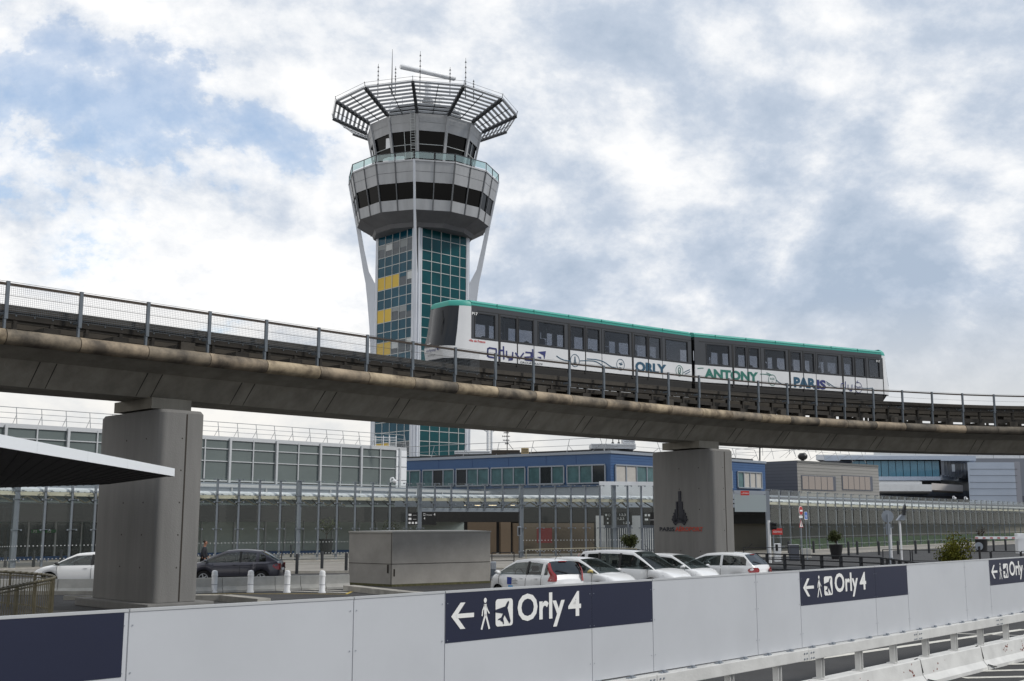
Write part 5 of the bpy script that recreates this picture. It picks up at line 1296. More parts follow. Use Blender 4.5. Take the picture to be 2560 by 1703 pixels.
def car(lab, loc, deg, paint, L_=3.8, W_=1.65, H=1.45, belt=.93, hood=.86, ws=(.95, .12), rg=(-.93, -.62), wheel=.29, wb=None, doors=2, cat='car', mpv=False, group='cars', tail='tall', extras=None, hoodlen=None, mirror=None, glass_dark=False):
    """ws = (x of windscreen base, x of its top); rg = (x of rear glass base, x of its top) as fractions of half length"""
    g = thing('parked_car', lab, cat, (loc[0], loc[1], 0), R(deg), group=group)
    h = L_ / 2; hw = W_ / 2; xf, xr = h * .61, -h * .64; ra = wheel + .07
    xb0, xt0 = ws[0] * h, ws[1] * h; xb1, xt1 = rg[0] * h, rg[1] * h
    def half(x):
        e = abs(x) / h; f = 1 - .30 * max(0, (e - .62) / .38) ** 2.6 if x > 0 else 1 - .16 * max(0, (e - .7) / .3) ** 2.6
        return hw * f
    def top(x):            # shoulder / bonnet line
        if x > xb0: t = (x - xb0) / (h - xb0); return hood + (belt - hood) * (1 - t) - .20 * t ** 2.2
        if x < xb1: t = (xb1 - x) / (h + xb1 + 1e-6); return belt - .10 * t
        return belt + .05 * sm(xb0, xb1, x)
    def bot(x):
        z = .20 + .06 * sm(h * .8, h, abs(x))
        for xw in (xf, xr):
            d = abs(x - xw)
            if d < ra: z = max(z, wheel + math.sqrt(ra * ra - d * d) - .0)
        return z
    xs_ = sorted(set([round(v, 4) for v in list(np.linspace(-h, h, 41)) + [xw + ra * c for xw in (xf, xr) for c in (-1.0, -.97, -.85, -.6, -.3, 0, .3, .6, .85, .97, 1.0)] + [xb0, xb1]]))
    fr = [0, .18, .45, .72, .9, 1.0]; wf = [.965, .995, 1.0, .985, .955, .90]
    def side_y(x, z):
        b, t = bot(x), top(x); q = max(0, min(1, (z - b) / max(.01, t - b))); return half(x) * float(np.interp(q, fr, wf))
    rings = []
    for x in xs_:
        b, t = bot(x), top(x); w = half(x); e = abs(x) / h
        endf = 1.0
        r_ = []
        for q, f_ in zip(fr, wf): r_.append((x, -w * f_, b + (t - b) * q))
        crown = .035 if x > xb0 else .02
        r_ += [(x, -w * .72, t + crown * .6), (x, -w * .35, t + crown), (x, 0, t + crown * 1.15)]
        rings.append(r_ + [(a, -y, z) for a, y, z in r_[::-1][1:]])
    # rounded ends
    def endcap(x, sgn):
        t = top(x); b = bot(x); out_ = []
        return [(x + sgn * .05 * (1 - ((z - (b + t) / 2) / ((t - b) / 2 + .05)) ** 2), y * .86, b + (z - b) * .93 + .02) for (_, y, z) in rings[0 if sgn < 0 else -1]]
    rings = [endcap(-h, -1)] + rings + [endcap(h, 1)]
    mb = MB(); mb.ring(rings, closed=False)
    n_ = len(rings[0])
    mb.f.append(tuple(range(n_))); mb.f.append(tuple(range((len(rings) - 1) * n_, len(rings) * n_)))
    mb.build('body', paint, g, smooth=True, auto=38, world=False)
    MB().box(-h + .08, h - .08, -hw * .9, hw * .9, .17, .42).build('underbody', M_plast, g, world=False)
    # greenhouse
    roof = lambda x: None
    gx = sorted(set([round(v, 4) for v in [xb1, xb1 + (xt1 - xb1) * .33, xb1 + (xt1 - xb1) * .66, xt1, xt1 + .06] + list(np.linspace(xt1 + .1, xt0 - .1, 9)) + [xt0 - .05, xt0, xt0 + (xb0 - xt0) * .25, xt0 + (xb0 - xt0) * .5, xt0 + (xb0 - xt0) * .75, xb0]]))
    def zr(x):
        if x > xt0: t = (x - xt0) / (xb0 - xt0); return H - .05 - (H - .05 - top(xb0) - .02) * (t ** 1.12)
        if x < xt1: t = (xt1 - x) / (xt1 - xb1); return H - .06 - (H - .06 - top(xb1) - .02) * (t ** 1.05)
        t = (x - xt1) / (xt0 - xt1); return H - .10 + .10 * math.sin(math.pi * (.12 + .70 * t))
    def wr(x, q):          # half width at height fraction q above the belt
        z0 = top(x); full = half(0) * .90; topw = hw * .70
        hh = (z0 + (zr(x) - z0) * q - belt) / (H - belt); 
        return min(half(x) * .90, full + (topw - full) * max(0, hh) ** 1.15)
    grid = []
    for x in gx:
        z0 = top(x) - .01; z1 = zr(x); r_ = []
        for q in (0, .5, .86, .95): r_.append((x, -wr(x, q), z0 + (z1 - .03 - z0) * q))
        wt = wr(x, .95); r_ += [(x, -wt * .93, z1 - .008), (x, -wt * .55, z1 + .012), (x, 0, z1 + .02)]
        grid.append(r_ + [(a, -y, z) for a, y, z in r_[::-1][1:]])
    m_ = len(grid[0]); allv = [p for r_ in grid for p in r_]
    xm = [.5 * (a + b) for a, b in zip(gx[:-1], gx[1:])]
    pil = []               # pillar centres
    span0, span1 = xb1 + (xt1 - xb1) * .72, xt0 + (xb0 - xt0) * .9
    body_f, ws_f, rg_f, sd_f = [], [], [], []
    for k, x in enumerate(xm):
        for j in range(m_ - 1):
            f_ = (k * m_ + j, k * m_ + j + 1, (k + 1) * m_ + j + 1, (k + 1) * m_ + j)
            jj = min(j, m_ - 2 - j)
            if jj in (0, 1):
                (sd_f if span0 < x < span1 else body_f).append(f_ + (j,))
            elif jj >= 4 and x > xt0: ws_f.append(f_)
            elif jj >= 4 and xb1 + .0 <= x < xt1 - .0: rg_f.append(f_)
            else: body_f.append(f_)
    mb = MB(); mb.add(allv, [f_[:4] for f_ in body_f]); mb.build('cabin_frame', paint, g, smooth=True, auto=45, world=False)
    mb = MB(); mb.add(allv, ws_f); mb.build('windscreen', M_cglass if glass_dark else M_cglass2, g, smooth=True, world=False)
    mb = MB(); mb.add(allv, rg_f); mb.build('rear_window', M_cglass, g, smooth=True, world=False)
    for sgn in (-1, 1):
        fs = [f_[:4] for f_ in sd_f if (f_[4] < m_ / 2 - 1) == (sgn < 0)]
        mb = MB(); mb.add(allv, fs); mb.build('side_window', M_cglass2, g, smooth=True, world=False)
    # pillars between the doors, following the tumblehome
    mb = MB(); bl = MB()
    px_ = [(xt0 + xt1) / 2 + .12 * h * 0.4] if doors == 1 else [(xt0 + xt1) / 2 + .10, xt1 + .12]
    if mpv: px_ = [xt0 - .55, (xt0 + xt1) / 2 - .35, xt1 + .22]
    for sgn in (-1, 1):
        for i, x in enumerate(px_):
            w_ = .05 if i < len(px_) - 1 or doors == 1 else .07
            tgt = bl if i < len(px_) - 1 else mb
            pts = []
            for q in (0, .5, .9):
                y = wr(x, q) + .006; z = top(x) + (zr(x) - .03 - top(x)) * q; pts.append((x + .06 * q * 0, sgn * y, z))
            for a, b in zip(pts[:-1], pts[1:]): tgt.bar(a, b, .02, 2 * w_, up=(1, 0, 0))
    mb.build('rear_pillar', paint, g, world=False)
    if bl.v: bl.build('door_pillar', M_plast if doors != 3 else paint, g, world=False)
    # door shut lines, handles, sill strip
    ln = MB(); hn = MB()
    for sgn in (-1, 1):
        for x in [xt0 + (xb0 - xt0) * .75] + px_[:max(1, doors)]:
            zz = np.linspace(max(bot(x), .24) + .03, top(x) - .02, 6)
            pts = [(x, sgn * (side_y(x, z) + .003), z) for z in zz]
            for a, b in zip(pts[:-1], pts[1:]): ln.bar(a, b, .012, .012)
        for x in px_[:doors]:
            xx = x + .16; z = top(x) - .14; hn.obox((xx, sgn * side_y(xx, z) - .0 - (.02 if sgn < 0 else 0), z), (.15, 0, 0), (0, .02, 0), (0, 0, .03))
        for a in np.linspace(xr + ra + .05, xf - ra - .05, 8)[:-1]:
            b = a + (xf - xr - 2 * ra - .1) / 7; ln.bar((a, sgn * (side_y(a, .36) + .006), .36), (b, sgn * (side_y(b, .36) + .006), .36), .02, .045)
    ln.build('door_line', M_plast, g, world=False); hn.build('door_handle', paint, g, world=False, bevel=.006)
    # wheels
    for xw in (xf, xr):
        for sgn in (-1, 1):
            y = sgn * (hw - .10)
            w_ = MB(); w_.ring([[(xw + r_ * math.cos(a), y + dy * sgn, wheel + r_ * math.sin(a)) for a in [i * math.pi / 12 for i in range(24)]] for r_, dy in ((wheel * .62, -.1), (wheel * .95, -.1), (wheel, -.06), (wheel, .05), (wheel * .95, .085), (wheel * .66, .09))])
            o_ = w_.build('wheel', M_rubber, g, smooth=True, auto=40, world=False)
            r2 = MB(); c = (xw, y + .075 * sgn, wheel)
            r2.tube((xw, y + .03 * sgn, wheel), (xw, y + .10 * sgn, wheel), .05, 10)
            for i in range(5):
                a = i * 2 * math.pi / 5; e = (xw + wheel * .6 * math.cos(a), y + .085 * sgn, wheel + wheel * .6 * math.sin(a)); r2.bar((xw, y + .09 * sgn, wheel), e, .05, .03, up=(0, 1, 0))
            ring_ = [(xw + wheel * .63 * math.cos(a), y + .088 * sgn, wheel + wheel * .63 * math.sin(a)) for a in [i * math.pi / 12 for i in range(25)]]
            for a, b in zip(ring_[:-1], ring_[1:]): r2.bar(a, b, .03, .03)
            q = r2.build('rim', M_rim, g, world=False); q.parent = o_
    # arch liners
    mb = MB()
    for xw in (xf, xr): mb.box(xw - ra * .95, xw + ra * .95, -hw * .84, hw * .84, .25, .62)
    mb.build('arch_liner', M_plast, g, world=False)
    # lamps as patches that hug the body
    def patch(name, pts, m, lift=.012):
        for sgn in (-1, 1):
            mb = MB(); vs = [(x, sgn * (side_y(min(h, max(-h, x)), z) + lift), z) for x, z in pts]
            c = tuple(sum(v[i] for v in vs) / len(vs) for i in range(3)); c = (c[0], c[1] + sgn * .012, c[2])
            mb.add(vs + [c], [(i, (i + 1) % len(vs), len(vs)) for i in range(len(vs))]); mb.build(name, m, g, world=False, smooth=True)
    zt = top(h * .86)
    for sgn in (-1, 1):    # headlamps: wedge over the front corner
        A = [(h * .70, .93, -.04), (h * .82, .88, -.03), (h * .95, .74, -.05), (h + .015, .60, -.12), (h + .02, .62, -.20), (h * .97, .85, -.20), (h * .84, .98, -.14)]
        vs = [(x, sgn * half(min(x, h)) * yf * 1.0, top(min(x, h)) + dz + .02) for x, yf, dz in A]
        c = (sum(v[0] for v in vs) / 7 + .02, sum(v[1] for v in vs) / 7 + sgn * .03, sum(v[2] for v in vs) / 7 + .025)
        mb = MB(); mb.add(vs + [c], [(i, (i + 1) % 7, 7) for i in range(7)]); mb.build('headlight', M_llens, g, world=False, smooth=True)
    if tail == 'tall':
        for sgn in (-1, 1):
            xq = xb1; z0 = top(xq)
            rws = []
            for q in (-.40, -.2, 0, .2, .4, .6, .8):
                z = z0 + (H - z0) * q; xc = (xq + (xt1 - xq) * q if q > 0 else -h + (xq + h) * .6) - .03
                yc = (wr(xc + .06, q) if q > 0 else side_y(max(xc, -h + .02), z)) + .02
                dx = .02 + .14 * max(0, 1 - (q + .4) / 1.2); ys_ = (wr(xc + dx, q) if q > 0 else side_y(max(-h, xc + dx), z)) + .022
                rws.append([(xc + dx, sgn * ys_, z), (xc - .0, sgn * yc, z), (xc - .035, sgn * (yc - .03), z), (xc - .05, sgn * (yc - .04 - .09 * max(0, 1 - (q + .4) / 1.2)), z)])
            mb = MB(); mb.ring(rws, closed=False); mb.build('tail_light', M_lred, g, world=False, smooth=True)
    else:
        for sgn in (-1, 1):
            rws = []
            for z, dx, dy in ((.66, .05, .06), (.72, .16, .16), (.80, .24, .22), (.87, .22, .16), (.92, .10, .05)):
                yb = side_y(-h + .01, z)
                rws.append([(-h + dx, sgn * (side_y(-h + dx, z) + .018), z), (-h - .02, sgn * (yb + .012), z), (-h - .065, sgn * (yb - .05), z), (-h - .075, sgn * (yb - .05 - dy), z)])
            mb = MB(); mb.ring(rws, closed=False); mb.build('tail_light', M_lred, g, world=False, smooth=True)
    # mirrors
    mx_ = xt0 + (xb0 - xt0) * .72
    for sgn in (-1, 1):
        y = sgn * (wr(mx_, .1) + .02); z = top(mx_) + .08
        mb = MB(); mb.ring([[(mx_ + dx + .05 * math.cos(a) * s_, y + sgn * (.11 + .09 * math.sin(a)) , z + .07 * math.cos(a) * s_) for a in [i * math.pi / 5 for i in range(10)]] for dx, s_ in ((-.05, .9), (0, 1), (.07, .5))])
        mb.bar((mx_, y - sgn * .02, z - .04), (mx_, y + sgn * .1, z - .02), .05, .03); mb.build('mirror', (mirror if mirror and (sgn < 0 or mirror is M_plast) else paint), g, world=False, smooth=True)
    # grille, plates, wiper, interior
    mb = MB(); mb.box(h + .02, h + .055, -hw * .45, hw * .45, .40, .52); mb.build('grille', M_plast, g, world=False)
    mb = MB(); mb.box(h + .05, h + .065, -.26, .26, .42, .52); mb.build('number_plate', M_wht, g, world=False)
    mb = MB(); mb.box(-h - .075, -h - .055, -.26, .26, .62, .72); mb.build('number_plate', M_wht, g, world=False)
    mb = MB()
    for x in (xt0 - .25, xt0 - 1.05):
        for y in (-.38, .38): mb.box(x - .5, x, y - .24, y + .24, .35, .58); mb.box(x - .56, x - .42, y - .23, y + .23, .5, 1.05); mb.box(x - .54, x - .45, y - .12, y + .12, 1.08, 1.25)
    mb.box(xt0 + .2, xb0 - .05, -hw * .8, hw * .8, .6, belt - .03)
    mb.build('seat', M_cin, g, world=False)
    mb = MB(); cxx = xt0 + .10
    st = [(cxx + .03 * math.sin(a), .38 + .18 * math.cos(a), belt + .02 + .17 * math.sin(a)) for a in [i * math.pi / 8 for i in range(17)]]
    mb.path(st, .014, 5); mb.build('steering_wheel', M_plast, g, world=False)
    if H > 1.4:
        mb = MB(); mb.tube((xt1 + .35, 0, zr(xt1 + .35) + .01), (xt1 - .05, 0, zr(xt1 + .35) + .38), .008, 5); mb.build('aerial', M_plast, g, world=False)
    mb = MB(); mb.box(xt1 - .06, xt1 - .015, -.16, .16, H - .075, H - .05); mb.build('brake_light', M_lred, g, world=False)
    mb = MB(); mb.bar((xb1 + (xt1 - xb1) * .15 - .05, 0, top(xb1) + .06), (xb1 + (xt1 - xb1) * .35 - .05, .45, top(xb1) + .16), .02, .02); mb.build('rear_wiper', M_plast, g, world=False)
    return g, side_y
CG = 'white cars parked in a row behind the hoarding'
c1, sy1 = car('small white hatchback with tall red tail lamps, leftmost of the parked row', (.78, 38.9), 129, M_cwhite, 3.43, 1.63, 1.47, .93, .84, (.70, .16), (-.965, -.80), .27, doors=2, group=CG)
# door stickers
mb = MB(); mb.obox((.50, sy1(.5, .72) + .012, .62), (-.24, 0, 0), (0, .004, 0), (0, 0, .24)); mb.build('sticker', mat('blue_sticker', lin(40, 62, 140), .5), c1, world=False)
mb = MB(); mb.obox((.42, sy1(.4, .55) + .014, .49), (-.24, 0, 0), (0, .004, 0), (0, 0, .10)); mb.build('sticker', mat('sky_blue_sticker', lin(70, 150, 205), .5), c1, world=False)
mb = MB()
for i in range(4): mb.obox((.22, sy1(.2, .7) + .012, .80 - i * .05), (-.22 - .06 * (i % 2), 0, 0), (0, .004, 0), (0, 0, .012))
mb.build('sticker_text', M_dark, c1, world=False)
car('white hatchback nose out with a yellowish mirror cap, second from the left in the row', (2.62, 41.4), -40, M_cwhite, 3.85, 1.66, 1.43, .90, .80, (.60, .12), (-.95, -.72), .29, doors=1, group=CG, tail='low', mirror=mat('yellow_mirror_cap', lin(198, 178, 110), .5))
car('tall white people carrier with black mirrors, third in the row', (4.55, 43.1), -39, M_cwhite, 4.4, 1.80, 1.64, .98, .92, (.66, .22), (-.965, -.84), .32, doors=2, group=CG, cat='minivan', mpv=True, mirror=M_plast, tail='tall')
car('small white hatchback nose out between the people carrier and the rightmost car', (6.35, 44.6), -42, M_cwhite, 3.43, 1.63, 1.47, .93, .84, (.70, .16), (-.965, -.80), .27, doors=2, group=CG)
car('white hatchback parked tail out at the right end of the row, under the emblem', (8.40, 46.6), 141, M_cwhite, 4.0, 1.71, 1.48, .95, .86, (.62, .10), (-.96, -.76), .30, doors=1, group=CG, tail='low')
car('white hatchback with black door mirror on the road, half hidden by the left pier', (-17.7, 47.6), 177, M_cwhite, 4.0, 1.73, 1.45, .92, .86, (.58, .10), (-.95, -.72), .31, doors=2, group='cars on the road beside the left pier', mirror=M_plast, tail='low')
car('dark grey hatchback with red tail lamp standing right of the left pier', (-12.15, 50.3), 181, M_cgrey, 3.97, 1.70, 1.50, .95, .90, (.72, .16), (-.96, -.60), .30, doors=2, group='cars on the road beside the left pier', tail='low')
# ================================================================== FOREGROUND HOARDING BARRIER
M_panel = mat('hoarding_panel_white', lin(188, 191, 196), 0.45, var=.06, vscale=.9, bump=.05, bscale=3)
M_hnavy = mat('hoarding_navy', lin(30, 35, 58), 0.42, var=.08, vscale=1.5)
M_bwhite = mat('barrier_white_paint', lin(205, 205, 203), 0.55, var=.15, vscale=2.5, bump=.2, bscale=30)
M_rust = mat('rust_patch', lin(128, 58, 44), 0.9, var=.4, vscale=20)
HP = 1.06
hb0 = P(1631, 1450, 14.07); VD = Vector((2595 / 2800, 1, 0)).normalized(); HO = Vector((hb0.x, 14.07, 0)); HN = Vector((VD.y, -VD.x, 0))   # HN faces the camera
if HN.y > 0: HN = -HN
def uh(px, py=1500): q = PPlane(px, py, HO, HN); return (q - HO).dot(VD)
def H_(u, z, off=0.0): q = HO + VD * u + HN * off; return Vector((q.x, q.y, z))
# top edge height follows the measured line
tops = [(-400, 1568), (0, 1544.5), (324, 1525.8), (884, 1494.9), (1110, 1480.3), (1628, 1449.8), (1997, 1427.7), (2267, 1411.4), (2475, 1398.2), (2700, 1384)]
def ztop(px):
    y = float(np.interp(px, [a for a, _ in tops], [b for _, b in tops])); return PPlane(px, y, HO, HN).z
hd_ = thing('hoarding_barrier', 'white road barrier carrying a long row of hoarding panels with navy direction signs', 'barrier', tuple(H_(0, 0)))
seams = [(-320, 324.6, 'n'), (324.6, 884.6, 'w'), (884.6, 1112.5, 'w'), (1112.5, 1479, 's'), (1479, 1631, 'd'), (1631, 1891, 'w'), (1891, 2001, 'w'), (2001, 2190, 's'), (2190, 2271, 'd'), (2271, 2416, 'w'), (2416, 2478, 'w'), (2478, 2640, 's'), (2640, 2760, 'd')]
def slab(mb, ua_, ub_, za0, zb0, za1, zb1, off, th):
    """panel between u = ua_..ub_ with its own heights at both ends"""
    A, B, C, D = H_(ua_, za0, off), H_(ub_, zb0, off), H_(ub_, zb1, off), H_(ua_, za1, off)
    w = -HN * th; mb.ring([[A, B, C, D], [A + w, B + w, C + w, D + w]])
panels = []
for a, b, kind in seams:
    ua_, ub_ = uh(a) + .006, uh(b) - .006; zt0, zt1 = ztop(a), ztop(b); zb = .90
    mb = MB(); slab(mb, ua_, ub_, zt0 - HP - .03, zt1 - HP - .03, zt0, zt1, 0, .02); pn = mb.build('hoarding_panel', M_panel, hd_)
    mb = MB(); slab(mb, ua_, ub_, zt0 - .012, zt1 - .012, zt0 + .010, zt1 + .010, .006, .034); mb.build('edge_trim', M_alu, hd_).parent = pn
    if kind in 'nsd':
        e0 = .035 if kind == 'n' else .0
        mb = MB(); slab(mb, ua_ + (0 if kind != 'd' else -.006), ub_ - e0, zt0 - .50, zt1 - .50, zt0 - .014, zt1 - .014, .004, .004); mb.build('navy_sign_field', M_hnavy, hd_).parent = pn
    mb = MB()
    for uu in (ua_ + .03, ub_ - .03):
        for z in (.12, .48, .9): mb.obox(H_(uu - .008, (zt0 if uu < (ua_ + ub_) / 2 else zt1) - z, .008), VD * .009, HN * -.003, (0, 0, .009))
    mb.build('rivet', M_alu2, hd_).parent = pn
    if kind == 's': panels.append((pn, ua_, zt0, zt1, ub_))
M_sgn = mat('sign_white', lin(226, 226, 224), 0.5)
for pn, u0, z0, z1, u1 in panels:
    k = (z1 - z0) / (u1 - u0)
    def S(x, y, lift=.008):      # x right from the panel edge, y up from the lower edge of the navy field (field is .49 high)
        return H_(u0 + x, z0 + k * x - .50 + y, lift)
    ex = (VD + Vector((0, 0, k))).normalized(); ey = Vector((0, 0, 1))
    def shape(name, pts, m=M_sgn, lift=.008, mb=None):
        t_ = mb or MB(); c = [S(x, y, lift) for x, y in pts]; t_.add(c, [tuple(range(len(c)))])
        if mb is None: t_.build(name, m, hd_).parent = pn
    def thick(mb, pts, w):
        for (xa, ya), (xb, yb) in zip(pts[:-1], pts[1:]):
            d = Vector((xb - xa, yb - ya)); l = d.length; d /= l; nx, ny = -d.y * w / 2, d.x * w / 2
            shape('', [(xa - nx, ya - ny), (xb - nx, yb - ny), (xb + nx, yb + ny), (xa + nx, ya + ny)], mb=mb)
    # arrow, parallelogram arms
    mb = MB(); y_ = .255
    shape('', [(.075, y_ + .0), (.205, y_ + .13), (.275, y_ + .13), (.17, y_ + .02), (.17, y_ - .02), (.275, y_ - .13), (.205, y_ - .13)][:4] + [(.145, y_)], mb=mb)
    shape('', [(.075, y_), (.145, y_), (.17, y_ - .02), (.275, y_ - .13), (.205, y_ - .13)], mb=mb)
    shape('', [(.14, y_ - .022), (.40, y_ - .022), (.40, y_ + .022), (.14, y_ + .022)], mb=mb); mb.build('arrow', M_sgn, hd_).parent = pn
    # walking figure
    mb = MB(); cx = .565
    shape('', [(cx + .022 * math.cos(t), .392 + .026 * math.sin(t)) for t in [i * math.pi / 8 for i in range(16)]], mb=mb)
    thick(mb, [(cx, .355), (cx + .004, .24)], .040); thick(mb, [(cx + .004, .25), (cx - .03, .17), (cx - .055, .10)], .024); thick(mb, [(cx + .006, .25), (cx + .03, .19), (cx + .062, .10)], .024)
    thick(mb, [(cx - .006, .35), (cx - .038, .29), (cx - .046, .235)], .016); thick(mb, [(cx + .008, .345), (cx + .035, .29), (cx + .062, .255)], .016); mb.build('walking_figure', M_sgn, hd_).parent = pn
    # aircraft pictogram on a rounded square
    x0, x1, y0, y1, r = .72, .985, .115, .395, .035; pts = []
    for cx_, cy_, a0 in ((x1 - r, y1 - r, 0), (x0 + r, y1 - r, 90), (x0 + r, y0 + r, 180), (x1 - r, y0 + r, 270)):
        for q in range(5): a = R(a0 + q * 22.5); pts.append((cx_ + r * math.cos(a), cy_ + r * math.sin(a)))
    shape('pictogram_square', pts)
    mb = MB(); cx_, cy_ = (x0 + x1) / 2, (y0 + y1) / 2; sgn_ = 1
    rot = R(-30)
    def A(px, py): return (cx_ + px * math.cos(rot) - py * math.sin(rot), cy_ + px * math.sin(rot) + py * math.cos(rot))
    for pl in ([(-.014, -.10), (.014, -.10), (.018, .08), (.012, .12), (0, .135), (-.012, .12), (-.018, .08)], [(-.014, .065), (-.014, -.02), (-.13, -.065), (-.13, -.035)], [(.014, .065), (.13, -.035), (.13, -.065), (.014, -.02)], [(-.012, -.06), (-.012, -.09), (-.05, -.115), (-.05, -.10)], [(.012, -.06), (.05, -.10), (.05, -.115), (.012, -.09)]):
        c = [S(*A(x, y), .012) for x, y in pl]; mb.add(c, [tuple(range(len(c)))])
    mb.build('aircraft', M_hnavy, hd_).parent = pn
    mb = MB(); text_on(mb, 'Orly', S(1.06, .058), ex, ey, .78, .375, .022)
    mb.build('lettering', M_sgn, hd_).parent = pn
    mb = MB(); text_on(mb, '4', S(1.90, .15), ex, ey, .225, .275, .022); mb.build('lettering', M_sgn, hd_).parent = pn
# rail, posts, concrete base
ub0, ub1 = uh(-400), uh(2700)
def zb(u): return .885
for a, b in ((-400, 1058), (1058, 1624), (1624, 2003), (2003, 2277), (2277, 2483), (2483, 2640), (2640, 2800)):
    ua_, ub_ = uh(a) + .004, uh(b) - .004
    mb = MB(); mb.obox(H_(ua_, .725, .09), VD * (ub_ - ua_), -HN * .16, (0, 0, .155)); r_ = mb.build('top_rail', M_bwhite, hd_, bevel=.008)
    mb = MB()
    for uu in (ua_ + .06, ua_ + .13, ub_ - .06, ub_ - .13):
        for z in (.755, .83): mb.tube(H_(uu, z, .089), H_(uu, z, .102), .012, 8)
    mb.build('bolt', M_alu2, hd_).parent = r_
    mb = MB(); k = ua_ + .15
    while k < ub_: mb.obox(H_(k, .88, .05), VD * .14, -HN * .05, (0, 0, .012)); mb.obox(H_(k + .04, .885, .06), VD * .05, -HN * .03, (0, 0, .03)); k += .62
    mb.build('panel_clip', M_alu2, hd_).parent = r_
for px in (1230, 1400, 1550, 1684, 1817, 1936, 2043, 2140, 2226, 2307, 2379, 2445, 2509, 2567, 2622):
    u = uh(px); mb = MB(); mb.obox(H_(u - .045, .42, .045), VD * .012, -HN * .09, (0, 0, .31)); mb.obox(H_(u + .04, .42, .045), VD * .012, -HN * .09, (0, 0, .31)); mb.obox(H_(u - .033, .42, .006), VD * .073, -HN * .012, (0, 0, .31)); mb.obox(H_(u - .08, .415, .09), VD * .17, -HN * .18, (0, 0, .014)); mb.build('post', M_bwhite, hd_)
prof = [(.22, -.01), (.22, .06), (.14, .16), (.11, .40), (.09, .415), (-.09, .415), (-.11, .40), (-.14, .16), (-.22, .06), (-.22, -.01)]
for a, b in ((-400, 1560), (1560, 2005), (2005, 2277), (2277, 2430), (2430, 2560), (2560, 2800)):
    ua_, ub_ = uh(a) + .012, uh(b) - .012
    mb = MB(); mb.ring([[H_(ua_, z, o) for o, z in prof], [H_(ub_, z, o) for o, z in prof]]); mb.build('concrete_base', M_bwhite, hd_)
    mb = MB(); mb.bar(H_(ub_ - .10, .417, .06), H_(ub_ + .10, .417, .02), .02, .012); mb.bar(H_(ub_ + .012, .41, .10), H_(ub_ + .012, .2, .145), .012, .015); mb.bar(H_(ub_ + .02, .10, .22), H_(ub_ + .35, .03, .25), .02, .015); mb.build('joint_strap', M_plast, hd_)
mb = MB(); rnd = random.Random(5)
for u_c, z_c, n_, sp in ((uh(2537), .20, 16, .16), (uh(2548), .33, 14, .12), (uh(2125), .22, 12, .14), (uh(2250), .25, 10, .1), (uh(2490), .28, 10, .1), (uh(2320), .26, 4, .2), (uh(2565), .25, 12, .2)):
    for _ in range(n_):
        u = u_c + rnd.gauss(0, sp); z = min(.37, max(.19, z_c + rnd.gauss(0, .06))); off = .14 - (z - .16) / .24 * .03 + .002; s = rnd.uniform(.008, .03)
        mb.add([H_(u + s * rnd.uniform(.5, 1.2) * math.cos(t), z + s * rnd.uniform(.5, 1.1) * math.sin(t), off + .0) for t in [i * math.pi / 3.5 for i in range(7)]], [tuple(range(7))])
mb.build('rust_spot', M_rust, hd_)
# markings beyond and in front of the barrier
def gquad(mb, pts, z): mb.add([Vector((p.x, p.y, z)) for p in pts], [tuple(range(len(pts)))])
mb = MB()
for (xa, ya), (xb, yb), w in (((1650, 1703), (2560, 1574), .10), ((2110, 1575), (2560, 1590), .06), ((1980, 1560), (2100, 1552), .1)):
    a, b = Gp(xa, ya), Gp(xb, yb); d = (b - a).normalized(); n = Vector((-d.y, d.x, 0)) * w; gquad(mb, [a - n, b - n, b + n, a + n], .006)
for i in range(9):
    t = i / 8; y = 1640 + 14 * i + i * i * .6
    a, b = Gp(2520 - 34 * i - i * i, y + 8), Gp(2640 + 5 * i, y + 3); w = .09; d = (b - a).normalized(); n = Vector((-d.y, d.x, 0)) * w; gquad(mb, [a - n, b - n, b + n, a + n], .006)
a, b = Gp(2440, 1745), Gp(2620, 1690); d = (b - a).normalized(); n = Vector((-d.y, d.x, 0)) * .12; gquad(mb, [a - n, b - n, b + n, a + n], .010)
tag(mb.build('lane_marking', M_line), kind='structure')
# ================================================================== MIDDLE GROUND
# concrete room / wall
M_cw = mat('smooth_concrete_wall', lin(152, 149, 144), 0.85, var=.2, vscale=.9, bump=.25, bscale=20)
M_moss = mat('mossy_foot', lin(88, 86, 58), 0.9, var=.4, vscale=6)
k0, k1, k2 = P(872, 1400, 49.9), P(980.5, 1400, 48.2), P(1225.5, 1400, 51.2)
for q in (k0, k1, k2): q.z = 0
cr = thing('concrete_wall', 'tall plain concrete enclosure wall standing in the middle ground left of the parked cars', 'wall', tuple(k1))
fpw = [k0, k1, k2, k2 + Vector((-1.5, 6, 0)), k0 + Vector((1.2, 6, 0))]
MB().prism([(q.x, q.y) for q in fpw], 0, 2.24).build('wall', M_cw, cr)
MB().prism(inset(fpw, -.012), 2.24, 2.30).build('coping', mat('coping', lin(158, 156, 150), .8), cr)
mb = MB()
for a, b in ((k0, k1), (k1, k2)):
    d = (b - a).normalized(); n = Vector((d.y, -d.x, 0)); mb.obox(a + n * .003 + Vector((0, 0, .93)), b - a, n * .01, (0, 0, .02))
d = (k1 - k0).normalized(); n = Vector((d.y, -d.x, 0)); mb.obox(k1 - d * .06 + n * .004, d * .02, n * .01, (0, 0, 2.24)); mb.build('formwork_joint', M_joint, cr)
mb = MB()
for a, b in ((k0, k1), (k1, k2)):
    d = (b - a).normalized(); n = Vector((d.y, -d.x, 0)); mb.obox(a + n * .004, b - a, n * .02, (0, 0, .10))
mb.build('moss_band', M_moss, cr)
for px in (968, 981): pass
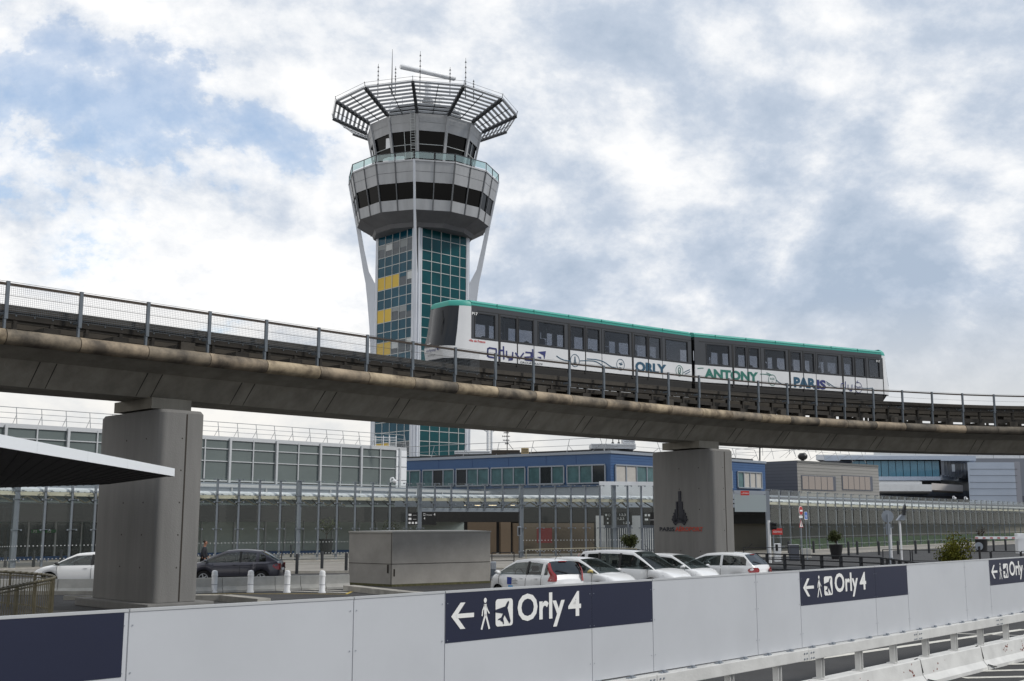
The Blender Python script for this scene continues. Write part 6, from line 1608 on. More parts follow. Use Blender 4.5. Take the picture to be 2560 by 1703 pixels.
mb = MB(); q = P(968, 1418, 48.35); mb.obox(q + Vector((0, -.06, -.25)), (.06, 0, 0), (0, .03, 0), (0, 0, .35)); q = P(981, 1428, 48.15); mb.obox(q + Vector((0.05, -.05, -.22)), (.06, 0, 0), (0, .03, 0), (0, 0, .3)); mb.build('drain_slot', M_joint, cr)
# low white concrete barriers
def low_barrier(a, b, h, lab, m=M_kerb, w=.45, cat='concrete barrier', nseg=1, group=None):
    a, b = Vector(a), Vector(b); a.z = b.z = 0; d = (b - a).normalized(); n = Vector((-d.y, d.x, 0)); g = thing('concrete_barrier', lab, cat, tuple((a + b) / 2), group=group)
    pr = [(-w / 2, 0), (-w / 2, .08), (-w * .28, .22), (-w * .2, h), (w * .2, h), (w * .28, .22), (w / 2, .08), (w / 2, 0)]
    Ln = (b - a).length
    for i in range(nseg):
        p0, p1 = a + d * (Ln * i / nseg + .01), a + d * (Ln * (i + 1) / nseg - .01)
        MB().ring([[p0 + n * y + Vector((0, 0, z)) for y, z in pr], [p1 + n * y + Vector((0, 0, z)) for y, z in pr]]).build('barrier_block', m, g)
    return g
M_lowb = mat('pale_concrete', lin(188, 187, 182), .8, var=.2, vscale=2)
low_barrier(P(-120, 1400, 43.2), P(240, 1400, 43.6), .56, 'pale low concrete road barrier left of the left pier', M_lowb, nseg=4, group='low concrete road barriers')
low_barrier(P(488, 1400, 44.0), P(873, 1400, 47.2), .56, 'pale low concrete road barrier between the left pier and the concrete wall', M_lowb, nseg=6, group='low concrete road barriers')
o = MB()
for (xa, ya), (xb, yb), w in (((-100, 1487), (240, 1487), .18), ((160, 1500), (240, 1500), .15)): a, b = Gp(xa, ya), Gp(xb, yb); o.bar(a + Vector((0, 0, .07)), b + Vector((0, 0, .07)), w, .14)
a, b, c = Gp(872, 1476), Gp(1010, 1492), Gp(1110, 1500); o.bar(a + Vector((0, 0, .1)), b + Vector((0, 0, .1)), .5, .2); o.bar(b + Vector((0, 0, .1)), c + Vector((0, 0, .1)), .5, .2)
a, b, c = Gp(470, 1502), Gp(560, 1502), Gp(660, 1512); o.bar(a + Vector((0, 0, .1)), b + Vector((0, 0, .1)), .5, .2); o.bar(b + Vector((0, 0, .1)), c + Vector((0, 0, .1)), .5, .2)
tag(o.build('kerb', M_kerb), kind='structure')
o = MB(); 
for (xa, ya), (xb, yb) in (((480, 1487), (560, 1485)), ((560, 1485), (780, 1485)), ((780, 1485), (865, 1486)), ((865, 1486), (885, 1477))):
    a, b = Gp(xa, ya), Gp(xb, yb); d = (b - a).normalized(); n = Vector((-d.y, d.x, 0)) * .06; gquad(o, [a - n, b - n, b + n, a + n], .006)
tag(o.build('yellow_line', M_yline), kind='structure')
o = MB()
for (xa, ya), (xb, yb) in (((650, 1476), (870, 1482)), ((760, 1474), (880, 1478))):
    a, b = Gp(xa, ya), Gp(xb, yb); d = (b - a).normalized(); n = Vector((-d.y, d.x, 0)) * .12; gquad(o, [a - n, b - n, b + n, a + n], .006)
tag(o.build('lane_marking', M_line), kind='structure')
o = MB(); gquad(o, [Gp(470, 1440), Gp(870, 1432), Gp(1300, 1440), Gp(1300, 1424), Gp(400, 1424)], .01); tag(o.build('footway', M_pave), kind='structure')
# bollards
def bollard_white(lab, px, py):
    q = Gp(px, py); g = thing('white_bollard', lab, 'bollard', tuple(q), group='white bollards along the yellow line')
    MB().lathe([(.14, 0), (.14, .05), (.115, .09), (.115, .62), (.125, .63), (.125, .68), (.115, .69), (.115, .78), (.09, .83), (.03, .85)], (q.x, q.y, 0), 14).build('body', M_white, g, smooth=True, auto=40)
    MB().lathe([(.119, .30), (.119, .32)], (q.x, q.y, 0), 14).build('band', M_alu2, g); return g
for lab, px, py in (('white bollard nearest the left pier on the yellow line', 535, 1482), ('white bollard second from the left pier, right of the orange debris', 625.5, 1481.5), ('white bollard third from the left pier, in front of the dark car tail', 717.5, 1482), ('white bollard nearest the concrete wall', 805, 1482.5)): bollard_white(lab, px, py)
def bollard_black(lab, px, py, h=1.05, r=.085, pw=None):
    q = Gp(px, py); g = thing('black_bollard', lab, 'bollard', tuple(q), group='black bollards round the terminal forecourt')
    MB().lathe([(r, 0), (r, h - .04), (r * .8, h)], (q.x, q.y, 0), 12).build('body', M_blk, g, smooth=True, auto=40); MB().lathe([(r * 1.02, h * .82), (r * 1.02, h * .86)], (q.x, q.y, 0), 12).build('ring', M_dark, g)
for lab, px, py in (('black bollard at the left edge below the shopfront', 12, 1424), ('black bollard left of the green lettered doors', 82.7, 1423), ('black bollard just behind the white car bonnet', 151, 1420), ('black bollard behind the dark grey car roof end', 727, 1397), ('thick black bollard left in the row between dark car and concrete wall', 741.7, 1435), ('black bollard in the middle of the row between dark car and concrete wall', 804.5, 1427), ('black bollard touching the left end of the concrete wall', 865, 1432)): bollard_black(lab, px, py)
rb = [(1972.6, 1387, 'right of the red sign and ticket machine'), (2034.7, 1386, 'left of the tall black planter'), (2122, 1389, 'just right of the tall black planter'), (2144, 1387, 'second right of the tall black planter'), (2198, 1388, 'left of the round grey sign back'), (2246, 1386, 'beside the white lamp pole'), (2290, 1384.5, 'right of the white lamp pole'), (2323, 1383, 'left edge of the yellow-green shrub'), (2422, 1381, 'right edge of the yellow-green shrub'), (2485, 1378, 'left under the barrier arm'), (2515, 1377, 'in the middle under the barrier arm'), (2545, 1376, 'beside the barrier arm housing')]
for px, py, w in rb: bollard_black('black bollard ' + w, px, py, 1.12, .1)
# ---- black railings
def railing(lab, pts, h, nr, post_step, m=M_blk, pw=.07, name='railing', group=None, cat='railing', tr=.035, first=True, bars=False):
    g = thing(name, lab, cat, tuple(pts[0]), group=group); po = None
    for a, b in zip(pts[:-1], pts[1:]):
        a, b = Vector(a), Vector(b); Ln = (b - a).length; k = max(1, round(Ln / post_step))
        for i in range(k + 1):
            if i == 0 and po is not None: continue
            q = a.lerp(b, i / k); mb = MB(); mb.bar(q, q + Vector((0, 0, h)), pw, pw); po = mb.build('post', m, g)
    rl = MB()
    for a, b in zip(pts[:-1], pts[1:]):
        a, b = Vector(a), Vector(b); rl.bar(a + Vector((0, 0, h)), b + Vector((0, 0, h)), .09 if pw > .06 else .05, .06 if pw > .06 else .04)
        for i in range(nr): z = h * (i + .6) / (nr + .6); rl.bar(a + Vector((0, 0, z)), b + Vector((0, 0, z)), .03 if pw < .1 else .05, .035 if pw < .1 else .055)
    rl.build('rail', m, g); return g
def at(px, D): a, _ = ray(px, 1305); return Vector((a * D, D, 0))
railing('heavy black railing with five lower rails in front of the tall black planter', [at(1872, 57.5), at(2050, 54), at(2200, 50.5), at(2260, 46), at(2330, 42)], 1.13, 4, 1.2, pw=.13)
hoops = [(1856, 1998, 76, 'thin black hoop railing behind the rightmost parked car and the ticket machine'), (2203, 2271, 70, 'thin black hoop rail beside the round grey sign back'), (2276, 2345, 69, 'thin black hoop rail left of the yellow-green shrub'), (2421, 2470, 66, 'thin black hoop rail right of the yellow-green shrub'), (2473, 2545, 66, 'thin black hoop rail under the barrier arm'), (2548, 2600, 66, 'thin black hoop rail at the right edge by the white box')]
for a, b, D, lab in hoops: railing(lab, [at(a, D), at(b, D - 1)], 1.02, 1, 8, pw=.05, group='thin black hoop railings')
railing('dark hoop railing between the concrete wall and the leftmost parked car', [at(1230, 60), at(1285, 60.5)], 1.1, 2, 3, pw=.05)
railing('thin dark railing behind the people carrier, under the grey planter', [at(1590, 70), at(1640, 70)], 1.0, 1, 3, pw=.05)
railing('pale steel footway railing running behind the roofs of the parked cars', [at(1315, 62), at(1500, 66), at(1590, 64)], 1.22, 1, 4.5, m=mat('pale_steel', lin(178, 172, 150), .4, metal=.3), pw=.06)
railing('dark post and rail fence behind the dark grey car', [at(650, 68), at(707, 67)], 1.0, 2, 2.0, pw=.05)
railing('pale low guard rail along the footway behind the black bollards', [at(700, 70), at(872, 71)], .5, 1, 3, m=M_lowb, pw=.06)
# curved galvanised railing round the stairwell
M_gold = mat('aged_galvanised_rail', lin(118, 112, 92), .45, metal=.5, var=.3, vscale=4)
cp = [(-30, 41.2), (-24, 40.4), (-20.0, 39.3), (-17.6, 38.0), (-15.6, 36.4), (-14.2, 34.9), (-13.35, 33.4), (-13.0, 32.0), (-12.75, 30.2), (-12.45, 28.4), (-12.2, 26.6), (-12.0, 24.5), (-11.8, 22)]
cv = []
for i in range(len(cp) - 1):
    p0 = Vector(cp[max(0, i - 1)]); p1 = Vector(cp[i]); p2 = Vector(cp[i + 1]); p3 = Vector(cp[min(len(cp) - 1, i + 2)])
    for t in (0, .2, .4, .6, .8): v = .5 * ((2 * p1) + (p2 - p0) * t + (2 * p0 - 5 * p1 + 4 * p2 - p3) * t * t + (3 * p1 - p0 - 3 * p2 + p3) * t ** 3); cv.append(Vector((v.x, v.y, 0)))
cvs = [0]
for a, b in zip(cv[:-1], cv[1:]): cvs.append(cvs[-1] + (b - a).length)
def cvp(s): return Vector((float(np.interp(s, cvs, [v.x for v in cv])), float(np.interp(s, cvs, [v.y for v in cv])), 0))
g = thing('curved_railing', 'curved galvanised balustrade with close upright bars round a stairwell at the lower left', 'railing', tuple(cv[25]))
mb = MB()
for a, b in zip(cv[:-1], cv[1:]): mb.tube(a + Vector((0, 0, 1.1)), b + Vector((0, 0, 1.1)), .045, 8)
mb.build('handrail', M_gold, g, smooth=True); mb = MB()
for a, b in zip(cv[:-1], cv[1:]): mb.bar(a + Vector((0, 0, .12)), b + Vector((0, 0, .12)), .02, .05); mb.bar(a + Vector((0, 0, 1.0)), b + Vector((0, 0, 1.0)), .02, .04)
mb.build('bottom_rail', M_gold, g)
s = 0; mb = MB()
while s < cvs[-1]: q = cvp(s); mb.bar(q + Vector((0, 0, .12)), q + Vector((0, 0, 1.05)), .016, .016); s += .21
tag(mb.build('baluster', M_gold, g), kind='stuff')
s = .3
while s < cvs[-1]: q = cvp(s); MB().bar(q, q + Vector((0, 0, 1.08)), .06, .06).build('post', M_gold, g); s += 1.8
# cantilever canopy with a white edge
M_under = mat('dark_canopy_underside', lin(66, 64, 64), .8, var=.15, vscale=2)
zc_ = 3.8
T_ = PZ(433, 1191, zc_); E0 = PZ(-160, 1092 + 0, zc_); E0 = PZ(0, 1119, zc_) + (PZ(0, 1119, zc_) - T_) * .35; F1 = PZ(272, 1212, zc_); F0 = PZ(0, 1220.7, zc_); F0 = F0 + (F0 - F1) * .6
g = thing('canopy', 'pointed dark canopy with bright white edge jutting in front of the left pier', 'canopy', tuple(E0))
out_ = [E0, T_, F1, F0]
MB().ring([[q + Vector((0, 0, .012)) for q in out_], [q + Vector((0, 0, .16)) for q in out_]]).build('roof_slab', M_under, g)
mb = MB(); d = (T_ - E0); Ln = d.length; d.normalize(); n = Vector((d.y, -d.x, 0))
k = 0
while k < Ln: w_ = min(2.6, Ln - k); mb.obox(E0 + d * (k + .004) + n * .002, d * (w_ - .008), n * .03, (0, 0, .19)); k += 2.6
d2_ = (F1 - T_).normalized(); mb.obox(T_, d2_ * .5, Vector((-d2_.y, d2_.x, 0)) * -.03, (0, 0, .19)); mb.build('edge_fascia', mat('white_fascia', lin(232, 236, 240), .4), g)
mb = MB()
for i in range(1, 22): q = i / 22; a = E0.lerp(T_, q); b = F0.lerp(F1, q); mb.bar(a + Vector((0, 0, .006)), b + Vector((0, 0, .006)), .03, .012)
mb.build('soffit_rib', mat('soffit_rib', lin(58, 56, 56), .8), g)
mb = MB(); q = E0.lerp(F0, .5); mb.tube((q.x, q.y, 0), (q.x, q.y, 3.8), .12, 12); mb.build('column', M_galv, g)
# orange debris heap
g = thing('debris', 'small orange-brown heap of rubbish on the kerb behind the white bollards', 'rubbish', tuple(Gp(600, 1478)))
mb = MB(); rnd = random.Random(2)
for i in range(14):
    q = Gp(600 + rnd.uniform(-12, 12), 1477); s = rnd.uniform(.08, .16); mb.add([q + Vector((rnd.uniform(-s, s), rnd.uniform(-s, s), rnd.uniform(0, .16))) for _ in range(4)], [(0, 1, 2), (0, 2, 3), (0, 1, 3), (1, 2, 3)])
mb.build('heap', mat('orange_debris', lin(150, 105, 78), .8, var=.4, vscale=12), g)
# signs
M_sr = mat('traffic_red', lin(170, 28, 34), .4); M_sb = mat('traffic_blue', lin(50, 105, 190), .4)
fv = Vector((.62, -.0, 0)).normalized()
g = thing('no_entry_sign', 'no entry sign over a white plate and a warning triangle on one pole', 'traffic sign', tuple(at(2001, 79)))
c = P(2001.7, 1277, 79); ax = Vector((.62, .78, 0)); nz_ = Vector((.78, -.62, 0)); 
def disc(mb, c, r, ax, n, off, k=24, a0=0): mb.poly(c + n * off, ax, Vector((0, 0, 1)), n, [(r * math.cos(a0 + i * 2 * math.pi / k), r * math.sin(a0 + i * 2 * math.pi / k)) for i in range(k)], .012)
mb = MB(); disc(mb, c, .33, ax, nz_, 0); mb.build('sign_disc', M_wht, g); mb = MB(); disc(mb, c, .295, ax, nz_, .014); mb.build('red_field', M_sr, g)
mb = MB(); mb.poly(c + nz_ * .028, ax, Vector((0, 0, 1)), nz_, [(-.22, -.055), (.22, -.055), (.22, .055), (-.22, .055)], .008); mb.build('white_bar', M_wht, g)
c2 = P(2001.7, 1292.5, 79); mb = MB(); mb.poly(c2, ax, Vector((0, 0, 1)), nz_, [(-.27, -.08), (.27, -.08), (.27, .08), (-.27, .08)], .012); mb.build('plate', M_wht, g)
mb = MB(); text_on(mb, 'SAUF BUS', c2 - ax * .22 - Vector((0, 0, .05)) + nz_ * .016, ax, Vector((0, 0, 1)), .44, .09, .0); 
c3_ = P(2002.5, 1309, 79); mb = MB(); mb.poly(c3_, ax, Vector((0, 0, 1)), nz_, [(-.34, -.27), (.34, -.27), (0, .30)], .012); mb.build('warning_triangle', M_sr, g)
mb = MB(); mb.poly(c3_ + nz_ * .014, ax, Vector((0, 0, 1)), nz_, [(-.25, -.22), (.25, -.22), (0, .20)], .006); mb.build('triangle_field', M_wht, g)
mb = MB(); mb.poly(c3_ + nz_ * .022, ax, Vector((0, 0, 1)), nz_, [(-.07, -.16), (.08, -.16), (.03, -.03), (.05, .06), (-.01, .08), (-.04, 0)], .004); mb.build('triangle_symbol', M_black, g)
mb = MB(); mb.tube(Vector((c.x, c.y + .04, 0)), Vector((c.x, c.y + .04, c.z + .2)), .035, 8); mb.build('pole', M_alu2, g)
g = thing('disabled_parking_sign', 'small blue square sign with white wheelchair symbol right of the no entry sign', 'traffic sign', tuple(at(2014, 79.5)))
c = P(2014.3, 1289.5, 79.5); mb = MB(); mb.poly(c, ax, Vector((0, 0, 1)), nz_, [(-.24, -.27), (.24, -.27), (.24, .27), (-.24, .27)], .012); mb.build('sign_board', M_wht, g)
mb = MB(); mb.poly(c + nz_ * .014, ax, Vector((0, 0, 1)), nz_, [(-.21, -.22), (.21, -.22), (.21, .25), (-.21, .25)], .006); mb.build('blue_field', M_sb, g)
mb = MB(); 
for a, b in (((-.02, .16), (0, .02)), ((0, .02), (.08, .02)), ((.08, .02), (.12, -.1)), ((-.06, .05), (-.09, -.04)), ((-.09, -.04), (-.02, -.12)), ((-.02, -.12), (.06, -.08))): mb.bar(c + ax * a[0] + Vector((0, 0, a[1])) + nz_ * .025, c + ax * b[0] + Vector((0, 0, b[1])) + nz_ * .025, .01, .035, up=(0, 0, 1))
mb.build('wheelchair_symbol', M_wht, g); MB().tube((c.x, c.y + .04, 0), (c.x, c.y + .04, c.z), .03, 8).build('pole', M_alu2, g)
# round sign seen from behind
g = thing('round_sign', 'round grey traffic sign seen from its back on a grey pole', 'traffic sign', tuple(at(2219, 60)))
c = P(2219, 1291, 60); mb = MB(); mb.tube(c, c + Vector((0, .02, 0)), .32, 24); mb.build('sign_disc', M_alu2, g); MB().tube((c.x, c.y - .03, 0), (c.x, c.y - .03, c.z + .1), .045, 8).build('pole', M_alu2, g)
mb = MB(); mb.box(c.x - .26, c.x + .26, c.y - .05, c.y - .01, c.z - .62, c.z - .58); mb.box(c.x - .13, c.x + .13, c.y, c.y + .02, c.z - .95, c.z - .4); mb.build('bracket', M_alu2, g)
g = thing('round_sign', 'small round grey sign back low on a short post under the barrier arm', 'traffic sign', tuple(at(2447.5, 62)))
c = P(2447.5, 1366, 62); MB().tube(c, c + Vector((0, .02, 0)), .22, 20).build('sign_disc', M_alu2, g); MB().tube((c.x, c.y - .03, 0), (c.x, c.y - .03, c.z), .06, 8).build('pole', M_black, g)
g = thing('street_lamp', 'white pole with an angled grey lamp box and an edge-on sign on top', 'lamp', tuple(at(2249, 82)))
a = P(2249.5, 1302, 82); MB().tube((a.x, 82, 0), (a.x, 82, a.z), .07, 8).build('pole', M_white, g)
mb = MB(); b = P(2241, 1301, 82); c = P(2260, 1287, 82); mb.poly(Vector((0, 81.8, 0)), (1, 0, 0), (0, 0, 1), (0, .5, 0), [(b.x, b.z), (c.x, b.z), (c.x, c.z), (b.x + .35, c.z)], .8); mb.build('lamp_box', M_alu2, g)
mb = MB(); p0 = P(2256, 1288, 81.9); p1 = P(2262, 1261, 81.9); mb.poly(Vector((0, 81.7, 0)), (1, 0, 0), (0, 0, 1), (0, .4, 0), [(p0.x, p0.z), (p0.x + .18, p0.z), (p1.x + .02, p1.z - .15), (p1.x - .03, p1.z), (p0.x + .02, p0.z + .4)], .8); mb.build('sign_blade', M_dark, g)
g = thing('white_pole', 'short white striped pole beside the round grey sign back', 'pole', tuple(at(2226, 84))); a = P(2225.5, 1319, 84); MB().tube((a.x, 84, 0), (a.x, 84, a.z), .07, 8).build('pole', M_white, g); MB().lathe([(.1, 0), (.1, .1)], (a.x, 84, 0), 10).build('base', M_alu2, g)
# traffic light
g = thing('traffic_light', 'two-lamp black traffic light on a pale pole by the portal', 'traffic light', tuple(at(1922, 76)))
a = P(1922, 1301, 76); MB().tube((a.x, 76, 0), (a.x, 76, a.z), .09, 10).build('pole', M_white, g)
mb = MB(); b = P(1927, 1325, 76); t_ = P(1927, 1306, 76); mb.box(b.x - .05, b.x + .16, 75.9, 76.15, b.z, t_.z); mb.build('housing', M_black, g, bevel=.02)
for z in (b.z + .1, b.z + .34): mb = MB(); mb.tube((b.x + .12, 75.98, z + .06), (b.x + .38, 75.9, z + .02), .11, 10); mb.build('visor', M_black, g)
# ticket machine, cabinet, box
g = thing('ticket_machine', 'white ticket machine with a black screen panel behind the railing', 'ticket machine', tuple(at(1945, 78)))
a = P(1938.5, 1395, 78); b = P(1952, 1359, 78); MB().box(a.x, b.x, 78, 78.35, 0, b.z).build('housing', M_white, g, bevel=.03); MB().box(a.x + .03, a.x + .2, 77.98, 77.999, b.z - .5, b.z - .05).build('screen', M_black, g)
g = thing('cabinet', 'grey low service cabinet behind the railing right of the ticket machine', 'cabinet', tuple(at(1987, 80)))
a = P(1976, 1390, 80); b = P(1998, 1363, 80); MB().box(a.x, b.x, 80, 80.5, 0, b.z).build('housing', M_cladd, g, bevel=.02); MB().box(a.x - .02, b.x + .02, 79.98, 80.52, b.z + .002, b.z + .04).build('lid', M_alu, g)
g = thing('concrete_block', 'small white block lying left of the tall black planter', 'block', tuple(at(2017, 86)))
a = P(2006, 1384, 86); b = P(2028, 1372, 86); MB().box(a.x, b.x, 86, 86.5, 0, b.z).build('block', M_lowb, g, bevel=.04)
g = thing('white_box', 'white boxy object beside the right end of the concrete wall', 'box', tuple(at(1233, 55)))
a = P(1226, 1440, 54); b = P(1240, 1405, 54); MB().box(a.x, b.x, 54, 54.6, 0, b.z).build('casing', M_white, g, bevel=.06); MB().box(a.x + .02, b.x - .02, 53.98, 53.995, .2, .5).build('panel', M_alu2, g)
# barrier gate
g = thing('barrier_gate', 'red and white striped barrier arm reaching left from a white housing at the right edge', 'barrier', tuple(at(2556, 98)))
a = P(2547, 1390, 98); b = P(2575, 1334, 98); MB().box(a.x, b.x, 98, 98.6, 0, b.z).build('housing', M_white, g, bevel=.04)
a = P(2438, 1344.5, 97.8); b = P(2556, 1344.5, 97.8); mb = MB(); mb.bar(a, b, .06, .22); mb.build('arm', M_white, g)
for i in range(6): t = (.0 + i * .155); c_ = a.lerp(b, t); d_ = a.lerp(b, t + .06); mb = MB(); mb.bar(c_ + Vector((0, -.035, -.02)), d_ + Vector((0, -.035, -.02)), .01, .10); mb.build('red_stripe', M_sr, g)
# electronic box on the thick post
g = thing('intercom_box', 'small grey loop shaped box fixed to the thick grey post', 'box', tuple(at(1297, 80)))
a = P(1293.5, 1340, 80.2); b = P(1303, 1316, 80.2); MB().box(a.x, b.x, 80.2, 80.6, a.z, b.z).build('casing', M_alu2, g, bevel=.04); MB().box(a.x + .06, b.x - .06, 80.17, 80.195, a.z + .08, b.z - .08).build('panel', M_dark, g)
for px, lab in ((977, 'white dome camera on a post top above the walkway roof'), (2383, 'left one of two small white dome cameras on the right screen'), (2412, 'right one of two small white dome cameras on the right screen')):
    q = on_screen(px); g = thing('security_camera', lab, 'camera', (q.x, q.y, 5.45), group='dome cameras on the glass screen'); m = MB(); m.path([(q.x, q.y, 5.45), (q.x - .05, q.y, 5.7), (q.x + .12, q.y - .02, 5.78), (q.x + .22, q.y - .03, 5.66)], .05, 8); m.build('arm', M_white, g)
    MB().lathe([(.05, .1), (.15, .05), (.15, -.02), (.1, -.12), (.03, -.15)], (q.x + .24, q.y - .03, 5.55), 12).build('dome', M_white, g, smooth=True)
# ---- plants
M_leaf1 = mat('olive_leaf', (0.12, 0.115, 0.014), .9, var=.55, vscale=3, col2=(.05, .06, .010), spec=.15); M_leaf2 = mat('dark_green_leaf', (0.06, 0.075, 0.018), .9, var=.5, vscale=4); M_leaf3 = mat('autumn_leaf', (0.10, 0.08, 0.02), .7, var=.5, vscale=3)
M_bark = mat('bark', lin(70, 60, 50), .9, var=.3); M_pot = mat('black_planter', lin(30, 30, 32), .5)
def shrub(mb_l, mb_b, c, rx, rz, n, size, seed, stems=6, foot=None, hollow=.3):
    rnd = random.Random(seed); foot = foot if foot is not None else c - Vector((0, 0, rz)); tips = []
    for i in range(stems):
        a = rnd.uniform(0, 2 * math.pi); t = c + Vector((math.cos(a) * rx * rnd.uniform(.3, .85), math.sin(a) * rx * rnd.uniform(.3, .85), rnd.uniform(-.3, .8) * rz)); m_ = foot.lerp(t, .5) + Vector((rnd.uniform(-.1, .1), rnd.uniform(-.1, .1), .05)) * rx
        mb_b.tube(foot, m_, size * .35, 5, size * .22); mb_b.tube(m_, t, size * .22, 5, size * .08); tips.append((m_, t))
        for _ in range(3):
            q = m_.lerp(t, rnd.uniform(.2, .9)); e = q + Vector((rnd.uniform(-1, 1), rnd.uniform(-1, 1), rnd.uniform(-.2, 1))) * rx * .4; mb_b.tube(q, e, size * .12, 4, size * .05); tips.append((q, e))
    for i in range(n):
        a_, b_ = rnd.choice(tips); q = a_.lerp(b_, rnd.uniform(.2, 1.15)) + Vector((rnd.gauss(0, .16), rnd.gauss(0, .16), rnd.gauss(0, .16))) * rx
        e = (q - c); 
        if (e.x / rx) ** 2 + (e.y / rx) ** 2 + (e.z / rz) ** 2 > 1.25: continue
        s = size * rnd.uniform(.6, 1.4); u = Vector((rnd.uniform(-1, 1), rnd.uniform(-1, 1), rnd.uniform(-1, 1))).normalized(); v = u.orthogonal().normalized(); w = u.cross(v)
        mb_l.add([q - v * s, q + w * s * .45, q + v * s, q - w * s * .45], [(0, 1, 2, 3)])
def planter(lab, px, D, pot_h, r0, r1, rx, rz, seed, leaf, n=500, tall=0.0, size=.07, cat='planter', group='black planters'):
    q = at(px, D); g = thing('planter', lab, cat, tuple(q), group=group)
    MB().lathe([(r0, 0), (r1, pot_h - .06), (r1 + .03, pot_h - .05), (r1 + .03, pot_h), (r1 - .04, pot_h), (r1 - .05, pot_h - .08)], tuple(q), 20).build('pot', M_pot, g, smooth=True, auto=40)
    ml, mbk = MB(), MB(); foot = q + Vector((0, 0, pot_h - .05)); c = foot + Vector((0, 0, tall + rz))
    if tall: mbk.tube(foot, foot + Vector((.03, 0, tall)), .04, 6)
    shrub(ml, mbk, c, rx, rz, n, size, seed, 7, foot + Vector((.02, 0, tall)) if tall else foot)
    ml.build('foliage', leaf, g); mbk.build('stem', M_bark, g); return g
planter('tall black planter with a round bushy olive shrub behind the heavy railing', 2087, 84, 1.05, .33, .5, .62, .46, 3, M_leaf2, 1500, tall=.15)
planter('wide low grey planter with a spreading shrub behind the people carrier roof', 1572, 72, 1.0, .5, .62, .70, .50, 4, M_leaf2, 1500)
planter('tall black planter with a thin open tree behind the glass, left of the concrete wall', 817, 92, 1.35, .42, .58, 1.0, .75, 5, M_leaf2, 420, tall=.35, size=.07)
planter('black planter with a sparse twiggy plant just behind the barrier arm', 2450, 104, 1.15, .45, .55, .55, .6, 6, M_bark, 120, tall=.1)
planter('thin pale twiggy plant showing just over the concrete wall by the direction boards', 985, 86, .8, .35, .45, .8, .8, 9, M_leaf2, 260, tall=.7)
q = at(2385, 37.5); g = thing('shrub', 'large yellow-green shrub standing just behind the hoarding at the right', 'shrub', tuple(q)); ml, mbk = MB(), MB()
shrub(ml, mbk, q + Vector((0, 0, 1.45)), .66, 1.15, 5200, .045, 11, 16, q); shrub(ml, mbk, q + Vector((-.35, 0, .85)), .45, .5, 1200, .045, 12, 7, q); ml.build('foliage', M_leaf1, g); mbk.build('stem', M_bark, g)
# ---- person walking behind the dark car
def skin_mesh(name, verts, edges, radii, m, parent, sub=1):
    me = bpy.data.meshes.new(name); me.from_pydata(verts, edges, []); ob = bpy.data.objects.new(name, me); COL.objects.link(ob)
    sk = ob.modifiers.new('s', 'SKIN'); ss_ = ob.modifiers.new('u', 'SUBSURF'); ss_.levels = sub; ss_.render_levels = sub
    for i, r in enumerate(radii): v = me.skin_vertices[0].data[i]; v.radius = (r, r) if not isinstance(r, tuple) else r; v.use_root = (i == 0)
    bpy.context.view_layer.update(); nm = bpy.data.meshes.new_from_object(ob.evaluated_get(bpy.context.evaluated_depsgraph_get()))
    bpy.data.objects.remove(ob); o2 = bpy.data.objects.new(name, nm); COL.objects.link(o2); nm.materials.clear(); nm.materials.append(m); o2.parent = parent
    for p in nm.polygons: p.use_smooth = True
    return o2
q = at(513, 56.5); pr = thing('person', 'man in dark jacket and trousers walking on the road behind the dark grey car', 'person', tuple(q), R(15))
M_skin = mat('skin', lin(150, 108, 88), .6); M_jack = mat('navy_jacket', lin(30, 33, 42), .8, var=.2, vscale=8); M_trou = mat('dark_trousers', lin(28, 28, 32), .85); M_hair = mat('short_hair', lin(48, 40, 34), .9)
hands = []
V = [(0, 0, .95), (0, 0, 1.15), (.01, 0, 1.35), (.02, 0, 1.47), (.04, 0, 1.53), (.06, 0, 1.60), (.065, 0, 1.70), (.055, 0, 1.75),
     (.02, -.19, 1.42), (-.06, -.24, 1.14), (.06, -.22, .90), (.02, .19, 1.42), (.08, .24, 1.14), (.22, .20, .96),
     (.0, -.09, .9), (-.10, -.10, .5), (-.28, -.10, .12), (.0, .09, .9), (.16, .10, .52), (.20, .10, .09)]
E = [(0, 1), (1, 2), (2, 3), (3, 4), (4, 5), (5, 6), (6, 7), (2, 8), (8, 9), (9, 10), (2, 11), (11, 12), (12, 13), (0, 14), (14, 15), (15, 16), (0, 17), (17, 18), (18, 19)]
Rr = [.11, .12, .13, .07, .055, .075, .095, .075, .06, .045, .032, .06, .045, .032, .085, .062, .042, .085, .062, .042]
nb = len(V)
for (hx, hy, hz, sd) in ((.06, -.22, .90, -1), (.22, .20, .96, 1)):      # palms and five fingers
    wi = 10 if sd < 0 else 13; b0 = len(V); V.append((hx + .03, hy, hz - .07)); Rr.append(.028); E.append((wi, b0))
    for fi, (dy, ln_) in enumerate(((-.028, .075), (-.010, .085), (.010, .08), (.027, .065))):
        k = len(V); V.append((hx + .04, hy + dy, hz - .12)); Rr.append(.010); E.append((b0, k)); V.append((hx + .055, hy + dy, hz - .12 - ln_ * .6)); Rr.append(.008); E.append((k, k + 1))
    k = len(V); V.append((hx + .065, hy - sd * .03, hz - .09)); Rr.append(.011); E.append((b0, k))
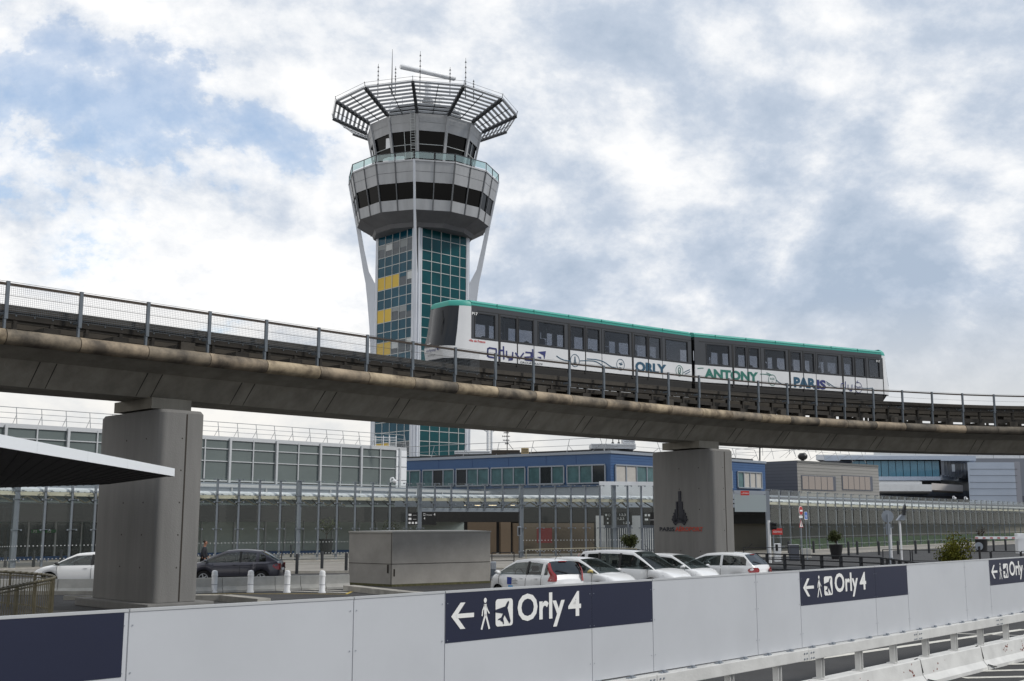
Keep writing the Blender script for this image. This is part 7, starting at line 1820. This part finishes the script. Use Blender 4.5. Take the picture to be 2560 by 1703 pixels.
skin_mesh('body', V, E, Rr, M_skin, pr)
jv = [(0, 0, .88), (0, 0, 1.1), (.01, 0, 1.33), (.02, 0, 1.47), (.02, -.2, 1.42), (-.06, -.25, 1.14), (.05, -.225, .93), (.02, .2, 1.42), (.08, .25, 1.14), (.205, .205, .98)]
skin_mesh('jacket', jv, [(0, 1), (1, 2), (2, 3), (2, 4), (4, 5), (5, 6), (2, 7), (7, 8), (8, 9)], [(.20, .16), (.20, .16), (.21, .17), .10, .10, .085, .07, .10, .085, .07], M_jack, pr)
tv = [(0, 0, .93), (.0, -.09, .85), (-.10, -.10, .5), (-.27, -.10, .14), (.0, .09, .85), (.16, .10, .52), (.20, .10, .11)]
skin_mesh('trousers', tv, [(0, 1), (1, 2), (2, 3), (0, 4), (4, 5), (5, 6)], [(.17, .13), .105, .082, .065, .105, .082, .065], M_trou, pr)
for x, y in ((-.25, -.10), (.24, .10)):
    skin_mesh('shoe', [(x - .06, y, .05), (x + .06, y, .045), (x + .15, y, .035)], [(0, 1), (1, 2)], [.05, .045, .035], M_black, pr)
skin_mesh('hair', [(.01, 0, 1.66), (.02, 0, 1.745), (.07, 0, 1.785)], [(0, 1), (1, 2)], [.085, .102, .075], M_hair, pr)
mb = MB(); mb.ring([[(.15 + dx, y, z) for y, z in ((-.012, 1.63), (.012, 1.63), (.006, 1.685), (-.006, 1.685))] for dx in (0, .025)]); mb.build('nose', M_skin, pr, world=False)
for sd in (-1, 1): mb = MB(); mb.obox((.05, sd * .088 - .01, 1.64), (.04, 0, 0), (0, .02, 0), (0, 0, .06)); mb.build('ear', M_skin, pr, world=False, bevel=.005)
mb = MB(); 
for sd in (-1, 1): mb.obox((.142, sd * .032 - .012, 1.69), (.012, 0, 0), (0, .024, 0), (0, 0, .012))
mb.build('eye', M_black, pr, world=False); mb = MB(); mb.obox((.145, -.022, 1.605), (.012, 0, 0), (0, .044, 0), (0, 0, .01)); mb.build('mouth', mat('lip', lin(140, 80, 75), .6), pr, world=False)
